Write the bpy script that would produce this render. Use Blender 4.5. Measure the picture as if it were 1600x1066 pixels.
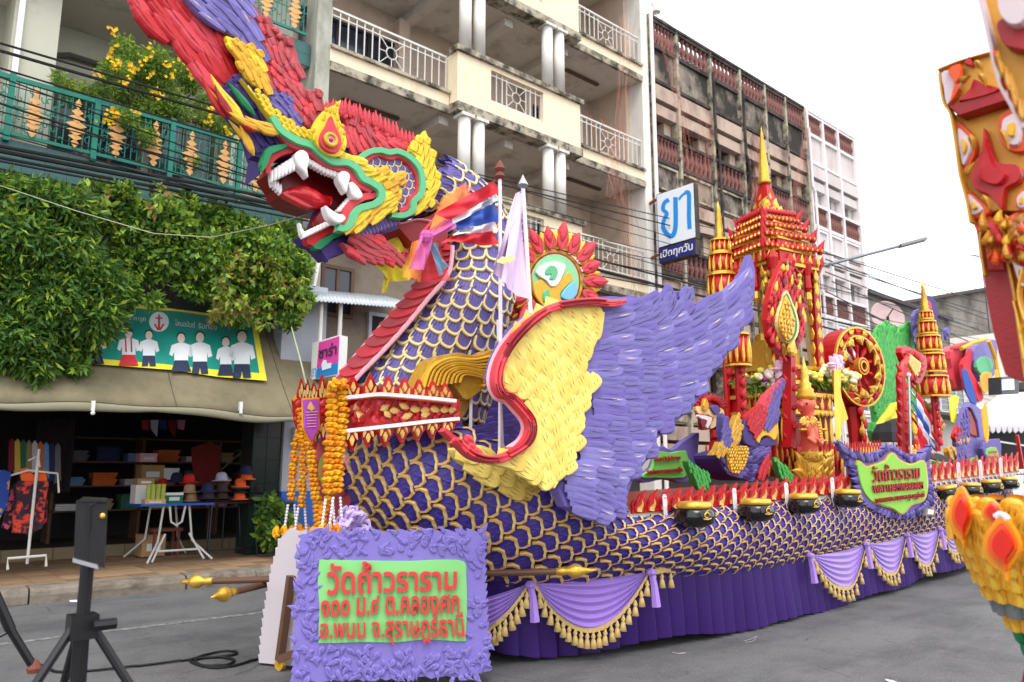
import bpy, bmesh, math, random
import numpy as np
from mathutils import Vector, Matrix, noise
from mathutils.geometry import tessellate_polygon
ORD = 'topmost second third fourth fifth sixth seventh eighth ninth tenth eleventh twelfth thirteenth fourteenth'.split()
random.seed(7); RNG = np.random.default_rng(7)
for o in list(bpy.data.objects): bpy.data.objects.remove(o)
SC = bpy.context.scene; COL = SC.collection
R = math.radians
# ---------------- camera ----------------
FPX = 1200.0; PITCH = math.atan(207/1200); YAW = R(49)
cam_d = bpy.data.cameras.new('camera'); cam = bpy.data.objects.new('camera', cam_d); COL.objects.link(cam)
cam_d.sensor_width = 36; cam_d.lens = 36*FPX/1600; cam_d.clip_start = .05; cam_d.clip_end = 2000
cam_d.dof.use_dof = True; cam_d.dof.focus_distance = 7.6; cam_d.dof.aperture_fstop = 2.0
cam.location = (0, 0, 1.6); cam.rotation_euler = (R(90)+PITCH, 0, YAW-R(90)); SC.camera = cam
# ---------------- sky, light, exposure ----------------
W = bpy.data.worlds.new('World'); SC.world = W; W.use_nodes = True
nt = W.node_tree; nt.nodes.clear()
wo = nt.nodes.new('ShaderNodeOutputWorld'); bg = nt.nodes.new('ShaderNodeBackground')
sky = nt.nodes.new('ShaderNodeTexSky'); sky.sky_type = 'NISHITA'; sky.sun_disc = False
sky.sun_elevation = R(58); sky.sun_rotation = R(205); sky.dust_density = 4; sky.air_density = 1.5
skb = nt.nodes.new('ShaderNodeMix'); skb.data_type = 'RGBA'; skb.inputs['Factor'].default_value = .93
skb.inputs['B'].default_value = (10.0, 10.25, 10.6, 1)      # overcast: the blue is almost wholly veiled by white cloud
nt.links.new(sky.outputs[0], skb.inputs['A']); nt.links.new(skb.outputs['Result'], bg.inputs['Color'])
bg.inputs['Strength'].default_value = .13
nt.links.new(bg.outputs[0], wo.inputs['Surface'])
sun_d = bpy.data.lights.new('sun', 'SUN'); sun = bpy.data.objects.new('sun', sun_d); COL.objects.link(sun)
sun_d.energy = 1.1; sun_d.angle = R(24); sun_d.color = (1, .965, .91)
sun.rotation_euler = Vector((.42, .62, -1.25)).to_track_quat('-Z', 'Y').to_euler()   # from behind the camera's left shoulder, high
SC.view_settings.view_transform = 'Standard'; SC.view_settings.look = 'None'; SC.view_settings.gamma = 1
SC.view_settings.use_curve_mapping = False; SC.view_settings.exposure = .72
SC.cycles.max_bounces = 7; SC.cycles.diffuse_bounces = 3; SC.cycles.glossy_bounces = 3; SC.cycles.transparent_max_bounces = 8
SC.cycles.use_denoising = True
# ---------------- pixel <-> world ----------------
Fx, Fy = math.cos(YAW), math.sin(YAW); Rx, Ry = math.sin(YAW), -math.cos(YAW)
def ray(x, y):
    a = (x-800)/FPX; b = (533-y)/FPX
    h = math.cos(PITCH)-b*math.sin(PITCH)
    return Vector((Fx*h+Rx*a, Fy*h+Ry*a, math.sin(PITCH)+b*math.cos(PITCH)))
CAM = Vector((0, 0, 1.6))
def P(x, y, S):
    """photo pixel -> point on a surface S: a Y value, ('X',v), ('Z',v), (point, normal) or a function of the pixel giving Y"""
    d = ray(x, y)
    if callable(S): S = S(x, y)
    if isinstance(S, (int, float)): return CAM + d*(S/d.y)
    if S[0] == 'X': return CAM + d*(S[1]/d.x)
    if S[0] == 'Z': return CAM + d*((S[1]-1.6)/d.z)
    return CAM + d*((S[0]-CAM).dot(S[1])/d.dot(S[1]))
def away(S):
    if callable(S) or isinstance(S, (int, float)): return Vector((0, 1, 0))
    if S[0] == 'X': return Vector((1, 0, 0))
    if S[0] == 'Z': return Vector((0, 0, -1))
    n = S[1].normalized(); return n if n.y > 0 else -n
def zm(ox, oy, s): return lambda *pts: [(ox+x/s, oy+y/s) for x, y in pts]
# ---------------- materials ----------------
def lin(c):
    c /= 255
    return c/12.92 if c <= .04045 else ((c+.055)/1.055)**2.4
def col(r, g, b): return (lin(r), lin(g), lin(b), 1)
MATS = {}
def mat(name, rgb, rough=.6, var=.12, scale=6, bump=0, bscale=40, metal=0, rgb2=None, mix=(.45, .62), mscale=1.5, stretch=(1, 1, 1),
        emit=0, alpha=None, trans=0, spec=.4, coords='Object', sheen=0):
    """painted surface with grain; rgb2 = a second colour in patches (dirt, wear, fading)"""
    if name in MATS: return MATS[name]
    m = bpy.data.materials.new(name); MATS[name] = m; m.use_nodes = True
    n = m.node_tree.nodes; l = m.node_tree.links; b = n['Principled BSDF']
    c = col(*rgb)
    tc = n.new('ShaderNodeTexCoord'); mp = n.new('ShaderNodeMapping'); mp.inputs['Scale'].default_value = stretch
    l.new(tc.outputs[coords], mp.inputs[0])
    nz = n.new('ShaderNodeTexNoise'); nz.inputs['Scale'].default_value = scale; nz.inputs['Detail'].default_value = 6; l.new(mp.outputs[0], nz.inputs['Vector'])
    hi = n.new('ShaderNodeMix'); hi.data_type = 'RGBA'
    hi.inputs['A'].default_value = tuple(v*(1-var) for v in c[:3])+(1,); hi.inputs['B'].default_value = tuple(min(1, v*(1+var)) for v in c[:3])+(1,)
    l.new(nz.outputs[0], hi.inputs['Factor']); out = hi.outputs['Result']
    if rgb2:
        n2 = n.new('ShaderNodeTexNoise'); n2.inputs['Scale'].default_value = mscale; n2.inputs['Detail'].default_value = 9; n2.inputs['Roughness'].default_value = .66; l.new(mp.outputs[0], n2.inputs['Vector'])
        rp = n.new('ShaderNodeMapRange'); rp.inputs[1].default_value = mix[0]; rp.inputs[2].default_value = mix[1]; l.new(n2.outputs[0], rp.inputs[0])
        m2 = n.new('ShaderNodeMix'); m2.data_type = 'RGBA'; l.new(rp.outputs[0], m2.inputs['Factor']); l.new(out, m2.inputs['A']); m2.inputs['B'].default_value = col(*rgb2); out = m2.outputs['Result']
    l.new(out, b.inputs['Base Color'])
    b.inputs['Roughness'].default_value = rough; b.inputs['Metallic'].default_value = metal; b.inputs['Specular IOR Level'].default_value = spec
    if bump:
        n3 = n.new('ShaderNodeTexNoise'); n3.inputs['Scale'].default_value = bscale; n3.inputs['Detail'].default_value = 4; l.new(mp.outputs[0], n3.inputs['Vector'])
        bp = n.new('ShaderNodeBump'); bp.inputs['Strength'].default_value = bump; bp.inputs['Distance'].default_value = .01; l.new(n3.outputs[0], bp.inputs['Height']); l.new(bp.outputs[0], b.inputs['Normal'])
    if emit: b.inputs['Emission Color'].default_value = c; b.inputs['Emission Strength'].default_value = emit
    if alpha is not None: b.inputs['Alpha'].default_value = alpha
    if trans: b.inputs['Transmission Weight'].default_value = trans
    if sheen: b.inputs['Sheen Weight'].default_value = sheen
    return m
def leafmat(name, rgb, rgb2):
    m = mat(name, rgb, .5, .5, 3.0, spec=.3, rgb2=rgb2, mix=(.4, .65), mscale=2.2, coords='Object')
    n = m.node_tree.nodes; l = m.node_tree.links; b = n['Principled BSDF']; o = n['Material Output']
    t = n.new('ShaderNodeBsdfTranslucent'); t.inputs[0].default_value = tuple(v*1.5 for v in col(*rgb2)[:3])+(1,)
    mx = n.new('ShaderNodeMixShader'); mx.inputs[0].default_value = .22
    l.new(b.outputs[0], mx.inputs[1]); l.new(t.outputs[0], mx.inputs[2]); l.new(mx.outputs[0], o.inputs[0]); return m
# ---------------- objects ----------------
def tag(o, label=None, cat=None, group=None, kind=None):
    if label: o['label'] = label
    if cat: o['category'] = cat
    if group: o['group'] = group
    if kind: o['kind'] = kind
    return o
def thing(name, loc, label, cat, group=None, rz=0):
    o = bpy.data.objects.new(name, None); COL.objects.link(o); o.location = loc; o.rotation_euler.z = rz; o.empty_display_size = .2
    return tag(o, label, cat, group)
def wloc(o):
    v = Vector((0, 0, 0))
    while o: v += o.location; o = o.parent
    return v
def obj(name, me, parent=None, M=None):
    o = bpy.data.objects.new(name, me); COL.objects.link(o)
    if parent is not None:
        o.parent = parent; T = Matrix.Translation(-wloc(parent))
        if M is not None: o.matrix_local = T @ M
        else: o.location = -wloc(parent)
    elif M is not None: o.matrix_local = M
    return o
def copy_tree(o, parent=None):
    c = o.copy(); COL.objects.link(c)
    if parent is not None: c.parent = parent
    for ch in o.children: copy_tree(ch, c)
    return c
class MB:
    """collects shapes and builds them as ONE mesh"""
    def __init__(s): s.v = []; s.f = []; s.m = []; s.sm = []; s.k = 0; s.smooth = False
    def add(s, vs, fs):
        n = len(s.v); s.v += [tuple(v) for v in vs]; s.f += [[i+n for i in f] for f in fs]; s.m += [s.k]*len(fs); s.sm += [s.smooth]*len(fs); return s
    def box(s, x0, y0, z0, x1, y1, z1):
        v = [(x, y, z) for x in (x0, x1) for y in (y0, y1) for z in (z0, z1)]
        return s.add(v, [(0, 1, 3, 2), (4, 6, 7, 5), (0, 4, 5, 1), (2, 3, 7, 6), (0, 2, 6, 4), (1, 5, 7, 3)])
    def bar(s, a, b, w, h=None, up=Vector((0, 0, 1))):
        a = Vector(a); b = Vector(b); h = h or w; d = (b-a).normalized()
        if abs(d.dot(up)) > .98: up = Vector((0, 1, 0))
        u = d.cross(up).normalized(); w_ = u.cross(d)
        v = [p+u*i*w/2+w_*j*h/2 for p in (a, b) for i, j in ((-1, -1), (1, -1), (1, 1), (-1, 1))]
        return s.add(v, [(0, 1, 2, 3), (7, 6, 5, 4), (0, 4, 5, 1), (1, 5, 6, 2), (2, 6, 7, 3), (3, 7, 4, 0)])
    def tube(s, pts, r, n=8, cap=True):
        pts = [Vector(p) for p in pts]; m = len(pts); rr = r if isinstance(r, (list, tuple)) else [r]*m
        vs = []; fs = []; u = None
        for i, p in enumerate(pts):
            d = (pts[min(i+1, m-1)]-pts[max(i-1, 0)]).normalized()
            if u is None:
                u = d.orthogonal().normalized()
            u = (u-d*u.dot(d)).normalized(); w = d.cross(u)
            vs += [p+(u*math.cos(2*math.pi*k/n)+w*math.sin(2*math.pi*k/n))*rr[i] for k in range(n)]
        for i in range(m-1):
            for k in range(n): fs.append((i*n+k, i*n+(k+1) % n, (i+1)*n+(k+1) % n, (i+1)*n+k))
        if cap: fs += [tuple(range(n))[::-1], tuple(range((m-1)*n, m*n))]
        return s.add(vs, fs)
    def lathe(s, prof, c=(0, 0, 0), n=16, axis=None, sq=False):
        c = Vector(c); vs = []; fs = []; Mx = Matrix.Identity(3)
        if axis is not None: Mx = Vector(axis).to_track_quat('Z', 'Y').to_matrix()
        off = math.pi/4 if sq else 0
        for r, z in prof:
            for k in range(n):
                a = 2*math.pi*k/n+off; vs.append(c+Mx@Vector((r*math.cos(a), r*math.sin(a), z)))
        for i in range(len(prof)-1):
            for k in range(n): fs.append((i*n+k, i*n+(k+1) % n, (i+1)*n+(k+1) % n, (i+1)*n+k))
        fs += [tuple(range(n))[::-1], tuple(range((len(prof)-1)*n, len(prof)*n))]
        return s.add(vs, fs)
    def ball(s, c, r, n=8, sz=1):
        return s.lathe([(max(.001, r*math.sin(math.pi*i/(n//2+1))), -r*sz*math.cos(math.pi*i/(n//2+1))) for i in range(n//2+2)], c, n)
    def mesh(s, name, mats):
        me = bpy.data.meshes.new(name); me.from_pydata(s.v, [], s.f)
        for m in (mats if isinstance(mats, (list, tuple)) else [mats]): me.materials.append(m)
        me.polygons.foreach_set('material_index', s.m); me.polygons.foreach_set('use_smooth', s.sm); me.update(); return me
    def build(s, name, mats, parent=None, M=None): return obj(name, s.mesh(name, mats), parent, M)
def box(name, a, b, m, parent=None):
    return MB().box(*a, *b).build(name, m, parent)
def catmull(pts, n=6, closed=False):
    m = len(pts); out = []
    rng = range(m) if closed else range(m-1)
    for i in rng:
        p = [pts[(i+k) % m] if closed else pts[max(0, min(m-1, i+k))] for k in (-1, 0, 1, 2)]
        for j in range(n):
            t = j/n
            out.append(tuple(.5*((2*b)+(-a+c)*t+(2*a-5*b+4*c-d)*t*t+(-a+3*b-3*c+d)*t**3) for a, b, c, d in zip(*p)))
    if not closed: out.append(tuple(pts[-1]))
    return out
def area(p): return .5*sum(p[i][0]*p[(i+1) % len(p)][1]-p[(i+1) % len(p)][0]*p[i][1] for i in range(len(p)))
def offs(p, d):
    n = len(p); out = []
    for i in range(n):
        a = Vector(p[i-1]); b = Vector(p[i]); c = Vector(p[(i+1) % n])
        e1 = (b-a); e2 = (c-b)
        if e1.length < 1e-9 or e2.length < 1e-9: out.append((b.x, b.y)); continue
        e1.normalize(); e2.normalize(); nn = Vector((-(e1+e2).y, (e1+e2).x))
        nn = nn.normalized() if nn.length > 1e-6 else Vector((-e1.y, e1.x))
        out.append((b.x+nn.x*d, b.y+nn.y*d))
    return out
def plate(name, pts, S, t, m, parent=None, sm=0, bev=.8, mb=None):
    """a sheet of real thickness t whose outline is given in photo pixels on surface S"""
    pts = [tuple(p) for p in pts]
    if sm: pts = catmull(pts, sm, True)
    if area(pts) < 0: pts = pts[::-1]
    nv = away(S); ins = offs(pts, bev)
    if abs(area(ins)) > abs(area(pts)): ins = offs(pts, -bev)
    n = len(pts); b = min(t*.35, .012)
    fr = [P(x, y, S) for x, y in ins]; md = [P(x, y, S)+nv*b for x, y in pts]; bk = [P(x, y, S)+nv*t for x, y in pts]
    tri = tessellate_polygon([[Vector((x, y, 0)) for x, y in ins]])
    fs = []
    for a_, b_, c_ in tri:
        A = (ins[b_][0]-ins[a_][0])*(ins[c_][1]-ins[a_][1])-(ins[c_][0]-ins[a_][0])*(ins[b_][1]-ins[a_][1])
        fs.append((a_, b_, c_) if A < 0 else (a_, c_, b_))
    back = [tuple(i+2*n for i in f[::-1]) for f in fs]
    for i in range(n):
        j = (i+1) % n
        fs += [(i, j, n+j, n+i), (n+i, n+j, 2*n+j, 2*n+i)]
    fs += back
    own = mb is None; mb = mb or MB(); mb.add(fr+md+bk, fs)
    return mb.build(name, m, parent) if own else mb
def bandpts(path, w, sm=5):
    path = catmull(path, sm); L = []; Rr = []
    n = len(path)
    for i, p in enumerate(path):
        a = path[max(0, i-1)]; b = path[min(n-1, i+1)]; dx, dy = b[0]-a[0], b[1]-a[1]; l = math.hypot(dx, dy) or 1
        ww = w(i/(n-1)) if callable(w) else w
        L.append((p[0]-dy/l*ww/2, p[1]+dx/l*ww/2)); Rr.append((p[0]+dy/l*ww/2, p[1]-dx/l*ww/2))
    return L+Rr[::-1]
def band(name, path, w, S, t, m, parent=None, sm=5, bev=.8, mb=None):
    """a raised strip of width w (px) along a path; built as a quad strip with chamfered edges"""
    b = bandpts(path, w, sm); n = len(b)//2; L = b[:n]; Rr = b[n:][::-1]; nv = away(S); bb = min(t*.35, .012)
    vs = []; fs = []
    for l, r in zip(L, Rr):
        d = math.hypot(r[0]-l[0], r[1]-l[1]) or 1; k = min(.45, bev/d)
        li = (l[0]+(r[0]-l[0])*k, l[1]+(r[1]-l[1])*k); ri = (r[0]-(r[0]-l[0])*k, r[1]-(r[1]-l[1])*k)
        vs += [P(*l, S)+nv*t, P(*l, S)+nv*bb, P(*li, S), P(*ri, S), P(*r, S)+nv*bb, P(*r, S)+nv*t]
    for i in range(n-1):
        for k in range(6): fs.append((i*6+k, i*6+(k+1) % 6, (i+1)*6+(k+1) % 6, (i+1)*6+k))
    fs += [tuple(range(6)), tuple(range((n-1)*6, n*6))[::-1]]
    own = mb is None; mb = mb or MB(); mb.add(vs, fs)
    return mb.build(name, m, parent) if own else mb
def inside(x, y, poly):
    c = False; n = len(poly); j = n-1
    for i in range(n):
        xi, yi = poly[i]; xj, yj = poly[j]
        if (yi > y) != (yj > y) and x < (xj-xi)*(y-yi)/(yj-yi)+xi: c = not c
        j = i
    return c
def serrate(path, n, amp, lean=.6, side=1, sm=6):
    """open px path -> the same with hooked flame teeth on one side"""
    path = catmull(path, sm); L = [0]
    for a, b in zip(path, path[1:]): L.append(L[-1]+math.hypot(b[0]-a[0], b[1]-a[1]))
    def at(s):
        s = max(0, min(L[-1], s))
        for i in range(len(L)-1):
            if L[i+1] >= s:
                k = (s-L[i])/max(1e-9, L[i+1]-L[i]); a, b = path[i], path[i+1]; l = max(1e-9, L[i+1]-L[i])
                return (a[0]+(b[0]-a[0])*k, a[1]+(b[1]-a[1])*k), ((b[0]-a[0])/l, (b[1]-a[1])/l)
        return path[-1], (1, 0)
    out = []; st = L[-1]/n
    for i in range(n):
        for f, h in ((0, 0), (.35, .3), (.6, .62), (.6+lean*.6, 1.0), (.88, .35)):
            p, d = at((i+f)*st); hh = h*amp*(.75+.5*((i*37 % 11)/11))
            out.append((p[0]-d[1]*hh*side, p[1]+d[0]*hh*side))
    out.append(path[-1]); return out
# ---- unit pieces: along +X from root (0) to tip (1), width +-.5 in Z, relief towards -Y ----
CUT_SHADE = {}
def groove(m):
    """shade of the carved cuts put into colour: a darkened copy of the foam"""
    if m.name not in CUT_SHADE:
        g = m.copy(); g.name = m.name+'_cut'; CUT_SHADE[m.name] = g
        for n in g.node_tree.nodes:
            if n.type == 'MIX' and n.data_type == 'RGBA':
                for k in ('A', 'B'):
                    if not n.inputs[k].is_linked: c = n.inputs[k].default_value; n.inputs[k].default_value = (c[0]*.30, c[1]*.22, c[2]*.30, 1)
    return CUT_SHADE[m.name]
def piece_mesh(name, kind, mat_):
    mb = MB(); strokes = []
    if kind == 'feather':      # long smooth blade, upturned hooked tip, a carved rachis
        st = [(0, .7, 0), (.25, .98, .0), (.6, 1.0, .0), (.82, .84, -.04), (.94, .5, -.12), (1.0, .08, -.26)]
        cs = [(-1, 0), (-.93, .8), (-.5, 1.0), (.2, .92), (.28, .80), (.36, .95), (.92, .8), (1, 0)]
        strokes = [((.12, .42), (.9, .36), .05), ((.35, -.05), (.86, -.02), .022)]  # first stroke paints the undercut shade along the lower edge
    elif kind == 'scallop':    # broad round-ended plate with fanned cuts painted as dark strokes
        st = [(0, .8, 0), (.45, 1.0, 0), (.75, .95, 0), (.9, .76, 0), (.98, .45, 0), (1.0, .15, 0)]
        cs = [(-1, 0), (-.9, .85), (-.4, 1.0), (.4, 1.0), (.9, .85), (1, 0)]
        strokes = [((.42, -.34), (.72, -.16), .02), ((.4, -.12), (.78, .02), .02), ((.36, .12), (.74, .2), .02), ((.3, .34), (.6, .38), .02)]
    elif kind == 'flame':      # kranok tongue: fat belly, long curled tip
        st = [(0, .5, 0), (.18, .95, .0), (.4, 1.0, -.04), (.62, .66, .02), (.82, .34, .16), (1.0, .06, .34)]
        cs = [(-1, 0), (-.85, .75), (-.2, 1.0), (.4, .85), (.85, .75), (1, 0)]
        strokes = [((.15, .1), (.7, .05), .035)]
    elif kind == 'lobe':       # fat rounded S-shaped lobe
        st = [(0, .7, .0), (.2, .95, -.04), (.45, 1.0, -.06), (.68, .9, .0), (.86, .7, .1), (.96, .42, .2), (1.0, .1, .26)]
        cs = [(-1, 0), (-.94, .5), (-.7, .85), (0, 1.0), (.7, .85), (.94, .5), (1, 0)]
        strokes = [((.2, .30), (.8, .36), .03), ((.3, -.28), (.88, -.1), .025)]
    else:                      # leaf: pointed both ends, ridge in the middle
        st = [(0, .15, 0), (.2, .75, 0), (.42, 1.0, 0), (.7, .7, 0), (.9, .28, 0), (1.0, .03, 0)]
        cs = [(-1, 0), (-.85, .6), (0, 1.0), (.85, .6), (1, 0)]
    m = len(cs); vs = []; fs = []
    for x, w, bend in st:
        for z, h in cs: vs.append((x, -h*(.35+.65*min(1, w*1.2)), z*w*.5+bend))
    for i in range(len(st)-1):
        for k in range(m-1): fs.append((i*m+k, i*m+k+1, (i+1)*m+k+1, (i+1)*m+k))
    fs.append(tuple(range((len(st)-1)*m, len(st)*m))); mb.add(vs, fs); mb.k = 1
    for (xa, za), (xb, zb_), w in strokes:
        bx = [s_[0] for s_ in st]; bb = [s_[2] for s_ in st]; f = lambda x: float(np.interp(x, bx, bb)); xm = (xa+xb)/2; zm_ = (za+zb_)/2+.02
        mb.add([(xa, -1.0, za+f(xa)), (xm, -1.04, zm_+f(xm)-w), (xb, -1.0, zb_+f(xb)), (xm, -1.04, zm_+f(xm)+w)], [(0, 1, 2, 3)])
    if kind == 'feather' and 'foam_light' in mat_.name: mb.k = 2; mb.add([(.5, -1.02, -.2), (.68, -1.05, -.24), (.86, -1.02, -.26), (.68, -1.05, -.18)], [(0, 1, 2, 3)])  # cream highlight stroke painted on the blade
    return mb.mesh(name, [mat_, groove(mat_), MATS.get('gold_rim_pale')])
def lay(me, name, parent, a, b, wpx, S, t=.02, root_in=.02, tip_in=0.0, flip=False, roll=0):
    """lay a unit piece from px a (root) to px b (tip) on surface S, root tucked in by root_in metres"""
    nv = away(S); p0 = P(*a, S)+nv*root_in; p1 = P(*b, S)+nv*tip_in; d = p1-p0
    z = nv.cross(d).normalized()
    if flip: z = -z
    sc = (P(a[0]+1, a[1], S)-P(*a, S)).length*.5+(P(a[0], a[1]+1, S)-P(*a, S)).length*.5
    z *= wpx*sc; y = nv*t
    if roll: z = z-nv*(z.length*roll*(1 if z.dot(P(a[0], a[1]+1, S)-P(a[0], a[1], S)) > 0 else -1))
    M = Matrix(((d.x, y.x, z.x, p0.x), (d.y, y.y, z.y, p0.y), (d.z, y.z, z.z, p0.z), (0, 0, 0, 1)))
    return obj(name, me, parent, M)
def flow(anchors):
    """angle field from anchors (x, y, degrees; 0 = right, 90 = down the picture)"""
    def f(x, y):
        sx = sy = 0
        for ax, ay, an in anchors:
            w = 1/((x-ax)**2+(y-ay)**2+60)**1.3; sx += w*math.cos(R(an)); sy += w*math.sin(R(an))
        return math.atan2(sy, sx)
    return f
def field(meshes, name, parent, poly, ang, step, ln, w, S, t=.02, lift=.02, jit=.15, rowangle=None, maxn=400, flip=False, clip=.35, roll=0):
    """overlapping rows of pieces inside a px outline, following an angle field"""
    xs = [p[0] for p in poly]; ys = [p[1] for p in poly]; cx, cy = (min(xs)+max(xs))/2, (min(ys)+max(ys))/2
    ra = R(rowangle) if rowangle is not None else ang(cx, cy); ux, uy = math.cos(ra), math.sin(ra); vx, vy = -uy, ux
    D = max(max(xs)-min(xs), max(ys)-min(ys)); pts = []
    i = -int(D/step[0])-1
    while i*step[0] < D:
        j = -int(D/step[1])-1
        while j*step[1] < D:
            a = i*step[0]; b = (j+.5*(i % 2))*step[1]
            x = cx+ux*a+vx*b+random.uniform(-jit, jit)*step[0]; y = cy+uy*a+vy*b+random.uniform(-jit, jit)*step[1]
            if inside(x, y, poly): pts.append((x, y))
            j += 1
        i += 1
    random.shuffle(pts); out = []
    for x, y in pts[:maxn]:
        th = ang(x, y)+random.uniform(-.06, .06); l = ln*random.uniform(.88, 1.12)
        # keep the tip inside the outline (shorten it if need be)
        for _ in range(3):
            tx, ty = x+math.cos(th)*l*(1-clip), y+math.sin(th)*l*(1-clip)
            if inside(tx, ty, poly): break
            l *= .75
        a = (x-math.cos(th)*l*clip, y-math.sin(th)*l*clip); b = (x+math.cos(th)*l*(1-clip), y+math.sin(th)*l*(1-clip))
        out.append(lay(random.choice(meshes), name, parent, a, b, w*random.uniform(.88, 1.1), S, t, lift, -lift*.6+random.uniform(-.002, .002), flip, roll))
    return out
def textq(name, s, q, mt, parent=None, t=.01, bold=0, push=None, shear=0):
    """lettering stretched into the quad q = bottom-left, bottom-right, top-right, top-left"""
    c = bpy.data.curves.new('t', 'FONT'); c.body = s; c.size = 1; c.offset = bold; c.resolution_u = 3
    o = bpy.data.objects.new('t', c); COL.objects.link(o); bpy.context.view_layer.update()
    me = bpy.data.meshes.new_from_object(o.evaluated_get(bpy.context.evaluated_depsgraph_get()))
    bpy.data.objects.remove(o); bpy.data.curves.remove(c)
    n = len(me.vertices)
    if n == 0: return None
    co = np.empty(n*3); me.vertices.foreach_get('co', co); co = co.reshape(-1, 3)
    lo = co.min(0); hi = co.max(0); sp = np.maximum(hi-lo, 1e-6)
    u = (co[:, 0]-lo[0])/sp[0]; v = (co[:, 1]-lo[1])/sp[1]; u = u+shear*v
    q = [np.array(p) for p in q]
    pos = (1-v)[:, None]*((1-u)[:, None]*q[0]+u[:, None]*q[1])+v[:, None]*((1-u)[:, None]*q[3]+u[:, None]*q[2])
    nv = np.cross(q[1]-q[0], q[3]-q[0]); nv /= np.linalg.norm(nv)
    mb = MB(); fs = [tuple(p.vertices) for p in me.polygons]
    front = [tuple(p) for p in pos+nv*t]; back = [tuple(p) for p in pos+nv*.001]
    mb.add(front, fs)
    if t > .004:
        from collections import Counter
        ec = Counter()
        for f in fs:
            for i in range(len(f)): ec[tuple(sorted((f[i], f[(i+1) % len(f)])))] += 1
        side = []
        for f in fs:
            for i in range(len(f)):
                a, b = f[i], f[(i+1) % len(f)]
                if ec[tuple(sorted((a, b)))] == 1: side.append((b, a, a+n, b+n))
        mb.v += back; mb.f += side; mb.m += [0]*len(side); mb.sm += [False]*len(side)
    bpy.data.meshes.remove(me)
    return mb.build(name, mt, parent)
def leaves(name, blobs, n, size, mats, parent=None, droop=.4, slim=.4, fern=False, spread=1.0):
    """foliage as many small folded leaves spread through overlapping clumps: blobs = (centre, (rx,ry,rz))"""
    per = np.array([b[1][0]*b[1][2]+b[1][0]*b[1][1] for b in blobs]); per = per/per.sum()
    V = []; 
    for (c, r), w in zip(blobs, per):
        k = max(3, int(n*w)); d = RNG.normal(size=(k, 3)); d /= np.linalg.norm(d, axis=1)[:, None]
        rad = RNG.uniform(.35, 1.08, k)**.45
        p = np.array(c)+d*rad[:, None]*np.array(r)*spread
        # clumpy: pull towards twig centres
        tw = np.array(c)+RNG.normal(size=(max(4, k//14), 3))*.55*np.array(r); ti = RNG.integers(0, len(tw), k)
        pull = RNG.uniform(0, .45, k)[:, None]; p = p*(1-pull)+tw[ti]*pull
        ax = d*.5+RNG.normal(size=(k, 3))*.7; ax[:, 2] -= droop; ax /= np.linalg.norm(ax, axis=1)[:, None]
        sd = np.cross(ax, RNG.normal(size=(k, 3))); sd /= np.linalg.norm(sd, axis=1)[:, None]
        s = size*RNG.uniform(.6, 1.35, k)[:, None]; up = np.cross(ax, sd)
        V.append(np.stack([p, p+ax*s*.5+sd*s*slim*.5+up*s*.08, p+ax*s, p+ax*s*.5-sd*s*slim*.5+up*s*.08], 1))
    V = np.concatenate(V); m = len(V); me = bpy.data.meshes.new(name)
    me.vertices.add(m*4); me.vertices.foreach_set('co', V.reshape(-1)); me.loops.add(m*4); me.polygons.add(m)
    me.loops.foreach_set('vertex_index', np.arange(m*4)); me.polygons.foreach_set('loop_start', np.arange(0, m*4, 4)); me.polygons.foreach_set('loop_total', np.full(m, 4))
    for q in mats: me.materials.append(q)
    me.polygons.foreach_set('material_index', RNG.integers(0, len(mats), m)); me.update(); me.validate()
    return obj(name, me, parent)
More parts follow.
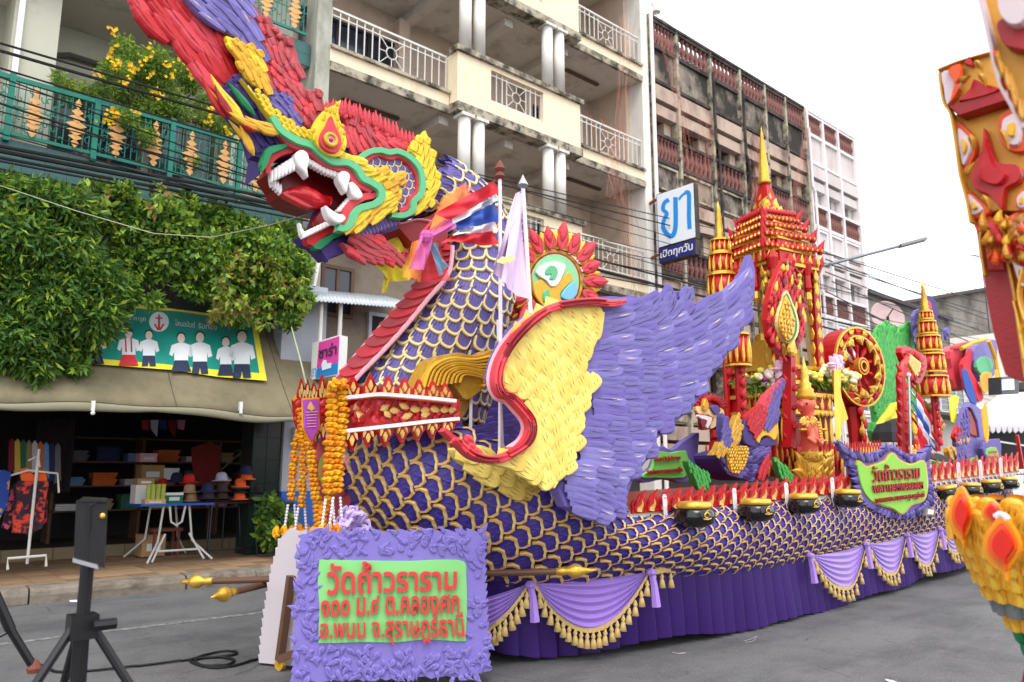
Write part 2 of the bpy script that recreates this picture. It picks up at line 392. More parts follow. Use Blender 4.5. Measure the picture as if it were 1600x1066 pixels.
# ---------------- palette ----------------
M_ = dict(
 asphalt=mat('asphalt', (108, 107, 108), .8, .55, 70, .9, 170, rgb2=(88, 87, 89), mix=(.42, .66), mscale=.9),
 asphalt2=mat('asphalt_patch', (84, 84, 88), .85, .35, 80, .5, 240),
 line=mat('road_line', (150, 150, 146), .8, .1, 20, rgb2=(88, 88, 90), mix=(.38, .6), mscale=14),
 kerb=mat('kerb_concrete', (132, 122, 110), .9, .25, 14, .5, 60, rgb2=(84, 74, 64), mix=(.45, .7), mscale=5),
 tile=mat('pavement_tile', (150, 122, 92), .7, .2, 5, .2, 60, rgb2=(108, 86, 64), mix=(.4, .7), mscale=2.5),
 grout=mat('grout', (80, 70, 58), .9),
 cream=mat('cream_wall', (240, 222, 190), .8, .06, 3, .2, 50, rgb2=(196, 172, 140), mix=(.56, .8), mscale=1.2, stretch=(1, 1, .35)),
 beige=mat('beige_wall', (196, 176, 158), .8, .08, 3, .15, 50, rgb2=(158, 138, 122), mix=(.5, .78), mscale=1.6),
 stain=mat('stained_ledge', (176, 166, 146), .9, .2, 8, .4, 40, rgb2=(72, 68, 60), mix=(.44, .6), mscale=3.2),
 soffit=mat('soffit', (206, 198, 188), .85, .08, 3, rgb2=(150, 140, 130), mix=(.52, .75), mscale=1.4),
 white=mat('white_paint', (232, 230, 226), .6, .05, 5),
 colwhite=mat('column_plaster', (226, 222, 214), .75, .06, 5, .15, 40, rgb2=(184, 176, 162), mix=(.56, .75), mscale=2, stretch=(1, 1, .3)),
 railw=mat('railing_white', (214, 210, 204), .5, .08, 12, rgb2=(150, 130, 116), mix=(.6, .75), mscale=9),
 glassd=mat('dark_glass', (38, 44, 60), .12, .1, 2, spec=.6),
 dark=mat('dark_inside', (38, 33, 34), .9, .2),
 redwall=mat('faded_red_wall', (186, 164, 148), .9, .12, 3, .4, 30, rgb2=(104, 80, 72), mix=(.46, .64), mscale=.9, stretch=(1, 1, .45)),
 mould=mat('mouldy_panel', (150, 138, 124), .95, .25, 5, .5, 30, rgb2=(52, 48, 44), mix=(.40, .56), mscale=1.1, stretch=(1, 1, .6)),
 mould2=mat('mouldy_rail', (84, 74, 68), .95, .3, 6, .5, 30, rgb2=(44, 42, 40), mix=(.4, .6), mscale=2),
 balred=mat('baluster_red', (128, 84, 78), .8, .25, 8, .3, 30, rgb2=(84, 50, 48), mix=(.45, .65), mscale=4),
 pinkw=mat('pink_white_wall', (206, 198, 196), .85, .05, 3, .15, 40, rgb2=(190, 174, 170), mix=(.48, .7), mscale=.9, stretch=(1, 1, .4)),
 pinktrim=mat('pale_trim', (234, 226, 226), .8, .05, 4),
 redin=mat('red_interior', (116, 84, 80), .9, .2, 3, rgb2=(96, 60, 58), mix=(.4, .65), mscale=2),
 greywall=mat('grey_concrete', (136, 130, 124), .95, .15, 4, .4, 30, rgb2=(82, 76, 70), mix=(.44, .68), mscale=1.2, stretch=(1, 1, .4)),
 farwhite=mat('far_plaster', (214, 208, 200), .9, .06, 3, .2, 30, rgb2=(180, 170, 158), mix=(.5, .75), mscale=.8),
 roofdark=mat('dark_roof', (84, 78, 76), .8, .2, 5), rust=mat('rusty_sheet', (120, 66, 54), .8, .25, 6),
 teal=mat('teal_tile', (58, 100, 98), .35, .12, 4, .1, 30, rgb2=(40, 74, 72), mix=(.45, .7), mscale=1.2),
 greenrail=mat('green_cast_iron', (16, 122, 104), .45, .2, 12), orn=mat('faded_gold_ornament', (214, 160, 96), .6, .2, 20),
 gwall=mat('pale_green_wall', (190, 188, 172), .85, .06, 2, .1, 40, rgb2=(150, 148, 132), mix=(.5, .78), mscale=1.0),
 brownfr=mat('brown_frame', (92, 66, 48), .6, .2, 8), greypil=mat('grey_pillar', (176, 176, 162), .85, .1, 4, .3, 40, rgb2=(120, 120, 108), mix=(.48, .7), mscale=1.5, stretch=(1, 1, .35)),
 awn=mat('olive_canvas', (128, 118, 92), .8, .08, 3, .25, 90, rgb2=(108, 102, 80), mix=(.45, .75), mscale=1.2), awn2=mat('canvas_hem', (138, 134, 112), .8, .08, 4),
 bteal=mat('banner_teal', (26, 140, 126), .5, .08, 4), byel=mat('banner_yellow', (236, 222, 60), .5, .05), bwhite=mat('print_white', (222, 226, 230), .5, .05), bnavy=mat('print_navy', (42, 52, 78), .5, .2, 9),
 skinp=mat('print_skin', (226, 206, 196), .5, .03), hairp=mat('print_hair', (40, 32, 36), .5), bred=mat('print_red', (206, 44, 50), .5, .1),
 blue=mat('blue_paint', (54, 104, 188), .6, .06, 3), lgrey=mat('light_grey_plaster', (176, 180, 190), .8, .05),
 black=mat('black_plastic', (20, 20, 22), .42, .15, 20, .15, 300), blackm=mat('black_metal', (26, 26, 30), .35, .2, 10), steel=mat('steel', (178, 180, 184), .35, .05, 9, metal=.85),
 cable=mat('black_cable', (14, 14, 16), .6), cableg=mat('grey_wire', (60, 60, 64), .6), rope=mat('pale_rope', (176, 180, 150), .8),
 # the float
 purp=mat('lavender_foam', (112, 102, 166), .62, .16, 9, .25, 60, rgb2=(96, 86, 152), mix=(.42, .68), mscale=3),
 purp2=mat('lavender_foam_light', (124, 114, 180), .62, .12, 9, .25, 60),
 purp3=mat('violet_foam', (104, 90, 162), .62, .16, 9, .25, 60),
 hullp=mat('royal_purple_scale', (72, 54, 146), .4, .25, 7, .3, 50, rgb2=(54, 38, 118), mix=(.42, .66), mscale=2.5),
 hullbase=mat('dark_violet_base', (58, 36, 110), .5, .2, 5),
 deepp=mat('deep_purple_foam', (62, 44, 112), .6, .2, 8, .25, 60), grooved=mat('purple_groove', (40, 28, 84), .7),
 goldr=mat('gold_rim', (204, 158, 78), .42, .18, 14, .2, 50, rgb2=(232, 204, 124), mix=(.45, .65), mscale=2.4, spec=.5),
 goldp=mat('gold_rim_pale', (236, 216, 146), .45, .12, 14, .2, 50),
 gold=mat('gold_paint', (214, 162, 52), .32, .22, 16, .3, 60, metal=.35, rgb2=(236, 200, 96), mix=(.48, .68), mscale=5),
 goldm=mat('bright_gold', (224, 178, 70), .28, .15, 12, .2, 60, metal=.55),
 yel=mat('yellow_foam', (238, 204, 50), .55, .12, 10, .25, 60), yelp=mat('pale_yellow_foam', (240, 216, 112), .6, .1, 8, .25, 60, rgb2=(226, 198, 96), mix=(.44, .66), mscale=2.6),
 yelp2=mat('pale_yellow_foam_b', (228, 196, 92), .6, .1, 8, .25, 60), yelo=mat('amber_foam', (226, 172, 44), .55, .15, 10, .25, 60),
 pink=mat('coral_red_foam', (212, 64, 76), .58, .12, 10, .25, 60), pink2=mat('faded_coral_foam', (182, 72, 80), .62, .18, 10, .25, 60),
 red=mat('red_foam', (192, 30, 40), .5, .14, 10, .25, 60), dred=mat('dark_red_foam', (160, 18, 26), .4, .2, 8, .2, 60), mouth=mat('mouth_red', (120, 12, 16), .3, .25, 6),
 tongue=mat('tongue_red', (206, 24, 36), .18, .12, 6, spec=.6), mint=mat('mint_green_foam', (98, 186, 132), .58, .1, 8, .2, 60), green=mat('green_foam', (26, 128, 78), .55, .15, 8, .2, 60),
 tooth=mat('tooth_white', (238, 234, 234), .4, .04, 8), pinke=mat('pale_pink_edge', (236, 176, 190), .6, .08),
 lred=mat('lacquer_red', (182, 18, 24), .34, .14, 9, .2, 40), lred2=mat('deep_lacquer_red', (122, 12, 18), .38, .18, 9, .2, 40), leafg=mat('leaf_green_foam', (78, 178, 84), .55, .14, 9, .3, 50),
 skirt=mat('purple_satin', (54, 24, 104), .5, .1, 3, .1, 90, sheen=.0), swag=mat('lavender_satin', (164, 126, 216), .36, .06, 3, sheen=.3), fringe=mat('gold_fringe', (206, 176, 112), .7, .2, 50, .4, 160),
 signp=mat('sign_lavender', (128, 114, 192), .6, .12, 5, .3, 50), signg=mat('sign_green', (132, 206, 124), .6, .05, 5, rgb2=(150, 160, 170), mix=(.72, .85), mscale=2.0), signr=mat('sign_letter_red', (212, 60, 62), .55, .08, 10),
 signback=mat('sign_back_white', (196, 186, 190), .7, .05, 3), bamb=mat('brown_pole', (100, 70, 54), .5, .15, 5),
 mari=mat('marigold', (252, 174, 20), .6, .2, 40, .4, 90), mari2=mat('marigold_deep', (248, 148, 12), .6, .2, 40, .4, 90), petw=mat('white_petal', (236, 230, 238), .6, .05), petl=mat('lilac_petal', (208, 186, 236), .6, .08),
 bowl=mat('black_bowl', (16, 16, 18), .16, .1, 5, spec=.6), sblue=mat('sign_blue', (30, 140, 220), .5, .03), snavy=mat('sign_navy', (32, 34, 120), .5, .05), swhite=mat('sign_white', (226, 232, 240), .5, .03),
 smag=mat('sign_magenta', (222, 70, 160), .5, .05), skyb=mat('sign_sky', (40, 130, 200), .5, .08), corr=mat('corrugated_sheet', (176, 182, 190), .45, .15, 6, .2, 30, metal=.3),
 fred=mat('flag_red', (224, 44, 58), .7, .06), fwhite=mat('flag_white', (232, 234, 244), .7, .03), fblue=mat('flag_blue', (48, 82, 170), .7, .06), flil=mat('flag_lilac', (226, 200, 232), .7, .05), fyel=mat('flag_yellow', (232, 224, 60), .65, .06),
 coralm=mat('statue_coral', (232, 104, 84), .45, .1, 8), cloth=mat('gauze', (196, 172, 120), .7, .1, 6, alpha=.55),
 org=mat('orange_red_foam', (222, 84, 36), .5, .15, 8, .2, 60), ogold=mat('ochre_gold', (200, 142, 48), .4, .2, 7, .25, 50, metal=.2),
)
M_['ribbon_red'] = mat('ribbon_red', (240, 60, 70), .6, .06, alpha=.6); M_['ribbon_pink'] = mat('ribbon_pink', (226, 110, 190), .6, .06, alpha=.66); M_['ribbon_or'] = mat('ribbon_orange', (250, 160, 60), .6, .06, alpha=.6); M_['ribbon_bl'] = mat('ribbon_blue', (90, 186, 220), .6, .06, alpha=.7)
LG1 = leafmat('leaf_dark', (42, 72, 34), (78, 118, 52)); LG2 = leafmat('leaf_mid', (68, 102, 44), (114, 150, 62)); LGB = leafmat('leaf_dry', (120, 96, 50), (150, 120, 60)); LG3 = leafmat('leaf_bright', (128, 158, 48), (160, 184, 66)); LG4 = leafmat('leaf_fine', (96, 128, 52), (136, 160, 70))
FLY = mat('yellow_blossom', (244, 200, 28), .6, .1)
# ================= SETTING =================
def struct(o): o['kind'] = 'structure'; return o
# asphalt with cracks, speckle
def crack(m, sc, w, seed):
    n = m.node_tree.nodes; l = m.node_tree.links; b = n['Principled BSDF']
    src = b.inputs['Base Color'].links[0].from_socket
    tc = n.new('ShaderNodeTexCoord'); nz = n.new('ShaderNodeTexNoise'); nz.inputs['Scale'].default_value = 1.3; l.new(tc.outputs['Object'], nz.inputs['Vector'])
    mx = n.new('ShaderNodeMix'); mx.data_type = 'RGBA'; mx.inputs['Factor'].default_value = .22; l.new(tc.outputs['Object'], mx.inputs['A']); l.new(nz.outputs['Color'], mx.inputs['B'])
    v = n.new('ShaderNodeTexVoronoi'); v.feature = 'DISTANCE_TO_EDGE'; v.inputs['Scale'].default_value = sc; l.new(mx.outputs['Result'], v.inputs['Vector'])
    lt = n.new('ShaderNodeMath'); lt.operation = 'LESS_THAN'; lt.inputs[1].default_value = w; l.new(v.outputs['Distance'], lt.inputs[0])
    n2 = n.new('ShaderNodeTexNoise'); n2.inputs['Scale'].default_value = .8; l.new(tc.outputs['Object'], n2.inputs['Vector'])
    gt = n.new('ShaderNodeMath'); gt.operation = 'GREATER_THAN'; gt.inputs[1].default_value = .55; l.new(n2.outputs[0], gt.inputs[0])
    mu = n.new('ShaderNodeMath'); mu.operation = 'MULTIPLY'; l.new(lt.outputs[0], mu.inputs[0]); l.new(gt.outputs[0], mu.inputs[1])
    o = n.new('ShaderNodeMix'); o.data_type = 'RGBA'; l.new(mu.outputs[0], o.inputs['Factor']); l.new(src, o.inputs['A']); o.inputs['B'].default_value = (.085, .085, .088, 1)
    # pale grit
    v2 = n.new('ShaderNodeTexVoronoi'); v2.inputs['Scale'].default_value = 34; l.new(tc.outputs['Object'], v2.inputs['Vector'])
    l2 = n.new('ShaderNodeMath'); l2.operation = 'LESS_THAN'; l2.inputs[1].default_value = .2; l.new(v2.outputs['Distance'], l2.inputs[0])
    v3 = n.new('ShaderNodeMath'); v3.operation = 'MULTIPLY'; v3.inputs[1].default_value = .5; l.new(l2.outputs[0], v3.inputs[0])
    o2 = n.new('ShaderNodeMix'); o2.data_type = 'RGBA'; l.new(v3.outputs[0], o2.inputs['Factor']); l.new(o.outputs['Result'], o2.inputs['A']); o2.inputs['B'].default_value = (.3, .3, .3, 1)
    l.new(o2.outputs['Result'], b.inputs['Base Color'])
crack(M_['asphalt'], .5, .0035, 1)
def stain_layer(m, sc, lo, hi, f, stretch):
    n = m.node_tree.nodes; l = m.node_tree.links; b = n['Principled BSDF']; src = b.inputs['Base Color'].links[0].from_socket
    tc = n.new('ShaderNodeTexCoord'); mp = n.new('ShaderNodeMapping'); mp.inputs['Scale'].default_value = stretch; l.new(tc.outputs['Object'], mp.inputs[0])
    nz = n.new('ShaderNodeTexNoise'); nz.inputs['Scale'].default_value = sc; nz.inputs['Detail'].default_value = 8; nz.inputs['Roughness'].default_value = .7; l.new(mp.outputs[0], nz.inputs['Vector'])
    r = n.new('ShaderNodeMapRange'); r.inputs[1].default_value = lo; r.inputs[2].default_value = hi; r.inputs[3].default_value = 1; r.inputs[4].default_value = f; l.new(nz.outputs[0], r.inputs[0])
    mu = n.new('ShaderNodeVectorMath'); mu.operation = 'SCALE'; l.new(src, mu.inputs[0]); l.new(r.outputs[0], mu.inputs['Scale']); l.new(mu.outputs[0], b.inputs['Base Color'])
stain_layer(M_['asphalt'], 1.1, .5, .64, .72, (.35, 1.3, 1)); stain_layer(M_['asphalt'], 4.5, .58, .7, .6, (1, 1, 1)); stain_layer(M_['tile'], 2.2, .5, .66, .6, (1, 1, 1)); stain_layer(M_['awn'], 1.6, .48, .66, .72, (1, 1, .4))
struct(MB().add([(-300, -300, 0), (900, -300, 0), (900, 600, 0), (-300, 600, 0)], [(0, 1, 2, 3)]).build('road', M_['asphalt']))
struct(plate('road_patch', [(930, 1100), (1180, 1010), (1700, 905), (1900, 1000), (1900, 1200), (900, 1200)], ('Z', .005), .004, mat('asphalt_patch', (92, 92, 94), .85, .3, 80, .5, 240, rgb2=(104, 103, 104), mix=(.45, .6), mscale=2), None, 0, .1)) if False else None
struct(MB().add([(-40, 8.93, .004), (120, 8.93, .004), (120, 9.03, .004), (-40, 9.03, .004)], [(0, 1, 2, 3)]).build('road_line', M_['line']))
# pavement with kerb stones and tiles as parts
pav = thing('pavement', (0, 11.4, 0), None, None); struct(pav)
mb = MB().box(-30, 11.78, 0, 110, 16.2, .17); mb.build('pavement_slab', M_['grout'], pav)
kb = MB(); kb.smooth = False
prof = [(0, .0), (.0, .10), (.02, .155), (.06, .185), (.12, .195), (.36, .195), (.36, 0)]
vs = []; 
for x in (0, .985):
    for y, z in prof: vs.append((x, y, z))
n = len(prof); kb.add(vs, [(i, i+1, n+i+1, n+i) for i in range(n-1)]+[tuple(range(n))[::-1], tuple(range(n, 2*n))])
kme = kb.mesh('kerb_stone', M_['kerb'])
x = -2.0
for i in range(26):
    w = random.choice([1.0, 1.9, 1.5, 1.9]) if i < 12 else 2.0
    obj('kerb_stone', kme, pav, Matrix.Translation((x, 11.41+random.uniform(-.008, .008), random.uniform(-.006, .006))) @ Matrix.Diagonal((w, 1, 1, 1))); x += w
MB().box(x, 11.41, 0, 110, 11.78, .19).build('kerb_run', M_['kerb'], pav); MB().box(-30, 11.41, 0, -2, 11.78, .19).build('kerb_run', M_['kerb'], pav)
tb = MB(); tb.add([(0, 0, 0), (.385, 0, 0), (.385, .385, 0), (0, .385, 0), (.006, .006, .012), (.379, .006, .012), (.379, .379, .012), (.006, .379, .012)], [(4, 5, 6, 7), (0, 1, 5, 4), (1, 2, 6, 5), (2, 3, 7, 6), (3, 0, 4, 7)])
tme = [tb.mesh('tile', m) for m in (M_['tile'], mat('pavement_tile_b', (138, 110, 84), .65, .25, 5, .2, 60, rgb2=(112, 90, 70), mix=(.4, .7), mscale=3), mat('pavement_tile_c', (160, 130, 100), .7, .2, 5, .2, 60, rgb2=(120, 96, 72), mix=(.45, .7), mscale=2))]
for i in range(25):
    for j in range(11):
        obj('tile', random.choice(tme), pav, Matrix.Translation((-.6+i*.39, 11.79+j*.39, .17+random.uniform(-.002, .003))))
for (x0, x1, y0, y1) in ((9.15, 60, 11.79, 16.1),): MB().box(x0, y0, .17, x1, y1, .182).build('far_tiles', M_['tile'], pav)

# ---------- left shophouse (green balcony) ----------
GB = thing('shophouse', (3.2, 14.5, 0), 'pale green shophouse with ornate green cast iron balconies above a dark clothes shop', 'building')
F0 = 12.95   # upper facade plane
box('side_wall', (-8, 14.6, 5.9), (6.42, 14.8, 19), M_['gwall'], GB)
box('roof_slab', (-8, 12.9, 19), (6.2, 22, 19.3), M_['gwall'], GB)
for zf in (6.05, 9.42, 12.8, 16.1):
    box('balcony_slab', (-8, F0+.1, zf-.02), (6.05, 14.6, zf+.42), M_['soffit'], GB)
    # tiled beam: individual tiles on the near one
    if zf < 10:
        t0 = MB().box(0, 0, 0, .296, .03, .235).mesh('beam_tile', M_['teal'])
        for i in range(24):
            for j in range(2): obj('beam_tile', t0, GB, Matrix.Translation((-1.1+i*.3, F0+.07+random.uniform(0, .004), zf+j*.24-.02)))
    else: box('tiled_beam', (-8, F0+.07, zf-.02), (6.05, F0+.1, zf+.46), M_['teal'], GB)
for x0 in (-5.4, 1.32, ):
    box('pillar', (x0, 13.35, 5.9), (x0+.62, 14.6, 19), M_['gwall'], GB)
box('pillar', (5.0, 13.9, 6.4), (5.25, 14.6, 19), M_['gwall'], GB)
box('rain_pipe', (1.36, 13.26, 6.3), (1.44, 13.34, 19), M_['pinktrim'], GB)
MB().tube([(1.95, 14.5, 7.0), (1.95, 14.5, 8.55), (2.05, 14.5, 8.75), (2.3, 14.5, 8.85), (3.6, 14.5, 8.85)], .05).build('drain_pipe', M_['roofdark'], GB)
def window(parent, x0, x1, z0, z1, y, fr, gl, nm=2, name='window'):
    w = .07; mb = MB(); mb.box(x0, y-.06, z0, x0+w, y+.02, z1).box(x1-w, y-.06, z0, x1, y+.02, z1).box(x0+w, y-.06, z1-w, x1-w, y+.02, z1).box(x0+w, y-.06, z0, x1-w, y+.02, z0+w)
    f = mb.build(name, fr, parent)
    s = (x1-x0-2*w)/nm
    for k in range(nm):
        obj('pane', MB().box(x0+w+s*k+.02, y-.02, z0+w+.01, x0+w+s*(k+1)-.02, y, z1-w-.01).mesh('pane', gl), f)
        if k: obj('mullion', MB().box(x0+w+s*k-.03, y-.05, z0+w, x0+w+s*k+.03, y+.01, z1-w).mesh('mullion', fr), f)
    return f
window(GB, 2.1, 3.6, 6.6, 8.35, 14.55, M_['brownfr'], M_['glassd'], 3); window(GB, 3.75, 4.9, 6.6, 8.35, 14.55, M_['brownfr'], M_['glassd'], 2); window(GB, 2.3, 4.6, 10.0, 11.8, 14.55, M_['brownfr'], M_['glassd'], 3)
# ornate railing: panels of lattice with gold ornaments
scroll = MB()
for k in range(46):
    cx = random.uniform(.03, 1.07); cz = random.uniform(.1, .78); r = random.uniform(.03, .06); a0 = random.uniform(0, 6)
    scroll.tube([(cx+math.cos(a0+t*.9)*r*(1-t*.12), 0, cz+math.sin(a0+t*.9)*r*1.3*(1-t*.12)) for t in range(6)], .009, 4, False)
for k in range(12): scroll.bar((.05+k*.09, 0, .04), (.05+k*.09, 0, .84), .014)
scroll.bar((0, 0, .44), (1.1, 0, .44), .016)
sme = scroll.mesh('lattice', M_['greenrail'])
om = MB()
for s, w, z0, z1 in ((1, .06, 0, .16), (1, .10, .12, .24), (1, .13, .2, .36), (1, .15, .3, .46), (1, .12, .42, .56), (1, .085, .52, .66), (1, .05, .62, .82)):
    om.add([(-w, -.012, z0+(z1-z0)*.55), (0, -.03, z0), (w, -.012, z0+(z1-z0)*.55), (0, -.02, z1), (0, .01, (z0+z1)/2)], [(0, 1, 3), (1, 2, 3), (0, 3, 4), (2, 4, 3), (0, 4, 1), (1, 4, 2)])
ome = om.mesh('gold_ornament', M_['orn'])
for z0 in (6.55, 9.98, 13.3):
    rl = MB().box(-3.4, F0-.01, z0+.86, 5.98, F0+.05, z0+.93).build('railing', M_['greenrail'], GB)
    obj('bottom_rail', MB().box(-3.4, F0, z0, 5.98, F0+.04, z0+.05).mesh('r', M_['greenrail']), rl)
    for k in range(8):
        x = -3.25+k*1.155
        obj('rail_post', MB().box(x-.05, F0-.02, z0-.1, x+.03, F0+.06, z0+.97).mesh('rail_post', M_['greenrail']), rl)
        obj('lattice', sme, rl, Matrix.Translation((x+.03, F0+.02, z0+.02)))
        for q in range(2 if z0 < 13 else 0):
            obj('gold_ornament', ome, rl, Matrix.Translation((x+.3+q*.57, F0-.01, z0+.02)))
# dark teal strip wall above the awning
box('lower_wall', (-8, 13.3, 2.7), (6.0, 13.45, 6.03), mat('dark_teal_wall', (58, 66, 66), .9, .2, 2, rgb2=(44, 46, 44), mix=(.4, .7)), GB)
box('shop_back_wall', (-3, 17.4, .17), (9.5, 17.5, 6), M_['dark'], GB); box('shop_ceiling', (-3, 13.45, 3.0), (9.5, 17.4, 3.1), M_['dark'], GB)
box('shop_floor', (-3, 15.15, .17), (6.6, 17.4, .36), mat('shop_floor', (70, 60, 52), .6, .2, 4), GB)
st = MB().box(0, 0, 0, .36, .1, .19).mesh('step_tile', mat('step_tile', (132, 118, 92), .7, .2, 4))
for i in range(12): obj('step_tile', st, GB, Matrix.Translation((1.8+i*.37, 15.05, .182)))
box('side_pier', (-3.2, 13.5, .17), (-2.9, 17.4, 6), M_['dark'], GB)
pier = box('tiled_pier', (5.62, 13.6, .182), (6.15, 14.1, 5.9), mat('dark_green_pier', (30, 44, 40), .3, .2, 3), GB)
pt = MB().box(0, 0, 0, .25, .02, .4).mesh('pier_tile', mat('dark_green_tile', (34, 50, 46), .22, .2, 2))
for i in range(2):
    for j in range(6): obj('pier_tile', pt, pier, Matrix.Translation((5.63+i*.26, 13.575, .2+j*.41)))
# blue/grey wall section right of the shop
box('blue_wall', (6.18, 13.5, .182), (8.2, 13.7, 1.28), M_['blue'], GB); box('grey_wall', (6.18, 13.52, 1.28), (8.2, 13.7, 3.3), M_['lgrey'], GB)
mb = MB().box(6.35, 13.42, 2.1, 6.55, 13.52, 2.45).build('meter_box', M_['bwhite'], GB); MB().box(6.3, 13.44, 1.0, 6.4, 13.5, 1.08).build('door_lock', M_['black'], GB)

# ---------- middle cream building ----------
MBD = thing('apartment_building', (11.3, 14, 0), 'cream apartment block with white railed balconies and paired round columns', 'building')
for xp in (6.12, 16.02):
    box('pillar', (xp, 12.82, .182 if xp > 10 else 2.6), (xp+.3, 13.3, 21), M_['greypil'] if xp < 10 else M_['colwhite'], MBD)
MB().tube([(16.42, 12.74, .3), (16.42, 12.74, 15)], .055, 8).build('downpipe', M_['pinktrim'], MBD)
rod = MB().bar((0, 0, 0), (0, 0, .78), .022).mesh('baluster', M_['railw'])
def mid_rail(x0, x1, z, y, nb, parent):
    r = MB().bar((x0, y, z+.84), (x1, y, z+.84), .045).build('railing', M_['railw'], parent)
    obj('bottom_rail', MB().bar((x0, y, z+.07), (x1, y, z+.07), .03).bar((x0, y, z+.70), (x1, y, z+.70), .025).mesh('r', M_['railw']), r)
    c = (x0+x1)/2; n = nb
    for k in range(n+1):
        x = x0+(x1-x0)*k/n
        if abs(x-c) < .3: continue
        obj('baluster', rod, r, Matrix.Translation((x, y, z+.06)))
    m = MB(); zc = z+.39
    m.tube([(c+.13*math.cos(a*math.pi/6), y, zc+.13*math.sin(a*math.pi/6)) for a in range(13)], .014, 5, False)
    for a, b in ((-1, -1), (1, -1), (1, 1), (-1, 1)): m.bar((c+a*.09, y, zc+b*.09), (c+a*.3, y, zc+b*.31), .016)
    for a in (-1, 1): m.bar((c+a*.13, y, zc), (c+a*.3, y, zc), .016); m.bar((c, y, zc+a*.13), (c, y, zc+a*.31), .016); m.bar((c+a*.3, y, z+.06), (c+a*.3, y, z+.84), .02)
    obj('rail_medallion', m.mesh('rail_medallion', M_['railw']), r)
colm = MB(); colm.smooth = True; colm.lathe([(.145, 0), (.14, 2.3)], n=14); colme = colm.mesh('column', M_['colwhite'])
capm = MB().box(-.17, -.17, 0, .17, .17, .07).mesh('column_cap', M_['colwhite'])
box('back_wall', (6.4, 14.75, 2.8), (16.05, 14.95, 21), M_['beige'], MBD)
box('party_wall', (15.86, 13.3, 2.8), (16.02, 14.75, 21), M_['beige'], MBD)
for F in (6.42, 9.62, 12.76, 15.9, 19.0):
    box('balcony_slab', (6.42, 12.86, F-.2), (16.02, 14.75, F), M_['soffit'], MBD)
    box('slab_edge', (6.42, 12.78, F-.24), (9.3, 12.86, F-.06), M_['stain'], MBD); box('slab_edge', (13.2, 12.78, F-.24), (16.02, 12.86, F-.06), M_['stain'], MBD)
    box('slab_edge', (9.3, 12.48, F-.24), (13.2, 12.86, F-.04), M_['stain'], MBD)
    for (xa, xb, y) in ((6.42, 9.3, 12.82), (13.2, 16.02, 12.82)):
        box('balcony_beam', (xa, y, F-.04), (xb, y+.12, F+.22), M_['cream'], MBD); box('ledge', (xa, y-.07, F+.22), (xb, y+.16, F+.29), M_['stain'], MBD)
    c = MB().box(9.32, 12.54, F-.02, 13.18, 12.7, F+.28).box(9.32, 12.54, F+.28, 10.27, 12.7, F+1.16).box(11.9, 12.54, F+.28, 13.18, 12.7, F+1.16).box(10.27, 12.54, F+1.05, 11.9, 12.7, F+1.16)
    c.box(9.32, 12.7, F, 9.46, 13.0, F+1.16).box(13.04, 12.7, F, 13.18, 13.0, F+1.16)
    c.build('balcony_parapet', M_['cream'], MBD)
    box('parapet_cap', (9.25, 12.46, F+1.16), (13.25, 12.76, F+1.28), M_['stain'], MBD)
    mid_rail(6.46, 9.26, F+.29, 12.9, 15, MBD); mid_rail(13.24, 15.98, F+.29, 12.9, 15, MBD); mid_rail(10.3, 11.87, F+.26, 12.6, 9, MBD)
    for xc in (9.58, 9.98, 12.12, 12.52):
        c = obj('column', colme, MBD, Matrix.Translation((xc, 12.62, F+1.28)) @ Matrix.Diagonal((1, 1, (1.66)/2.3, 1)))
        obj('column_cap', capm, MBD, Matrix.Translation((xc, 12.62, F+2.87)))
    for xb in (9.3, 11.2, 13.1): box('ceiling_beam', (xb-.13, 13.0, F-.42), (xb+.13, 14.75, F-.2), M_['soffit'], MBD)
    MB().box(7.2, 13.7, F-.27, 8.6, 13.8, F-.22).build('tube_light', M_['brownfr'], MBD); MB().box(13.9, 13.7, F-.27, 15.2, 13.8, F-.22).build('tube_light', M_['brownfr'], MBD)
    if F > 6:
        window(MBD, 6.6, 9.2, F+.05, F+2.15, 14.7, M_['blackm'], M_['glassd'], 3)
        window(MBD, 13.3, 14.2, F+.05, F+2.1, 14.7, M_['brownfr'], M_['glassd'], 2)
        window(MBD, 10.9, 11.7, F+.05, F+2.1, 14.7, M_['brownfr'], M_['dark'], 1, 'door')
        v = MB().box(14.7, 14.7, F+1.75, 15.15, 14.76, F+2.25).build('vent_grille', M_['brownfr'], MBD)
        for k in range(4): obj('slat', MB().box(14.75, 14.67, F+1.8+k*.11, 15.1, 14.7, F+1.85+k*.11).mesh('slat', M_['railw']), v)
    box('wall_pier', (9.0, 14.45, F), (9.3, 14.75, F+2.75), M_['beige'], MBD); box('wall_pier', (13.1, 14.45, F), (13.3, 14.75, F+2.75), M_['beige'], MBD)
# stepped ground floor wall
box('lower_wall', (6.4, 13.1, 3.3), (16.0, 13.3, 6.2), mat('brown_beige_wall', (132, 118, 104), .85, .1, 2, rgb2=(104, 92, 82), mix=(.45, .7)), MBD)
box('shop_front', (8.2, 14.6, .18), (16, 14.8, 3.3), mat('shop_front_grey', (150, 154, 150), .8, .15, 2, rgb2=(110, 110, 108), mix=(.4, .6)), MBD)
window(MBD, 6.55, 7.25, 4.55, 5.55, 13.09, M_['brownfr'], M_['glassd'], 2); window(MBD, 7.6, 11.6, 3.9, 4.75, 13.09, M_['lgrey'], M_['dark'], 4)
window(MBD, 8.8, 9.9, .2, 2.6, 14.58, M_['bwhite'], M_['glassd'], 2); window(MBD, 10.3, 12.8, .9, 2.6, 14.58, M_['bwhite'], M_['teal'], 3)

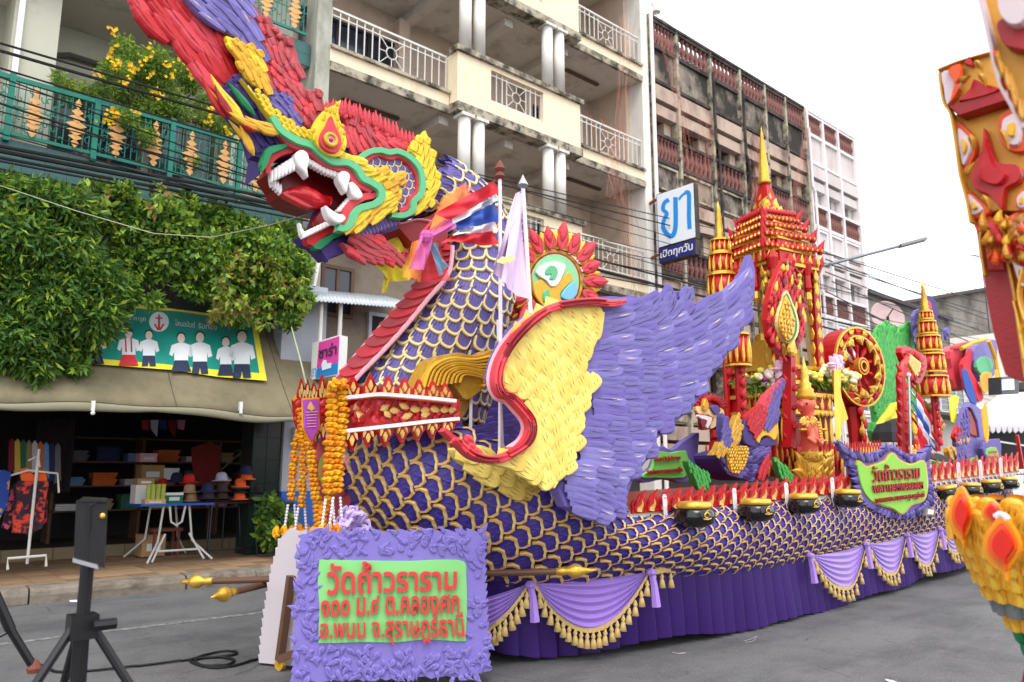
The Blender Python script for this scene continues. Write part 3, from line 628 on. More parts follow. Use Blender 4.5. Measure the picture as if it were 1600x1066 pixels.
# ---------- dark mouldy building ----------
DB = thing('weathered_building', (21, 13.5, 0), 'weathered pinkish shop building black with mould under its roof balustrade', 'building')
bal = MB(); bal.smooth = True
bal.lathe([(.075, 0), (.075, .05), (.045, .09), (.085, .22), (.09, .3), (.05, .46), (.04, .56), (.07, .62), (.07, .68)], n=8)
balme = {k: bal.mesh('baluster', M_[k]) for k in ('balred',)}
xs = [16.62, 17.9, 19.65, 21.33, 22.87, 24.23, 25.6]
def facade(B, xs, wall, panel, rail, trim, y0, alltop=True, lower=True):
    x0, x1 = xs[0], xs[-1]
    box('back_wall', (x0-.1, y0+1.3, 2.5), (x1, y0+1.5, 14.9), M_['redin'], B)
    for fl, (zr, nb) in enumerate(((14.92, 7), (11.35, 7), (8.02, 7), (4.7, 0))):
        box('floor_slab', (x0, y0+.1, zr-1.05), (x1, y0+1.3, zr-.9), M_['soffit'], B)
        for i in range(len(xs)-1):
            a, b = xs[i]+.09, xs[i+1]-.05
            # rail top, balusters, lower rail
            box('rail_top', (a-.02, y0-.03, zr-.1), (b+.02, y0+.17, zr), rail, B); box('rail_base', (a, y0, zr-.9), (b, y0+.14, zr-.78), rail, B)
            for k in range(nb): obj('baluster', balme['balred'], B, Matrix.Translation((a+(b-a)*(k+.5)/nb, y0+.07, zr-.78)))
            if fl == 0: # tall panel with recessed field, ledges
                p = box('wall_panel', (a, y0+.08, zr-2.1), (b, y0+.2, zr-.9), panel, B)
                box('ledge', (a, y0-.02, zr-2.0), (b, y0+.08, zr-1.9), rail, B)
                box('sun_shade', (a, y0-.05, zr-2.55), (b, y0+.5, zr-2.1), wall, B); box('sun_shade', (a, y0+.02, zr-3.0), (b, y0+.3, zr-2.66), wall, B)
            else:
                box('wall_panel', (a, y0+.06, zr-1.75), (b, y0+.2, zr-.9), panel if fl == 1 and i < 3 else wall, B)
                fr = MB().box(a+.05, y0, zr-1.02, b-.05, y0+.06, zr-.95).box(a+.05, y0, zr-1.7, b-.05, y0+.06, zr-1.64).box(b-.12, y0, zr-1.64, b-.06, y0+.06, zr-1.02); fr.build('panel_moulding', trim, B)
                box('sun_shade', (a, y0+.02, zr-2.2), (b, y0+.5, zr-1.82), wall, B); box('sun_shade', (a, y0+.06, zr-2.6), (b, y0+.3, zr-2.3), wall, B)
            if fl < 3:
                zt = zr-(3.0 if fl == 0 else 2.6); zb = (11.35, 8.02, 4.7)[fl]
                box('window_pier', (b-.32, y0+.25, zb-.1), (b, y0+.5, zt), M_['beige'] if wall is not M_['pinkw'] else wall, B)
                if (i+fl) % 2 == 0: window(B, a+.1, b-.35, zb-.85, zt-.1, y0+1.28, M_['brownfr'], M_['dark'], 2)
                else: box('shutter', (a+.1, y0+1.22, zb-.85), (b-.4, y0+1.28, zt-.1), M_['redin'], B)
                box('party_fin', (b+.0, y0+.5, zb-.9), (b+.08, y0+1.3, zt+.3), wall, B)
    for i, xx in enumerate(xs): box('pilaster', (xx-.03, y0-.05, 2.6), (xx+.08, y0+.25, 14.98), M_['stain'] if wall is not M_['pinkw'] else trim, B)
    box('roof_coping', (x0, y0-.06, 14.92), (x1, y0+.22, 15.0), rail, B)
facade(DB, xs, M_['redwall'], M_['mould'], M_['mould2'], M_['stain'], 13.0)
for z in (1, 2, 3):
    MB().box(16.6, 13.9, .2, 25.6, 14.1, 2.6)
box('ground_floor', (16.6, 14.4, .182), (25.6, 14.6, 2.6), mat('shop_dark_grey', (84, 78, 76), .8, .3, 1.5), DB)  # ground floor in mottled dark grey
wm = MB().lathe([(.14, 0), (.15, .3), (.1, .36), (.02, .38)], (17.15, 13.1, 15.3), 8).bar((17.15, 13.1, 14.95), (17.15, 13.1, 15.9), .03).lathe([(.16, 0), (.13, .3), (.03, .34)], (17.6, 13.1, 15.0), 8); wm.build('roof_siren', M_['white'], DB)
for i, xx in enumerate((19.7, 21.4, 25.75)):
    MB().tube([(xx, 12.9, 14.2), (xx, 12.9, 11.9), (xx+.12, 12.88, 11.7), (xx+.12, 12.88, 8.0), (xx+.2, 12.88, 7.8), (xx+.2, 12.88, 3)], .045, 6).build('drain_pipe', M_['pinktrim'] if i == 2 else M_['mould2'], DB)
# loose red netting draped over the fronts
def net(x0, z0, x1, z1, w, y):
    mb = MB(); n = 26
    for s in range(16):
        o = random.uniform(-w, w); o2 = random.uniform(-w, w)
        pts = [(x0+(x1-x0)*t/8+o*(1-t/8)+o2*t/8+math.sin(t+s)*.04, y-.1*math.sin(t*.4), z0+(z1-z0)*t/8) for t in range(9)]
        mb.tube(pts, .006, 3, False)
    o = mb.build('torn_netting', mat('red_net', (226, 150, 130), .8, .1, alpha=.14), DB)
net(17.0, 14.3, 18.3, 9.2, .35, 12.75); net(19.0, 12.4, 18.4, 9.0, .5, 12.75); net(22.0, 12.6, 21.2, 9.5, .3, 12.75); net(25.4, 14.2, 23.6, 10.3, .35, 12.75); net(14.9, 13.8, 14.2, 8.5, .35, 12.4); net(13.8, 10.5, 15.4, 5.5, .6, 12.35)

# ---------- pink white building ----------
PB = thing('pale_building', (27.6, 13.5, 0), 'tall pale pink white building at the end of the row against the sky', 'building')
facade(PB, [25.78, 26.95, 28.15, 29.55], M_['pinkw'], M_['pinkw'], M_['pinktrim'], M_['pinktrim'], 13.0)
box('end_wall', (29.6, 13.0, 0), (29.75, 24, 14.9), M_['pinkw'], PB); box('ground_floor', (25.7, 14.1, .182), (29.6, 14.3, 2.6), M_['pinkw'], PB)
window(PB, 27.0, 28.1, 5.2, 6.9, 13.0, M_['pinktrim'], M_['glassd'], 2); window(PB, 28.3, 29.4, 5.2, 6.9, 13.0, M_['pinktrim'], M_['glassd'], 2)
# ---------- lower far buildings ----------
FB = thing('far_building', (34, 14, 0), 'low far building with grey stained concrete parapet and white upper wall', 'building')
box('wall', (31.5, 13.4, 0), (47, 24, 6.6), M_['farwhite'], FB)
def zAt(x, y, Y): return P(x, y, Y)
mb = MB().box(31.8, 13.9, 6.6, 40.5, 22, 9.0); mb.build('roof_parapet', M_['greywall'], FB)
box('roof_edge', (31.6, 13.7, 9.0), (40.7, 22.2, 9.15), M_['roofdark'], FB); box('ledge', (31.4, 13.1, 6.2), (47.1, 13.4, 6.5), M_['farwhite'], FB)
box('canopy', (31.4, 12.3, 4.0), (47, 13.4, 4.12), M_['roofdark'], FB)
window(FB, 33, 35.4, 4.3, 5.9, 13.38, M_['bwhite'], M_['glassd'], 3); window(FB, 37, 40, 4.3, 5.9, 13.38, M_['bwhite'], M_['glassd'], 3)
for k in range(9): MB().box(31.4, 13.34, 4.2+k*.22, 47, 13.37, 4.22+k*.22).build('cladding_board', M_['farwhite'], FB)
FC = thing('distant_building', (55, 14, 0), 'distant brown roofed building between the grey parapet and the red float', 'building')
box('wall', (47.2, 13.6, 0), (75, 26, 9.2), M_['farwhite'], FC); box('roof_house', (54, 14.2, 9.2), (62, 22, 13.0), M_['greywall'], FC); box('roof_cap', (53.6, 13.9, 13.0), (62.4, 22.4, 13.2), M_['roofdark'], FC)
box('rusty_roof', (47.2, 12.4, 9.2), (75, 13.6, 10.6), M_['rust'], FC); box('canopy', (47.2, 11.8, 6.0), (75, 13.6, 6.4), M_['roofdark'], FC)
window(FC, 49, 53, 6.8, 8.6, 13.58, M_['bwhite'], M_['dark'], 3); window(FC, 56, 60, 6.8, 8.6, 13.58, M_['bwhite'], M_['dark'], 3)
an = MB().bar((50, 15, 9.2), (50, 15, 14.8), .05).bar((48.3, 15, 14.1), (51.8, 15, 14.4), .04)
for k in range(6): an.bar((48.7+k*.5, 14.6, 14.15+k*.04), (48.7+k*.5, 15.4, 14.15+k*.04), .03)
tag(an.build('roof_antenna', M_['mould2']), 'thin television aerial on a rooftop against the white sky', 'aerial')
DISH = thing('satellite_dish', (0, 0, 0), 'round pinkish satellite dish on the low roof behind the green leaves', 'satellite dish')
c = P(1387, 495, 12.9); r = (P(1400, 500, 12.9)-P(1376, 480, 12.9)).length*.5; DISH.location = (c.x, c.y, 0)
MB().lathe([(.02, -r*.22), (r*.5, -r*.16), (r*.85, -r*.04), (r, .0), (r*.98, .02), (r*.5, -r*.12), (.02, -r*.18)], c, 24, (-.6, -.75, .2)).build('dish', mat('dish', (206, 176, 176), .5, .06), DISH)
MB().bar((c.x, c.y+.1, 4.0), c, .08).bar(c, c+Vector((-.5, -.45, .2)), .03).build('mount', M_['mould2'], DISH)
# ================= AWNINGS, SIGNS, PLANTS, WIRES =================
AW = thing('canvas_awning', (3, 12.6, 0), 'olive brown canvas awning sloping down over the dark clothes shop', 'awning')
def awn_pt(u, v):  # u along the street 0..1, v from wall 0 to hem 1
    x = -3.5+u*9.75; z = 4.35-1.80*v+.25*v*(1-v)*-1; y = 13.35-1.5*v
    return Vector((x-(.5*v*max(0, u-.93)/.07*-.6), y, z+.02*math.sin(u*34)*(v)-.03*math.sin(u*math.pi*5)*(v**3)))
def grid(nu, nv, f, name, m, parent, t=0, smooth=True):
    mb = MB(); mb.smooth = smooth; vs = [f(i/nu, j/nv) for i in range(nu+1) for j in range(nv+1)]
    mb.add(vs, [(i*(nv+1)+j, (i+1)*(nv+1)+j, (i+1)*(nv+1)+j+1, i*(nv+1)+j+1) for i in range(nu) for j in range(nv)])
    o = mb.build(name, m, parent)
    if t: s = o.modifiers.new('thick', 'SOLIDIFY'); s.thickness = t; s.offset = 0
    return o
grid(60, 12, awn_pt, 'awning_cloth', M_['awn'], AW, .01)
def hem(u, v):
    p = awn_pt(u, 1); sag = abs(math.sin((u*9.75-3.5+.7)*math.pi/2.05)); return p+Vector((0, -.01-.02*math.sin(v*3), -.01-v*(.07+.05*sag)))
grid(90, 4, hem, 'awning_hem', M_['awn2'], AW, .006)
for x in (145, 376):
    p = P(x, 640, 11.82); MB().box(p.x-.025, 11.79, p.z-.02, p.x+.02, 11.85, p.z+.12).ball((p.x, 11.8, p.z-.05), .03, 6).build('awning_clip', M_['white'], AW)
for u in (.5, .74, .93): MB().tube([awn_pt(u, v/6)-Vector((0, .008, 0)) for v in range(7)], .006, 4).build('seam', M_['grout'], AW)
MB().tube([awn_pt(u/10, 1)+Vector((0, .05, .01)) for u in range(11)], .02, 6).build('front_rod', M_['steel'], AW)
# school uniform banner lying on the awning
BAN = thing('banner', (3, 12.5, 3), 'teal and yellow banner printed with pupils in school uniform, hung on the awning', 'banner')
def SB(x, y):   # plane of the awning, 3 cm in front
    return None
bn = Vector((0, -1.80, 1.5)).normalized(); bn = Vector((0, -.77, .64)); S_B = (Vector((3, 12.63, 3.42))+Vector((0, -1.0, .83)).normalized()*.07, Vector((0, -1.0, .83)))
def away_fix(): pass
zb = zm(0, 270, 3.23125)
bp = lambda name, pts, m, d=0, t=.004, sm=0: plate(name, pts, (S_B[0]+S_B[1].normalized()*d, S_B[1]), t, m, BAN, sm, .2)
bp('cloth', zb((330, 690), (620, 655), (900, 690), (1290, 732), (1320, 890), (1348, 1050), (1100, 1030), (1000, 1015), (870, 995), (540, 970), (340, 955)), M_['byel'])
bp('teal_field', zb((480, 690), (640, 680), (900, 700), (1270, 752), (1310, 1010), (1060, 990), (800, 962), (530, 940), (470, 935)), M_['bteal'], .006)
def figure(cx, top, h, w, shirt, skirt, kind=0, lean=0):
    # head, hair, shirt with arms, skirt / trousers printed on the cloth
    k = h/180
    bp('printed_hair', zb(*[(cx+lean+math.cos(a*math.pi/5)*22*k, top+18*k+math.sin(a*math.pi/5)*22*k) for a in range(10)]), M_['hairp'], .009, .002)
    bp('printed_face', zb(*[(cx+lean+math.cos(a*math.pi/5)*18*k, top+25*k+math.sin(a*math.pi/5)*22*k) for a in range(10)]), M_['skinp'], .012, .002)
    bp('printed_shirt', zb((cx-12*k, top+46*k), (cx+12*k, top+46*k), (cx+w*.5, top+58*k), (cx+w*.62, top+105*k), (cx+w*.42, top+112*k), (cx+w*.36, top+90*k), (cx+w*.36, top+130*k), (cx-w*.36, top+130*k), (cx-w*.36, top+90*k), (cx-w*.46, top+110*k), (cx-w*.62, top+100*k), (cx-w*.5, top+58*k)), shirt, .0145, .002)
    if kind == 0: bp('printed_skirt', zb((cx-w*.33, top+128*k), (cx+w*.33, top+128*k), (cx+w*.52, top+h), (cx-w*.52, top+h)), skirt, .017, .002)
    else:
        bp('printed_trousers', zb((cx-w*.34, top+128*k), (cx+w*.34, top+128*k), (cx+w*.42, top+h), (cx+w*.06, top+h), (cx, top+150*k), (cx-w*.06, top+h), (cx-w*.42, top+h)), skirt, .017, .002)
figure(480, 770, 195, 90, M_['bwhite'], M_['bnavy']); figure(650, 785, 188, 95, M_['bwhite'], M_['bred']); figure(752, 795, 180, 85, M_['bwhite'], M_['bnavy'], 1)
for q in (-14, 14): bp('printed_strap', zb((645+q, 832), (651+q, 832), (655+q, 905), (647+q, 905)), M_['bred'], .019, .002)
figure(915, 808, 195, 98, M_['bwhite'], M_['bnavy']); figure(1010, 802, 212, 100, M_['bwhite'], M_['bnavy'], 1); figure(1140, 828, 195, 80, M_['bwhite'], M_['bnavy']); figure(1222, 795, 240, 110, M_['bwhite'], M_['bnavy'], 1)
bp('crest_disc', zb(*[(803+50*math.cos(a*math.pi/10), 752+50*math.sin(a*math.pi/10)) for a in range(20)]), M_['bwhite'], .009, .002)
for pts in (((799, 715), (807, 715), (809, 785), (797, 785)), ((785, 730), (821, 730), (821, 737), (785, 737)), ((776, 765), (785, 762), (797, 783), (809, 783), (822, 762), (832, 765), (812, 795), (794, 795))): bp('printed_anchor', zb(*pts), M_['signr'], .012, .002)
S3 = (S_B[0]+S_B[1].normalized()*.012, S_B[1])
for s, q in (('ราคาถูก', ((650, 752), (735, 758), (735, 732), (650, 728))), ('โสมอนันต์', ((885, 772), (985, 784), (985, 752), (885, 742))), ('รับทอง', ((1000, 785), (1095, 795), (1095, 765), (1000, 756)))):
    textq('banner_print', s, [P(*p, S3) for p in zb(*q)], M_['bwhite'], BAN, .002)

# corrugated small canopy + posts + pharmacy style sign at px 490-640
CA = thing('metal_canopy', (8, 12.4, 0), 'small grey corrugated metal canopy with curled front edge beside the vines', 'canopy')
zs = zm(440, 380, 4.44)
def corr(u, v):
    a = P(*zs((205, 345))[0], 12.3); b = P(*zs((880, 405))[0], 12.3)
    p = a+(b-a)*u; p.z -= 0; w = .012*math.sin(u*170)
    return Vector((p.x, 12.3+.85*v, p.z+.28*v-.02+w-(.12 if v < .01 else 0)))
grid(260, 5, corr, 'corrugated_sheet', M_['corr'], CA, .004)
for x in (275, 410): p = P(*zs((x, 440))[0], 12.5); MB().tube([(p.x, 12.5, p.z+.1), (p.x, 12.5, p.z-1.1)], .04).build('post', M_['railw'], CA)
p = P(*zs((245, 180))[0], 12.2); q = P(*zs((225, 300))[0], 12.2); MB().tube([P(*zs((268, 60))[0], 12.2), q], .035).build('tube_lamp', M_['white'], CA)
MB().box(q.x-.3, 12.75, 3.35, q.x+.55, 13.1, 5.0).build('grey_box', M_['lgrey'], CA)
SG = thing('lightbox_sign', (7, 12.4, 3), 'small white lightbox sign with magenta and blue panel hung from the canopy posts', 'sign')
o_ = P(*zs((300, 800))[0], 12.2); S_S = (o_, Vector((-.93, -.36, 0)))
pl = lambda name, pts, m, d=0, t=.01: plate(name, zs(*pts), (o_+S_S[1].normalized()*d, S_S[1]), t, m, SG, 0, .2)
pl('case', ((213, 692), (402, 636), (390, 915), (200, 950)), M_['white'], 0, .22)
pl('pink_panel', ((258, 690), (400, 645), (392, 825), (243, 868)), M_['smag'], .012); pl('blue_panel', ((243, 872), (391, 829), (386, 905), (236, 938)), M_['skyb'], .012)
textq('sign_text', 'ซาร่า', [P(*p, (o_+S_S[1].normalized()*.024, S_S[1])) for p in zs((256, 805), (380, 770), (384, 680), (262, 720))], M_['bnavy'], SG, .006, .02)
pl('printed_bottle', ((275, 840), (290, 810), (310, 815), (312, 835), (345, 830), (342, 865), (280, 885)), M_['swhite'], .024, .004)
textq('sign_text', 'ยา', [P(*p, (o_+S_S[1].normalized()*.012, S_S[1])) for p in zs((204, 930), (236, 924), (240, 865), (210, 872))], M_['sblue'], SG, .004)
# big pharmacy sign
BS = thing('pharmacy_sign', (14, 11, 7), 'large white projecting sign with two big blue Thai letters and a navy strip below', 'sign')
z1 = zm(1000, 260, 3.9475); o1 = P(1057, 345, 12.0); S1 = (o1, Vector((-1, -.16, 0)))
p1 = lambda name, pts, m, d=0, t=.01, sm=0: plate(name, z1(*pts), (o1+S1[1].normalized()*d, S1[1]), t, m, BS, sm, .2)
p1('case', ((100, 175), (330, 98), (345, 440), (112, 505)), M_['mould2'], 0, .26); p1('face', ((103, 178), (327, 101), (341, 436), (115, 501)), M_['swhite'], .01)
p1('case', ((112, 510), (345, 445), (346, 540), (118, 600)), M_['mould2'], 0, .26); p1('navy_face', ((118, 513), (338, 453), (341, 535), (121, 592)), M_['snavy'], .01)
def lt(s, q, m, d, t=.008, bold=.0): return textq('letter', s, [P(*p, (o1+S1[1].normalized()*d, S1[1])) for p in z1(*q)], m, BS, t, bold)
band('letter', z1((178, 205), (150, 225), (142, 265), (165, 290), (148, 330), (142, 375), (165, 415), (195, 430), (215, 395), (220, 320), (218, 190)), lambda t: (24 if t < .5 else 28)/3.9475, (o1+S1[1].normalized()*.02, S1[1]), .008, M_['sblue'], BS)
band('letter', z1((240, 205), (258, 180), (298, 160), (302, 230), (302, 320), (306, 385)), lambda t: (14 if t < .3 else 26)/3.9475, (o1+S1[1].normalized()*.02, S1[1]), .008, M_['sblue'], BS)
lt('เปิดทุกวัน', ((124, 582), (325, 530), (325, 462), (128, 520)), M_['white'], .02, .006, .015)
for yy, xx in ((205, 100), (545, 110)): a = P(*z1((xx, yy))[0], S1); MB().bar(a, (16.2, 13, a.z-.1), .06).build('bracket', M_['rust'], BS)

# ---------- plants ----------
def blobs(pts, Y, dy=.35):
    out = []
    for x, y, r in pts:
        c = P(x, y, Y+random.uniform(-.25, .2)); s = (P(x+1, y, Y)-P(x, y, Y)).length; rr = r*s
        out.append((tuple(c), (rr, max(.25, dy*rr+.15), rr*.85)))
    return out
V1 = thing('climbing_shrub', (1, 12.6, .2), 'big dark feathery leaved shrub hanging over the left half of the awning', 'shrub')
mb = MB()
for k in range(9): mb.tube([P(x, y, 13.2)+Vector((0, random.uniform(-.2, 0), 0)) for x, y in ((20+k*22, 290+k*4), (25+k*19+random.randint(-20, 20), 400), (30+k*16, 520))], [.035, .025, .008], 5)
mb.build('stem', M_['brownfr'], V1)
leaves('foliage', blobs([(10, 300, 45), (60, 310, 45), (110, 330, 50), (30, 370, 70), (100, 400, 70), (20, 450, 75), (90, 470, 80), (150, 440, 55), (30, 530, 70), (100, 530, 62), (60, 570, 32), (20, 560, 35), (150, 500, 46), (180, 470, 30), (-40, 450, 90), (60, 596, 10), (120, 575, 16)], 12.2), 27000, .15, [LG1, LG1, LG2, LG2, LG3], V1, .55, .26)
V2 = thing('climbing_shrub', (4.5, 12.8, .2), 'dense green vine mass hanging between the balcony and the banner on the right', 'shrub')
mb = MB()
for k in range(11): mb.tube([P(x, y, 13.2)+Vector((0, random.uniform(-.2, 0), 0)) for x, y in ((180+k*26, 320+k*5), (185+k*26+random.randint(-20, 20), 400), (190+k*24, 470))], [.03, .02, .008], 5)
mb.build('stem', M_['brownfr'], V2)
lb = []
for k in range(46):
    x = random.choice((random.uniform(330, 475), random.uniform(0, 480))); y = random.uniform(400, 500) if x > 300 else random.uniform(280, 330); lb.append((x, y, random.uniform(4, 9))); lb.append((x+random.uniform(-4, 4), y+random.uniform(8, 16), random.uniform(3, 6)))
leaves('trailing_sprig', blobs([(x, y, r) for x, y, r in lb if x > 320 or y < 340], 12.1), 1500, .12, [LG3, LG2, LGB], V2, .7, .45)
leaves('foliage', blobs([(170, 330, 40), (210, 350, 45), (190, 300, 20), (260, 345, 42), (300, 370, 45), (250, 400, 50), (200, 410, 45), (330, 400, 50), (310, 440, 38), (370, 420, 52), (380, 370, 40), (420, 400, 48), (440, 440, 44), (400, 470, 35), (450, 380, 40), (465, 470, 24), (452, 500, 12), (340, 345, 34), (190, 450, 30), (240, 470, 12), (350, 490, 12), (372, 500, 8), (290, 320, 28), (470, 420, 16), (150, 300, 24)], 12.5), 27000, .12, [LG1, LG2, LG2, LG3, LG3], V2, .3, .5)
V3 = thing('flowering_tree', (3.2, 13.4, 6.5), 'yellow flowering shrub with feathery light leaves behind the green balcony railing', 'shrub')
mb = MB(); 
for k in range(12): a = P(245, 250, 13.6); mb.tube([a, P(230+random.randint(-30, 40), 190, 13.5), P(200+k*12, 80+random.randint(0, 60), 13.4)], [.03, .018, .006], 5)
mb.build('stem', M_['brownfr'], V3)
fb = [(195, 75, 22), (215, 100, 30), (180, 110, 26), (245, 120, 32), (290, 110, 26), (200, 145, 30), (255, 150, 36), (165, 135, 16), (225, 180, 30), (280, 170, 26), (195, 185, 20), (320, 160, 16), (300, 130, 16), (345, 195, 18), (320, 185, 14), (230, 215, 16), (130, 145, 18), (100, 135, 14), (110, 155, 14), (245, 90, 20), (365, 200, 10), (300, 255, 12), (90, 120, 8)]
leaves('foliage', blobs(fb, 13.1), 12000, .10, [LG4, LG3, LG2], V3, .25, .22)
fl = MB()
for k in range(5): a = k*2*math.pi/5; fl.add([(0, 0, 0), (math.cos(a-.5)*.03, math.sin(a-.5)*.03, .015), (math.cos(a)*.045, math.sin(a)*.045, .01), (math.cos(a+.5)*.03, math.sin(a+.5)*.03, .015)], [(0, 1, 2, 3)])
fl.lathe([(.004, -.03), (.014, 0), (.006, .01)], n=6); fme = fl.mesh('blossom', FLY)
cl = [(178, 50), (152, 118), (172, 88), (182, 100), (228, 92), (220, 100), (235, 75), (290, 100), (297, 108), (300, 118), (265, 118), (235, 120), (248, 150), (240, 145), (213, 175), (175, 172), (182, 180), (168, 185), (170, 192), (325, 190), (330, 175), (327, 168), (356, 210), (370, 218), (205, 108), (182, 72), (278, 95), (262, 105), (195, 130), (200, 125), (150, 112), (182, 103), (305, 98), (350, 200)]
for cx, cy in cl:
    for k in range(random.choice((4, 6, 9))):
        p = P(cx+random.gauss(0, 4), cy+random.gauss(0, 4), 12.62+random.uniform(-.1, .1))
        obj('blossom', fme, V3, Matrix.Translation(p) @ Matrix.Rotation(R(90)+random.uniform(-.7, .7), 4, 'X') @ Matrix.Rotation(random.uniform(-.8, .8), 4, 'Y') @ Matrix.Scale(random.uniform(.55, .95), 4))
V4 = thing('potted_plant', (5.9, 13.3, .2), 'leafy green plant by the blue wall at the shop corner', 'plant')
MB().lathe([(.11, 0), (.15, .22), (.13, .22), (.02, .2)], (5.95, 13.2, .19), 12).build('pot', M_['roofdark'], V4)
leaves('foliage', [((5.95, 13.2, .75), (.34, .3, .42)), ((6.05, 13.1, .5), (.38, .3, .28)), ((5.8, 13.15, 1.0), (.2, .2, .25))], 900, .14, [LG2, LG1, LG3], V4, .3, .5)

# ---------- overhead wires ----------
def wire(pts, r, m, label, n=14, sag=0, cat='wire', group='overhead cables along the street'):
    a, b = Vector(pts[0]), Vector(pts[-1]); L = []
    for i in range(n+1):
        t = i/n; p = a+(b-a)*t; p.z -= sag*4*t*(1-t); L.append(p)
    return tag(MB().tube(L, r, 6).build('cable', m), label, cat, group)
def wpx(x0, y0, x1, y1, Y): return [P(x0, y0, Y), P(x1, y1, Y)]
WL = 'black overhead cable sagging along the shop fronts'; WT = 'thick black bundled overhead cable sagging below the green balcony'
for i, (x0, y0, x1, y1, r, sg) in enumerate([(-60, 62, 470, 215, .03, 0), (-60, 50, 470, 205, .022, 0), (-60, 86, 470, 248, .018, .02), (-60, 96, 480, 300, .014, .02), (-60, 128, 480, 305, .016, .0), (-60, 140, 480, 318, .02, .02), (-60, 155, 480, 300, .012, .03), (-60, 172, 480, 330, .014, .01), (-60, 215, 500, 322, .034, .02), (-60, 222, 500, 332, .04, .02), (-60, 232, 500, 338, .03, .03), (-60, 238, 500, 348, .02, .02), (-60, 190, 500, 345, .012, .02), (-60, 110, 480, 262, .01, .02)]):
    a, b = wpx(x0, y0, x1, y1, 12.35-.01*i); d = b-a; rk = sorted((62, 50, 86, 96, 128, 140, 155, 172, 215, 222, 232, 238, 190, 110)).index(y0); wire([a-d*.7, b+d*.35], r*.8, M_['cable'], ORD[rk]+' black cable from the top at the left edge, crossing the green balcony', sag=sg)
for i, (x0, y0, x1, y1, r) in enumerate([(700, 262, 1180, 372, .016), (700, 268, 1180, 385, .02), (880, 318, 1180, 412, .014), (860, 330, 1180, 418, .012), (840, 352, 1180, 428, .012), (900, 384, 1180, 432, .012), (880, 392, 1180, 470, .03), (880, 408, 1180, 484, .04), (900, 424, 1180, 478, .02), (880, 372, 1180, 458, .014), (900, 400, 1200, 462, .016)]):
    a, b = wpx(x0, y0, x1, y1, 12.2-.012*i); d = b-a; wire([a-d*.4, b+d*2.2], r*.8, M_['cable'], ORD[sorted((262, 268.5, 318, 330, 352, 384, 392, 408, 424, 372, 400)).index(y0+(.5 if y0 == 268 else 0))]+' cable from the top between the cream balconies and the blue lettered sign')
for i, (x0, y0, x1, y1) in enumerate([(1290, 395, 1530, 470), (1290, 405, 1545, 500), (1290, 425, 1540, 520), (1300, 440, 1540, 545), (1300, 415, 1540, 490), (1290, 455, 1500, 560), (1310, 470, 1480, 545), (1290, 470, 1400, 520)]):
    a, b = wpx(x0, y0, x1, y1, 11.6-.02*i); wire([a, b], .02, M_['cableg'], ORD[sorted((395, 405, 425, 440, 415, 455, 470, 471)).index(y0+(i == 7))]+' thin wire from the top at the far end of the street', sag=.02, group='thin wires at the far end of the street')
a, b = P(0, 290, 10.5), P(487, 333, 6.0); tag(MB().tube([a, P(120, 330, 9), P(240, 365, 8), P(330, 371, 7.2), P(420, 352, 6.5), b], .0045, 5).build('guy_rope', M_['rope']), 'thin pale rope sagging from the left to the dragon jaw', 'rope')
a = P(455, 510, 12.2); tag(MB().tube([a, P(470, 565, 9), P(478, 598, 6.2)], .01, 5).build('guy_rope', M_['rope']), 'pale rope running down to the front crown band', 'rope')
# street lamp
LP = thing('street_lamp', (0, 0, 0), 'grey street lamp arm with flat LED head against the sky', 'street lamp')
a, b, c = P(1300, 412, 11.6), P(1408, 384, 10.2), P(1446, 374, 9.6); LP.location = (a.x, a.y, 0)
MB().tube([a-(b-a)*.3, a, b], .05, 8).tube([a-(b-a)*.3, Vector(((a-(b-a)*.3).x, (a-(b-a)*.3).y, 0))], .07, 8).build('arm', mat('lamp_arm', (130, 140, 150), .4, .05, metal=.4), LP)
mb = MB(); d = (c-b).normalized(); mb.bar(b-d*.05, c, .34, .09); mb.build('lamp_head', mat('lamp_head', (150, 150, 150), .45, .05), LP)

# ---------- shop goods ----------
def S14(x, y): return P(x, y, 14.0)
TB = thing('folding_table', (4.4, 13.9, .18), 'folding table with blue top and white tube legs in front of the shop', 'table')
a = P(208, 787, 13.9); b = P(320, 787, 13.9); tz = a.z
MB().box(a.x, 13.45, tz-.035, b.x, 14.35, tz).build('tabletop', mat('blue_top', (40, 96, 190), .4, .1), TB)
for s, yy in ((0, 13.55), (1, 14.25)):
    MB().tube([(a.x+.38, yy, tz-.04), (a.x+.33, yy, .5), (a.x+.1, yy-.3*(1-2*s), .2)], .018).tube([(b.x-.38, yy, tz-.04), (b.x-.3, yy, .5), (b.x-.05, yy-.3*(1-2*s), .2)], .018).build('leg', M_['railw'], TB)
MB().tube([(a.x+.3, 13.4, .36), (b.x-.25, 13.4, .36)], .018).tube([(a.x+.2, 13.35, .2), (a.x+.42, 13.5, .62)], .018).tube([(b.x-.15, 13.35, .2), (b.x-.37, 13.5, .62)], .018).build('brace', M_['railw'], TB)
MB().tube([(a.x+.46, 13.5, tz-.04), (a.x+.5, 13.5, tz-.3), (a.x+.6, 13.5, tz-.36), (b.x-.6, 13.5, tz-.36), (b.x-.5, 13.5, tz-.3), (b.x-.46, 13.5, tz-.04)], .018).build('hoop', M_['railw'], TB)
def crate(x, y, w, h, d, m, lab, z=None, Y=13.8, lid=None):
    p = P(x, y, Y); z = p.z if z is None else z
    t = thing('box', (p.x, Y, z), lab, 'box'); MB().box(p.x-w/2, Y, z, p.x+w/2, Y+d, z+h).build('carton', m, t)
    MB().box(p.x-w/2-.004, Y-.004, z+h*.78, p.x+w/2+.004, Y+d+.004, z+h+.003).build('lid', lid or m, t)
    MB().box(p.x-w*.3, Y-.007, z+h*.25, p.x+w*.3, Y-.001, z+h*.6).build('print_panel', M_['bwhite'], t); return t
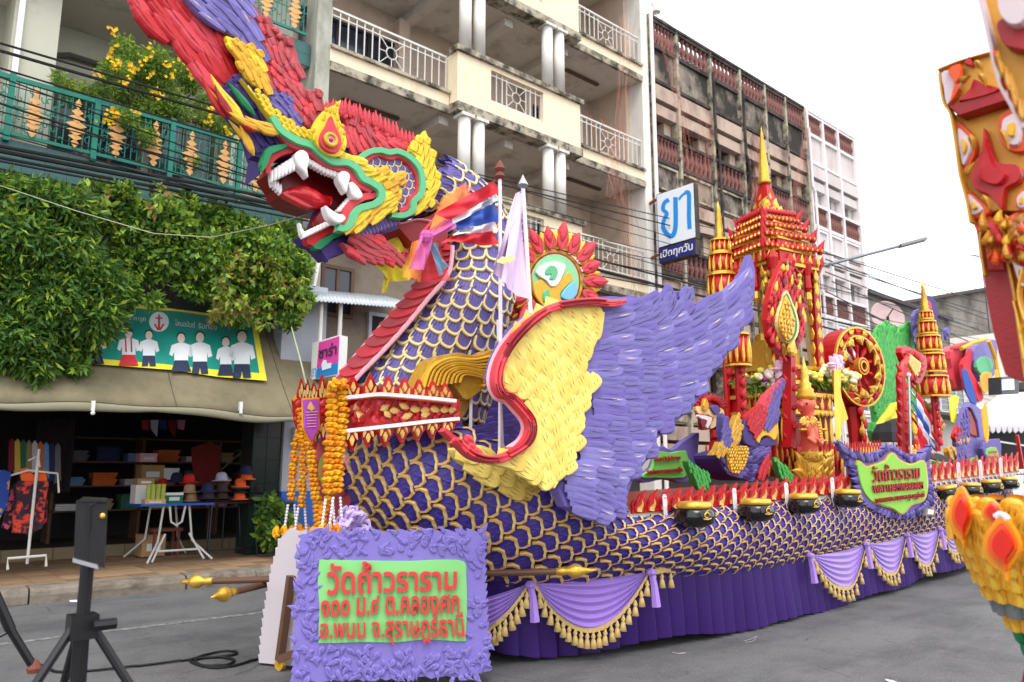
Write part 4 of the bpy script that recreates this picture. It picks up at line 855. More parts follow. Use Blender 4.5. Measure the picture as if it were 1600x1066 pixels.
cardb = mat('cardboard', (176, 140, 100), .85, .1, 5)
crate(226, 784, .3, .3, .3, M_['white'], 'white printed carton on the blue table top', tz); crate(226, 785, .26, .1, .25, cardb, 'flat cardboard tray on top of the white carton', tz+.305)
crate(243, 784, .32, .07, .2, mat('tray', (214, 176, 130), .7), 'shallow beige tray at the front edge of the blue table', tz, 13.5)
TN = thing('tin_stack', (0, 13.55, 0), 'stack of small lime green tins on the beige tray', 'tins')
p = P(243, 770, 13.55); TN.location = (p.x, 13.55, tz+.07)
lime = mat('lime_tin', (176, 190, 80), .5, .15, 20); tnm = MB().lathe([(.035, 0), (.037, .005), (.037, .055), (.03, .06)], n=10).mesh('tin', lime)
for i in range(4):
    for j in range(4): obj('tin', tnm, TN, Matrix.Translation((p.x-.11+i*.078, 13.57, tz+.072+j*.062)))
crate(272, 784, .28, .17, .25, mat('green_tin', (30, 110, 70), .5), 'green tissue box on the table', tz, 13.6, M_['white'])
crate(238, 752, .4, .3, .4, cardb, 'brown cardboard box on the shelf behind the table', None, 15.6); crate(267, 750, .28, .22, .3, M_['bwhite'], 'white box beside the cardboard box on the shelf', None, 15.6); crate(232, 722, .3, .16, .3, M_['pinke'], 'pinkish box topmost on the shelf', None, 15.6)
crate(244, 806, .38, .36, .4, cardb, 'cardboard box under the blue table', .2, 14.3)
hb = MB(); hb.smooth = True; hb.lathe([(.165, 0), (.155, .012), (.1, .02), (.098, .05), (.088, .1), (.06, .13), (.005, .14)], n=14); 
hk = [('black_hat', (24, 24, 30)), ('tan_hat', (176, 140, 110)), ('lilac_hat', (176, 172, 200)), ('brown_cap', (60, 44, 42)), ('orange_hat', (226, 96, 40)), ('navy_hat', (34, 40, 76)), ('red_hat', (200, 36, 40)), ('grey_cap', (52, 50, 62))]
hm = {k: hb.mesh(k, mat(k, c, .8, .15, 12)) for k, c in hk}
p = P(302, 785, 13.9)
def hat(x, y, k, Y, lab, s=1): 
    q = P(x, y, Y); o = obj('hat', hm[k], None, Matrix.Translation(q) @ Matrix.Rotation(random.uniform(-.12, .12), 4, 'X') @ Matrix.Diagonal((s, s, s*1.15, 1))); tag(o, lab, 'hat', 'hats on display at the shop front')
hat(298, 784, 'tan_hat', 13.8, 'tan hat at the right end of the blue table', 1.05); hat(296, 770, 'tan_hat', 13.8, 'second tan hat of the pile on the blue table'); hat(295, 755, 'red_hat', 13.8, 'bright red hat topping the pile on the blue table')
hat(254, 760, 'red_hat', 14.6, 'red hat behind the lime tins', .9); hat(275, 752, 'navy_hat', 14.6, 'navy hat behind the green tissue box')
RK = thing('hat_rack', (5.3, 13.7, .18), 'black folding stand carrying the hats beside the tiled pier', 'stand')
a = P(318, 785, 13.6); b = P(412, 783, 13.6); rz = a.z
MB().box(a.x, 13.5, rz-.03, b.x, 14.0, rz).build('shelf', M_['blackm'], RK)
for xx, yy in ((a.x+.12, 13.52), (b.x-.2, 13.52), (a.x+.25, 13.98), (b.x-.3, 13.98)): MB().tube([(xx, yy, rz-.03), (xx+.05*(1 if xx > 5.2 else -1), yy-.1, .19)], .015).build('leg', M_['blackm'], RK)
MB().tube([(a.x+.12, 13.5, .32), (b.x-.15, 13.5, .32)], .014).tube([(5.15, 13.5, rz), (5.15, 13.5, .32)], .01).build('cross_bar', M_['blackm'], RK)
for x, y, k, l in [(325, 780, 'grey_cap', 'grey black hat at the left end of the black stand'), (324, 768, 'navy_hat', 'dark navy hat over the grey one at the stand left end'), (347, 780, 'brown_cap', 'brown cap at the bottom of the second pile'), (347, 768, 'brown_cap', 'second brown cap of the same pile'), (346, 752, 'lilac_hat', 'pale lilac bucket hat on the brown caps'), (374, 781, 'orange_hat', 'orange brimmed hat lowest in the third pile'), (374, 771, 'black_hat', 'black hat on the orange hat'), (375, 761, 'orange_hat', 'orange hat in the middle of the third pile'), (374, 765, 'brown_cap', 'dark brown hat squeezed between the orange hats'), (385, 749, 'orange_hat', 'wide orange brimmed hat at the top right'), (384, 741, 'navy_hat', 'navy bucket hat crowning the third pile'), (400, 781, 'grey_cap', 'grey cap at the right end of the stand'), (401, 770, 'black_hat', 'black cap over the grey cap at the right end')]: hat(x, y, k, 13.62, l)
# clothes racks on the left
CR = thing('clothes_rack', (1.9, 13.2, .18), 'white tube clothes rack standing at the left shop entrance', 'rack')
mb = MB(); a = P(44, 865, 13.0); mb.tube([(a.x, 13.0, .34), (a.x, 13.0, 1.95)], .02).build('upright', M_['railw'], CR)
mb = MB().tube([P(12, 890, 12.9), P(12, 873, 12.9), P(72, 868, 12.9), P(72, 885, 12.9)], .02); mb.build('foot', M_['railw'], CR)
MB().tube([P(-40, 760, 13.0)+Vector((0, 0, 0)), P(44, 735, 13.0), P(90, 740, 13.0), P(92, 770, 13)], .015).tube([P(44, 720, 13.0), P(60, 712, 13), P(62, 730, 13)], .014).build('cross_arm', M_['railw'], CR)
floral = mat('floral_cloth', (40, 34, 56), .85, .3, 9, rgb2=(206, 90, 110), mix=(.52, .56), mscale=11)
floral2 = mat('floral_cloth_red', (50, 36, 50), .85, .3, 9, rgb2=(214, 70, 50), mix=(.5, .56), mscale=8)
def garment(pts, m, Y, lab, collar=None, folds=9):
    xs = [q[0] for q in pts]; t = thing('shirt', P(sum(xs)/len(xs), pts[0][1], Y), lab, 'shirt')
    o = plate('body', pts, Y, .07, m, t, 0, 1.2)
    if collar: plate('collar', collar, Y-.015, .02, mat('orange_cloth', (232, 96, 36), .8), t, 0, .3)
    return t
zc = zm(0, 560, 3.1354)
garment(zc((92, 600), (118, 545), (160, 560), (230, 560), (240, 620), (225, 700), (210, 830), (150, 865), (60, 855), (62, 760), (80, 700), (70, 620)), floral2, 13.05, 'dark floral shirt with orange collar on the white rack', zc((96, 545), (130, 535), (165, 570), (225, 545), (232, 600), (160, 602), (105, 600)))
garment(zc((60, 620), (90, 610), (100, 700), (90, 780), (40, 840), (10, 830)), floral, 13.15, 'dark floral shirt behind the front one on the rack')
garment(zc((-40, 560), (20, 545), (55, 560), (45, 640), (40, 720), (-10, 800), (-40, 800)), mat('blue_yellow_cloth', (30, 60, 140), .8, .2, 6, rgb2=(236, 180, 40), mix=(.5, .56), mscale=3), 12.9, 'blue and yellow shirt at the far left edge')
garment(zc((190, 690), (235, 680), (232, 800), (200, 825), (185, 780)), mat('red_floral', (190, 40, 44), .8, .2, 9, rgb2=(40, 30, 40), mix=(.5, .55), mscale=12), 13.2, 'red floral shirt half hidden at the rack right side')
for k in range(14):
    x = 60+k*4.2; garment(((x, 655), (x+3, 655), (x+1.5, 700), (x-6, 770), (x-9, 768)), mat('hanging_dark%d' % (k % 3), ((44, 40, 52), (54, 36, 42), (36, 38, 46))[k % 3], .9, .3, 10), 15.5, ORD[k].replace('topmost', 'first')+' garment from the left in the dim row hanging deep inside the shop')['group'] = 'garments hanging in the shop'
for k, c in enumerate(((150, 40, 50), (190, 190, 200), (40, 60, 120), (120, 30, 30), (200, 120, 150))):
    x = 222+k*14; garment(((x, 656), (x+12, 656), (x+10, 672+k % 2*10), (x+1, 670)), mat('folded%d' % k, c, .9, .2, 10), 15.4, ('folded dark red garment', 'folded pale grey garment', 'folded blue garment', 'folded maroon garment', 'folded pink garment')[k]+' hanging from the shop ceiling')
garment(((300, 700), (330, 690), (345, 700), (340, 755), (310, 760), (302, 730)), mat('rednet', (120, 34, 30), .9, .4, 20), 15.0, 'dim dark red bag hanging above the hats')
tag(MB().tube([P(345, 735, 14.2), P(385, 700, 14.2), P(400, 670, 14.2)], .015).build('broom_stick', M_['bamb']), 'thin brown stick leaning behind the hats', 'stick')
SH = thing('stool', (3.6, 14.6, .18), 'red wooden stool under the blue table', 'stool'); a = P(262, 800, 14.2)
MB().box(a.x-.25, 14.1, .62, a.x+.25, 14.5, .67).build('seat', M_['rust'], SH)
for dx in (-.2, .2):
    for dy in (14.14, 14.44): MB().box(a.x+dx-.02, dy, .19, a.x+dx+.02, dy+.04, .62).build('leg', M_['rust'], SH)

SHF = thing('goods_shelf', (4.6, 16.4, .36), 'dim shelf of folded clothes at the back of the dark shop', 'shelf')
for z in (.9, 1.35, 1.8, 2.25): MB().box(3.0, 16.2, z, 7.6, 16.7, z+.03).build('board', M_['brownfr'], SHF)
for x in (3.0, 4.5, 6.0, 7.55): MB().box(x, 16.2, .36, x+.05, 16.7, 2.3).build('upright', M_['brownfr'], SHF)
CN = (('white', (200, 200, 205)), ('navy', (40, 48, 90)), ('maroon', (120, 36, 44)), ('khaki', (150, 136, 96)), ('sky blue', (110, 150, 200)), ('pink', (210, 130, 160)), ('green', (50, 110, 80)), ('orange', (214, 110, 50)), ('grey', (110, 110, 116)), ('yellow', (210, 180, 80)))
for j, z in enumerate((.93, 1.38, 1.83)):
    for k in range(8):
        cn, cc = CN[(k*3+j*4) % 10]; x = 3.1+k*.55+.03*j; h = .12+.04*((k*7+j) % 5)
        t = thing('folded_pile', (x, 16.25, z), '%s folded pile, %s from the left on the %s shelf board' % (cn, ORD[k].replace('topmost', 'first'), ('lowest', 'middle', 'top')[j]), 'clothes', 'folded piles on the shop shelf'); n = int(h/.04)
        for q in range(n): MB().box(x, 16.22+.01*(q % 2), z+q*.04, x+.38+.02*(q % 3), 16.6, z+q*.04+.034).build('folded_cloth', mat('cloth_'+cn.replace(' ', '_'), cc, .85, .2, 12), t)
for k in range(9):
    x = 14+k*9; cn, cc = CN[(k*7+2) % 10]; garment(((x, 690+k), (x+5, 684+k), (x+9, 690+k), (x+10, 735+k*2), (x-1, 740+k*2)), mat('cloth_'+cn.replace(' ', '_'), cc, .85, .2, 12), 14.9, '%s shirt, %s from the left on the rear clothes rail' % (cn, ORD[k].replace('topmost', 'first')))['group'] = 'shirts on the rear rail'
# ---------- tripods in the foreground ----------
TR = thing('speaker_stand', (1.25, 4.4, 0), 'black tripod stand carrying the black box in the left foreground', 'tripod')
yT = 4.3
def T(x, y): return P(x, y, yT)
b0 = T(126, 1055); top = T(137, 880); mid = T(128, 980)
MB().tube([top+Vector((0, 0, .05)), mid], .031, 10).build('pole', M_['blackm'], TR); MB().tube([mid, Vector((b0.x, b0.y, .12))], .037, 10).build('lower_pole', M_['blackm'], TR)
MB().box(mid.x-.06, yT-.06, mid.z-.05, mid.x+.06, yT+.06, mid.z+.06).build('collar', M_['black'], TR); MB().tube([mid+Vector((.02, -.12, .02)), mid+Vector((.12, -.12, .02))], .026, 8).build('clamp_knob', M_['black'], TR)
for ang in (200, 330, 90): d = Vector((math.cos(R(ang)), math.sin(R(ang)), 0)); MB().tube([mid+d*.05, Vector((mid.x, yT, 0))+d*.62+Vector((0, 0, .03))], .021, 8).build('leg', M_['blackm'], TR)
SP = thing('case_box', (top.x, yT, top.z), 'black upright box with silver plate beneath on the tripod, seen from behind', 'speaker'); zq = zm(0, 560, 3.1354)
SPn = Vector((-.25, -1, 0)); So = (T(140, 840)+Vector((0, -.12, 0)), SPn)
plate('body', zq((372, 700), (500, 695), (528, 700), (512, 1028), (360, 985)), So, .2, M_['black'], SP, 0, .8)
plate('side_groove', zq((430, 705), (437, 705), (432, 1000), (425, 998)), (So[0]+Vector((0, -.006, 0)), SPn), .008, M_['blackm'], SP, 0, .1); plate('top_handle', zq((400, 684), (525, 690), (528, 703), (375, 702)), (So[0]+Vector((0, -.01, 0)), SPn), .21, M_['blackm'], SP, 0, .4)
plate('bottom_plate', zq((355, 978), (480, 1012), (482, 1035), (355, 1000)), (So[0]+Vector((0, -.02, 0)), SPn), .24, M_['steel'], SP, 0, .4)
q = P(*zq((502, 772))[0], (So[0]+Vector((0, -.015, 0)), SPn)); MB().ball(q, .014, 8).build('socket', M_['goldm'], SP); MB().tube([P(*p_, (So[0]+Vector((0, -.015, 0)), SPn)) for p_ in zq((520, 705), (480, 700), (440, 720), (436, 850))], .006, 5).build('cable_loop', M_['cable'], SP)
T2 = thing('tripod', (.2, 5, 0), 'second black tripod leg entering at the left edge of the picture', 'tripod')
MB().tube([P(-30, 880, 6.0), P(17, 985, 6.0)], .032, 8).tube([P(17, 985, 6.0), P(52, 1042, 6.0)], .026, 8).build('leg', M_['blackm'], T2); MB().tube([P(17, 985, 6.0), P(-30, 1010, 6.0)], .012, 6).build('brace', M_['blackm'], T2); MB().lathe([(.035, -.03), (.045, 0), (.02, .05)], P(53, 1044, 6.0), 8).build('rubber_foot', M_['rust'], T2)
MB().tube([P(-30, 880, 6.0), P(-60, 800, 6.0)], .05, 8).tube([P(-60, 800, 6), P(-90, 1060, 6)], .03, 8).build('pole', M_['blackm'], T2)
zk = zm(0, 760, 3.3333)
pts = [P(x, y, ('Z', .012)) for x, y in catmull(zk((175, 912), (260, 955), (350, 968), (600, 948), (850, 920), (1000, 900), (1100, 870), (1200, 858), (1235, 870), (1180, 885), (1050, 895), (990, 910), (1060, 935), (1180, 930), (1220, 905), (1130, 890), (1020, 905), (1050, 935), (1140, 945), (1240, 930), (1340, 900)), 6)]
for i, p in enumerate(pts): p.z = .012+.006*(i % 7)/7
tag(MB().tube(pts, .011, 6).build('power_cable', M_['cable']), 'black power cable coiled loosely on the asphalt', 'cable')
tag(MB().tube([P(x, y, ('Z', .012)) for x, y in catmull(((1050, 1019), (1060, 1021), (1072, 1020), (1060, 1021)), 4)], .0014, 4).build('white_string', M_['white']), 'scrap of white string on the asphalt by the skirt', 'string')
tag(MB().tube([P(x, y, ('Z', .012)) for x, y in catmull(((1162, 1002), (1175, 998), (1182, 994), (1178, 1001), (1165, 1004)), 4)], .001, 4).build('white_string', M_['white']), 'second scrap of string farther right beside the skirt', 'string')
tag(plate('paper_scrap', ((1383, 1061), (1395, 1063), (1408, 1068), (1398, 1070)), ('Z', .02), .006, M_['fwhite'], None, 0, .2), 'torn white scrap of paper at the bottom edge of the road', 'litter')
tag(plate('paper_scrap', ((108, 938), (120, 937), (121, 940), (110, 940)), ('Z', .012), .006, M_['fwhite'], None, 0, .2), 'small pale scrap by the kerb left of the tripod', 'litter')
# ================= THE FLOAT =================
A = zm(200, 0, 3.9475); B = zm(380, 180, 3.9475); C = zm(440, 560, 3.9475); D = zm(560, 360, 3.8075); E = zm(760, 440, 3.552)
G = zm(740, 800, 3.81); H = zm(1160, 740, 3.27); K = zm(980, 580, 4.2625); L_ = zm(1080, 400, 4.847); N_ = zm(1260, 580, 4.2647); Q = zm(1340, 400, 4.846)
FL = thing('parade_float', (8, 6, 0), 'long purple and gold naga boat float with a red crested dragon head and raised wings', 'parade float')
class _K(dict):
    def __init__(s, k): s.k = k
    def __missing__(s, c): s[c] = piece_mesh(s.k, s.k, M_[c]); return s[c]
fm = {k: _K(k) for k in ('feather', 'scallop', 'flame', 'leaf', 'lobe')}
def fms(kind, *names): return [fm[kind][n] for n in names]
# ---- hull ----
YC = 6.25
HC = [ # px top, mid, bottom with Y
 ((536, 690, 6.15), (556, 765, 6.08), (596, 845, 6.1)), ((590, 682, 5.8), (612, 768, 5.65), (640, 862, 5.8)), ((655, 672, 5.5), (672, 772, 5.35), (700, 880, 5.55)), ((740, 690, 5.2), (758, 795, 5.05), (772, 908, 5.25)),
 ((870, 752, 4.86), (882, 826, 4.7), (892, 905, 4.92)), ((985, 808, 4.66), (998, 850, 4.52), (1006, 896, 4.72)), ((1080, 800, 4.58), (1085, 845, 4.42), (1090, 890, 4.6)), ((1160, 792, 4.6), (1165, 838, 4.46), (1170, 886, 4.62)),
 ((1300, 776, 4.68), (1300, 820, 4.56), (1302, 863, 4.7)), ((1450, 757, 4.8), (1450, 797, 4.7), (1450, 834, 4.84)), ((1580, 742, 5.0), (1580, 775, 4.9), (1580, 806, 5.05)), ((1660, 733, 5.15), (1660, 765, 5.1), (1660, 790, 5.2))]
HG = np.array([[list(P(*p[:2], p[2])) for p in c] for c in HC])   # columns x 3 x 3
def hullpt(u, v):
    u = max(0, min(len(HG)-1.0001, u)); i = int(u); t = u-i
    def row(k):
        k = max(0, min(len(HG)-1, k)); a, b, c = HG[k]
        return a*(1-v)*(1-2*v)+b*4*v*(1-v)+c*v*(2*v-1)
    a, b, c, d = row(i-1), row(i), row(i+1), row(i+2)
    return .5*(2*b+(c-a)*t+(2*a-5*b+4*c-d)*t*t+(3*b-a-3*c+d)*t**3)
def hullframe(u, v):
    p = hullpt(u, v); du = hullpt(u+.02, v)-hullpt(u-.02, v); dv = hullpt(u, min(1, v+.02))-hullpt(u, max(0, v-.02))
    du /= np.linalg.norm(du); dv /= np.linalg.norm(dv); n = np.cross(du, dv); n /= np.linalg.norm(n)
    if n[1] > 0: n = -n
    return p, du, dv, n
nu, nv = 66, 12; vs = []; fs = []
ring = 2*(nv+1)
for i in range(nu+1):
    u = i/nu*(len(HG)-1)
    near = [hullpt(u, j/nv) for j in range(nv+1)]
    for p in near: vs.append(tuple(p))
    yf = float(np.interp(u, [0, 1, 2, 3, 4, 11], [6.68, 6.95, 7.2, 7.45, 7.65, 7.75]))
    for p in near[::-1]: vs.append((p[0], yf-(p[1]-near[0][1]), p[2]))
for i in range(nu):
    for k in range(ring): fs.append((i*ring+k, (i+1)*ring+k, (i+1)*ring+(k+1) % ring, i*ring+(k+1) % ring))
fs += [tuple(range(ring)), tuple(range(nu*ring, (nu+1)*ring))[::-1]]
mb = MB(); mb.smooth = False; mb.add(vs, fs); hull = mb.build('hull', M_['hullbase'], FL)
def scale_mesh(name, mats, n=9, cusp=True):
    """fish scale: straight root, broad round end; the raised gold rim runs only round the end"""
    out = [(0, -.36), (.25, -.48), (.5, -.5), (.72, -.49), (.86, -.45), (.94, -.36), (.985, -.2), (1.0, 0), (.985, .2), (.94, .36), (.86, .45), (.72, .49), (.5, .5), (.25, .48), (0, .36)]
    if cusp: out = [(x*(1+(.025 if i % 2 else -.01)), z*(1+(.03 if i % 2 else -.015))) for i, (x, z) in enumerate(out)]
    c = (.42, 0); N = len(out)
    def at(f, y, g=None): return [(c[0]+(x-c[0])*(f if x > c[0] or g is None else 1), y, z*f) for x, z in out]
    R0 = at(1.0, .3); R1 = at(1.0, -.72); R2 = at(.96, -1); R3 = at(.81, -1.0); R4 = at(.77, -.42); R5 = at(.38, -.66)
    mb = MB(); vs = R0+R1+R2+R3+R4+R5; fs = []; ms = []
    for j in range(5):
        for k in range(N-1): fs.append((j*N+k, j*N+k+1, (j+1)*N+k+1, (j+1)*N+k)); ms.append(0 if j < 3 and 2 <= k <= N-4 else 1)
    fs.append(tuple(range(5*N, 6*N))); ms.append(1)
    for q in (-.20, -.02, .16):
        b = len(vs); vs += [(.40, -.70, q-.06), (.60, -.76, q+.015), (.76, -.70, q+.08), (.58, -.76, q+.04)]; fs.append((b, b+1, b+2, b+3)); ms.append(2)
    mb.add(vs, fs); mb.m = ms; return mb.mesh(name, mats)
def frame_obj(me, name, parent, p, x, n, L, Wd, t):
    """unit piece at p: x = root->tip direction, n = outward normal"""
    x = Vector(x).normalized(); n = Vector(n); n = (n-x*n.dot(x)).normalized(); y = -n
    z = x.cross(y)
    M = Matrix(((x.x*L, y.x*t, z.x*Wd, p[0]), (x.y*L, y.y*t, z.y*Wd, p[1]), (x.z*L, y.z*t, z.z*Wd, p[2]), (0, 0, 0, 1)))
    return obj(name, me, parent, M) if parent is not None else M
sme_h = scale_mesh('scale', [M_['goldr'], M_['hullp'], M_['purp3']])
# metric walk along the hull
us = np.linspace(0, len(HG)-1.001, 700); mid = np.array([hullpt(u, .5) for u in us]); cum = np.concatenate([[0], np.cumsum(np.linalg.norm(np.diff(mid, axis=0), axis=1))])
pitch = .24; rows = 11; items = []
for j in range(rows+1):
    s = (.5*(j % 2))*pitch
    while s < cum[-1]:
        u = float(np.interp(s, cum, us)); v = (j-.1)/(rows-.2)
        items.append((u, v)); s += pitch
far = MB(); cnt = 0
items.sort(key=lambda t: t[0])
for u, v in items:
    v = max(0.015, min(.985, v))
    p, du, dv, n = hullframe(u, v); xd = du*math.cos(R(14))-dv*math.sin(R(14))
    Hh = np.linalg.norm(hullpt(u, 1)-hullpt(u, 0)); Lz = .22; Wz = Hh/rows*2.08
    xd = xd/np.linalg.norm(xd); q = p+n*.004-xd*Lz*.62; xt = xd+n*.11
    if cnt < 290: frame_obj(sme_h, 'scale', hull, q, xt, n, Lz, min(.25, Wz), .026); cnt += 1
    else:
        M = frame_obj(sme_h, '', None, q, xt, n, Lz, Wz*.98, .024)
        far.v; base = len(far.v); far.v += [tuple(M @ v_.co) for v_ in sme_h.vertices]
        for pl_ in sme_h.polygons: far.f.append([a+base for a in pl_.vertices]); far.m.append(pl_.material_index); far.sm.append(False)
tag(far.build('distant_scale', [M_['goldr'], M_['hullp'], M_['purp3']], hull), kind='stuff')
# ---- gold feathers over the shoulder of the hull under the wing ----
gold_sh = C((620, 470), (700, 560), (790, 540), (900, 480), (970, 455), (1080, 490), (1180, 580), (1340, 620), (1579, 610), (1579, 690), (1590, 840), (1480, 800), (1300, 760), (1180, 730), (1080, 610), (960, 530), (800, 560))+[]
SH_S = lambda x, y: 4.9
sh = plate('shoulder_plate', [(712, 700), (735, 704), (770, 712), (800, 718), (850, 716), (870, 700), (905, 720), (905, 775), (870, 788), (820, 774), (775, 750), (740, 732), (718, 716)], 4.86, .10, M_['yelp'], FL, 4)
field(fms('scallop', 'yelp', 'yelp', 'yelp2'), 'gold_scale', sh, [(708, 696), (735, 700), (770, 708), (800, 715), (850, 712), (905, 715), (905, 780), (870, 794), (820, 778), (772, 754), (738, 736), (712, 716)], flow([(700, 690, 15), (800, 745, 25), (890, 770, 35)]), (22, 20), 38, 26, 4.8, .02, .045, .1)
# ---- skirt ----
skt = [(560, 905, 7.1, 1000, 7.1), (600, 912, 6.6, 1010, 6.6), (690, 912, 5.75, 1020, 5.8), (760, 912, 5.3, 1024, 5.42), (775, 912, 5.22, 1028, 5.34), (800, 911, 5.14, 1031, 5.26), (863, 906, 5.02, 1030, 5.14), (1013, 894, 4.68, 1008, 4.82), (1160, 887, 4.58, 988, 4.7), (1307, 862, 4.68, 951, 4.8), (1454, 834, 4.82, 902, 4.92), (1524, 820, 4.93, 880, 5.02), (1640, 795, 5.2, 842, 5.28)]
topw = [P(x, y, Y) for x, y, Y, _, _ in skt]; botw = [P(x, y2, Y2) for x, y, Y, y2, Y2 in skt]
def along(L, t):
    t = max(0, min(.9999, t))*(len(L)-1); i = int(t); k = t-i
    a, b, c, d = L[max(0, i-1)], L[i], L[min(len(L)-1, i+1)], L[min(len(L)-1, i+2)]
    return .5*(2*b+(c-a)*k+(2*a-5*b+4*c-d)*k*k+(3*b-a-3*c+d)*k**3)
cl_ = [0]
for i in range(600): cl_.append(cl_[-1]+(along(topw, (i+1)/600)-along(topw, i/600)).length)
def skirt(u, v):
    s = u*cl_[-1]; t = float(np.interp(s, cl_, np.linspace(0, 1, 601)))
    a, b = along(topw, t), along(botw, t); p = a+(b-a)*v; d = (along(topw, min(1, t+.01))-along(topw, max(0, t-.01))).normalized(); nn = Vector((d.y, -d.x, 0))
    ph = s/.19; fr = ph-math.floor(ph); fold = (fr**.4 if fr > 0 else 0)*.1*(.1+.9*v)+.018*math.sin(s*2.3+v)*v+.012*math.sin(s*9+1)*v
    return p+nn*fold+Vector((0, 0, .05*v-.02*math.sin(s*3)*v))
grid(1100, 8, skirt, 'skirt', M_['skirt'], FL)
# waist binding along the skirt top
MB().tube([along(topw, i/120)+Vector((0, -.02, .0)) for i in range(121)], .014, 6).build('skirt_piping', M_['skirt'], FL)
# far side and underside of the carrier
MB().box(5.4, 5.3, .45, 24, 7.2, .95).build('chassis', M_['dark'], FL)
MB().box(5.0, 7.25, .12, 24, 7.3, 1.0).build('far_skirt', M_['skirt'], FL)
for wx in (6.4, 12.5): 
    for wy in (5.25, 6.8): MB().lathe([(.1, -.1), (.36, -.1), (.4, -.05), (.4, .05), (.36, .1), (.1, .1)], (wx, wy, .4), 18, (0, 1, 0)).build('wheel', M_['black'], FL)
# swags: px left, right, lowest
tass = MB(); tass.smooth = True; tass.lathe([(.006, .02), (.012, .0), (.022, -.018), (.012, -.035), (.02, -.05), (.034, -.115), (.003, -.118)], n=8); tme_ = tass.mesh('tassel', M_['fringe'])
def skY(x, y, o=.05):
    ks = sorted(skt); xs_ = [k[0] for k in ks]; t = (float(np.interp(x, xs_, [k[2] for k in ks])), float(np.interp(x, xs_, [k[4] for k in ks]))); ty = float(np.interp(x, xs_, [k[1] for k in ks])); by = float(np.interp(x, xs_, [k[3] for k in ks]))
    f = max(0, min(1, (y-ty)/(by-ty))); return t[0]+(t[1]-t[0])*f-o
def swag(x0, y0, x1, y1, xl, yl, fh, lab=None, clipl=0):
    def f(u, v):
        # top line sags slightly; lower edge parabola peaking at xl
        x = x0+(x1-x0)*u; yt = y0+(y1-y0)*u+4*3*u*(1-u); k = (u if x < xl else u)
        um = (xl-x0)/(x1-x0); w = 1-(abs(u-um)/(um if u < um else 1-um))**2.0; yb = yt+(yl-(y0+(y1-y0)*um))*w
        y = yt+(yb-yt)*v; Y = skY(x, y, .07)+.012*math.sin(v*38+math.cos(u*3.1)*2)*min(1, w*2)-.05*w*v
        return P(x, y, Y)
    o = grid(40, 64, f, 'swag', M_['swag'], FL)
    def fr(u, v):
        p = f(u, 1); q = f(u, 1+fh/(max(4, yl-y0))*v) if False else p+Vector((0, -.012-.006*math.sin(u*400), -v*fh)); return p+Vector((0, -.012, .012)) if v == 0 else q
    g = grid(90, 2, fr, 'fringe', M_['fringe'], o)
    n = max(7, int(abs(x1-x0)/13)+6)
    for i in range(n):
        u = (i+.5)/n; p = f(u, 1); obj('tassel', tme_, o, Matrix.Translation(p+Vector((0, -.03, -fh-.01))) @ Matrix.Rotation(random.uniform(-.15, .15), 4, 'Y') @ Matrix.Scale(1.0, 4))
    return o
swag(690, 950, 824, 913, 745, 985, .03); swag(834, 912, 1012, 894, 924, 980, .03)
for a in ((1268, 868, 1352, 850, 1326, 915), (1355, 849, 1415, 836, 1396, 893), (1419, 834, 1468, 826, 1448, 880), (1471, 826, 1516, 820, 1493, 861)): swag(*a, .03)
for x, y in ((829, 914), (1018, 894), (1265, 868), (1353, 850), (1417, 836), (1469, 827)):   # knots
    p = P(x, y, skY(x, y, .1)); MB().ball(p, .05, 8, .7).tube([p, p+Vector((.02, -.01, -.12)), p+Vector((.03, -.02, -.3))], [.03, .035, .045], 6).build('swag_knot', M_['swag'], FL)
MB().tube([P(x, y, skY(x, y, .1)) for x, y in ((1015, 896), (1030, 893), (1046, 890))], .022, 6).build('fringe_end', M_['fringe'], FL)
for x in (1022, 1034, 1048): p = P(x, 898, skY(x, 898, .1)); obj('tassel', tme_, FL, Matrix.Translation(p))
# ---- rail with red flame row ----
rail = [(700, 780), (985, 806), (1080, 799), (1160, 791), (1300, 775), (1450, 756), (1580, 741), (1640, 734)]
rS = lambda x, y: float(np.interp(x, [700, 985, 1160, 1300, 1450, 1580, 1640], [5.2, 4.6, 4.57, 4.62, 4.75, 4.95, 5.1]))
band('rail', rail[1:], 9, rS, .12, mat('rail_pale_green', (206, 220, 208), .5, .1, 8), FL, 6)
deck = MB(); dn = [P(x, y, rS(x, y)+.05) for x, y in rail[1:]]; vs = dn+[Vector((p.x, 2*YC-p.y, p.z)) for p in dn]; k = len(dn)
deck.add(vs, [(i, i+1, k+i+1, k+i) for i in range(k-1)]); deck.build('deck', M_['lred2'], FL)
fr = MB()
fo = [(0, 0), (.05, .35), (-.02, .6), (.12, .85), (.3, 1.0), (.25, .8), (.45, 1.02), (.62, 1.28), (.58, .98), (.85, 1.35), (1.05, 1.55), (.95, 1.2), (.9, .9), (.95, .6), (.85, .3), (.9, 0)]
def flat(mb, pts, y0, y1, k):
    mb.k = k; n = len(pts); tri = tessellate_polygon([[Vector((a, b, 0)) for a, b in pts]]); v = [(a, y0, b) for a, b in pts]+[(a, y1, b) for a, b in pts]
    f = [t for t in tri]+[tuple(i+n for i in t[::-1]) for t in tri]+[(i, (i+1) % n, n+(i+1) % n, n+i) for i in range(n)]; mb.add(v, f)
flat(fr, fo, 0, .25, 0); flat(fr, [(.2, .1), (.15, .4), (.35, .62), (.5, .8), (.78, 1.18), (.66, .75), (.5, .5), (.55, .3), (.42, .08)], -.09, 0, 0); flat(fr, [(.28, .12), (.3, .32), (.5, .48), (.62, .62), (.66, .9), (.74, .6), (.68, .38), (.6, .2), (.6, .08)], -.16, -.09, 1); flat(fr, [(.1, .5), (.2, .75), (.3, .9), (.26, .68)], -.16, -.0, 2)
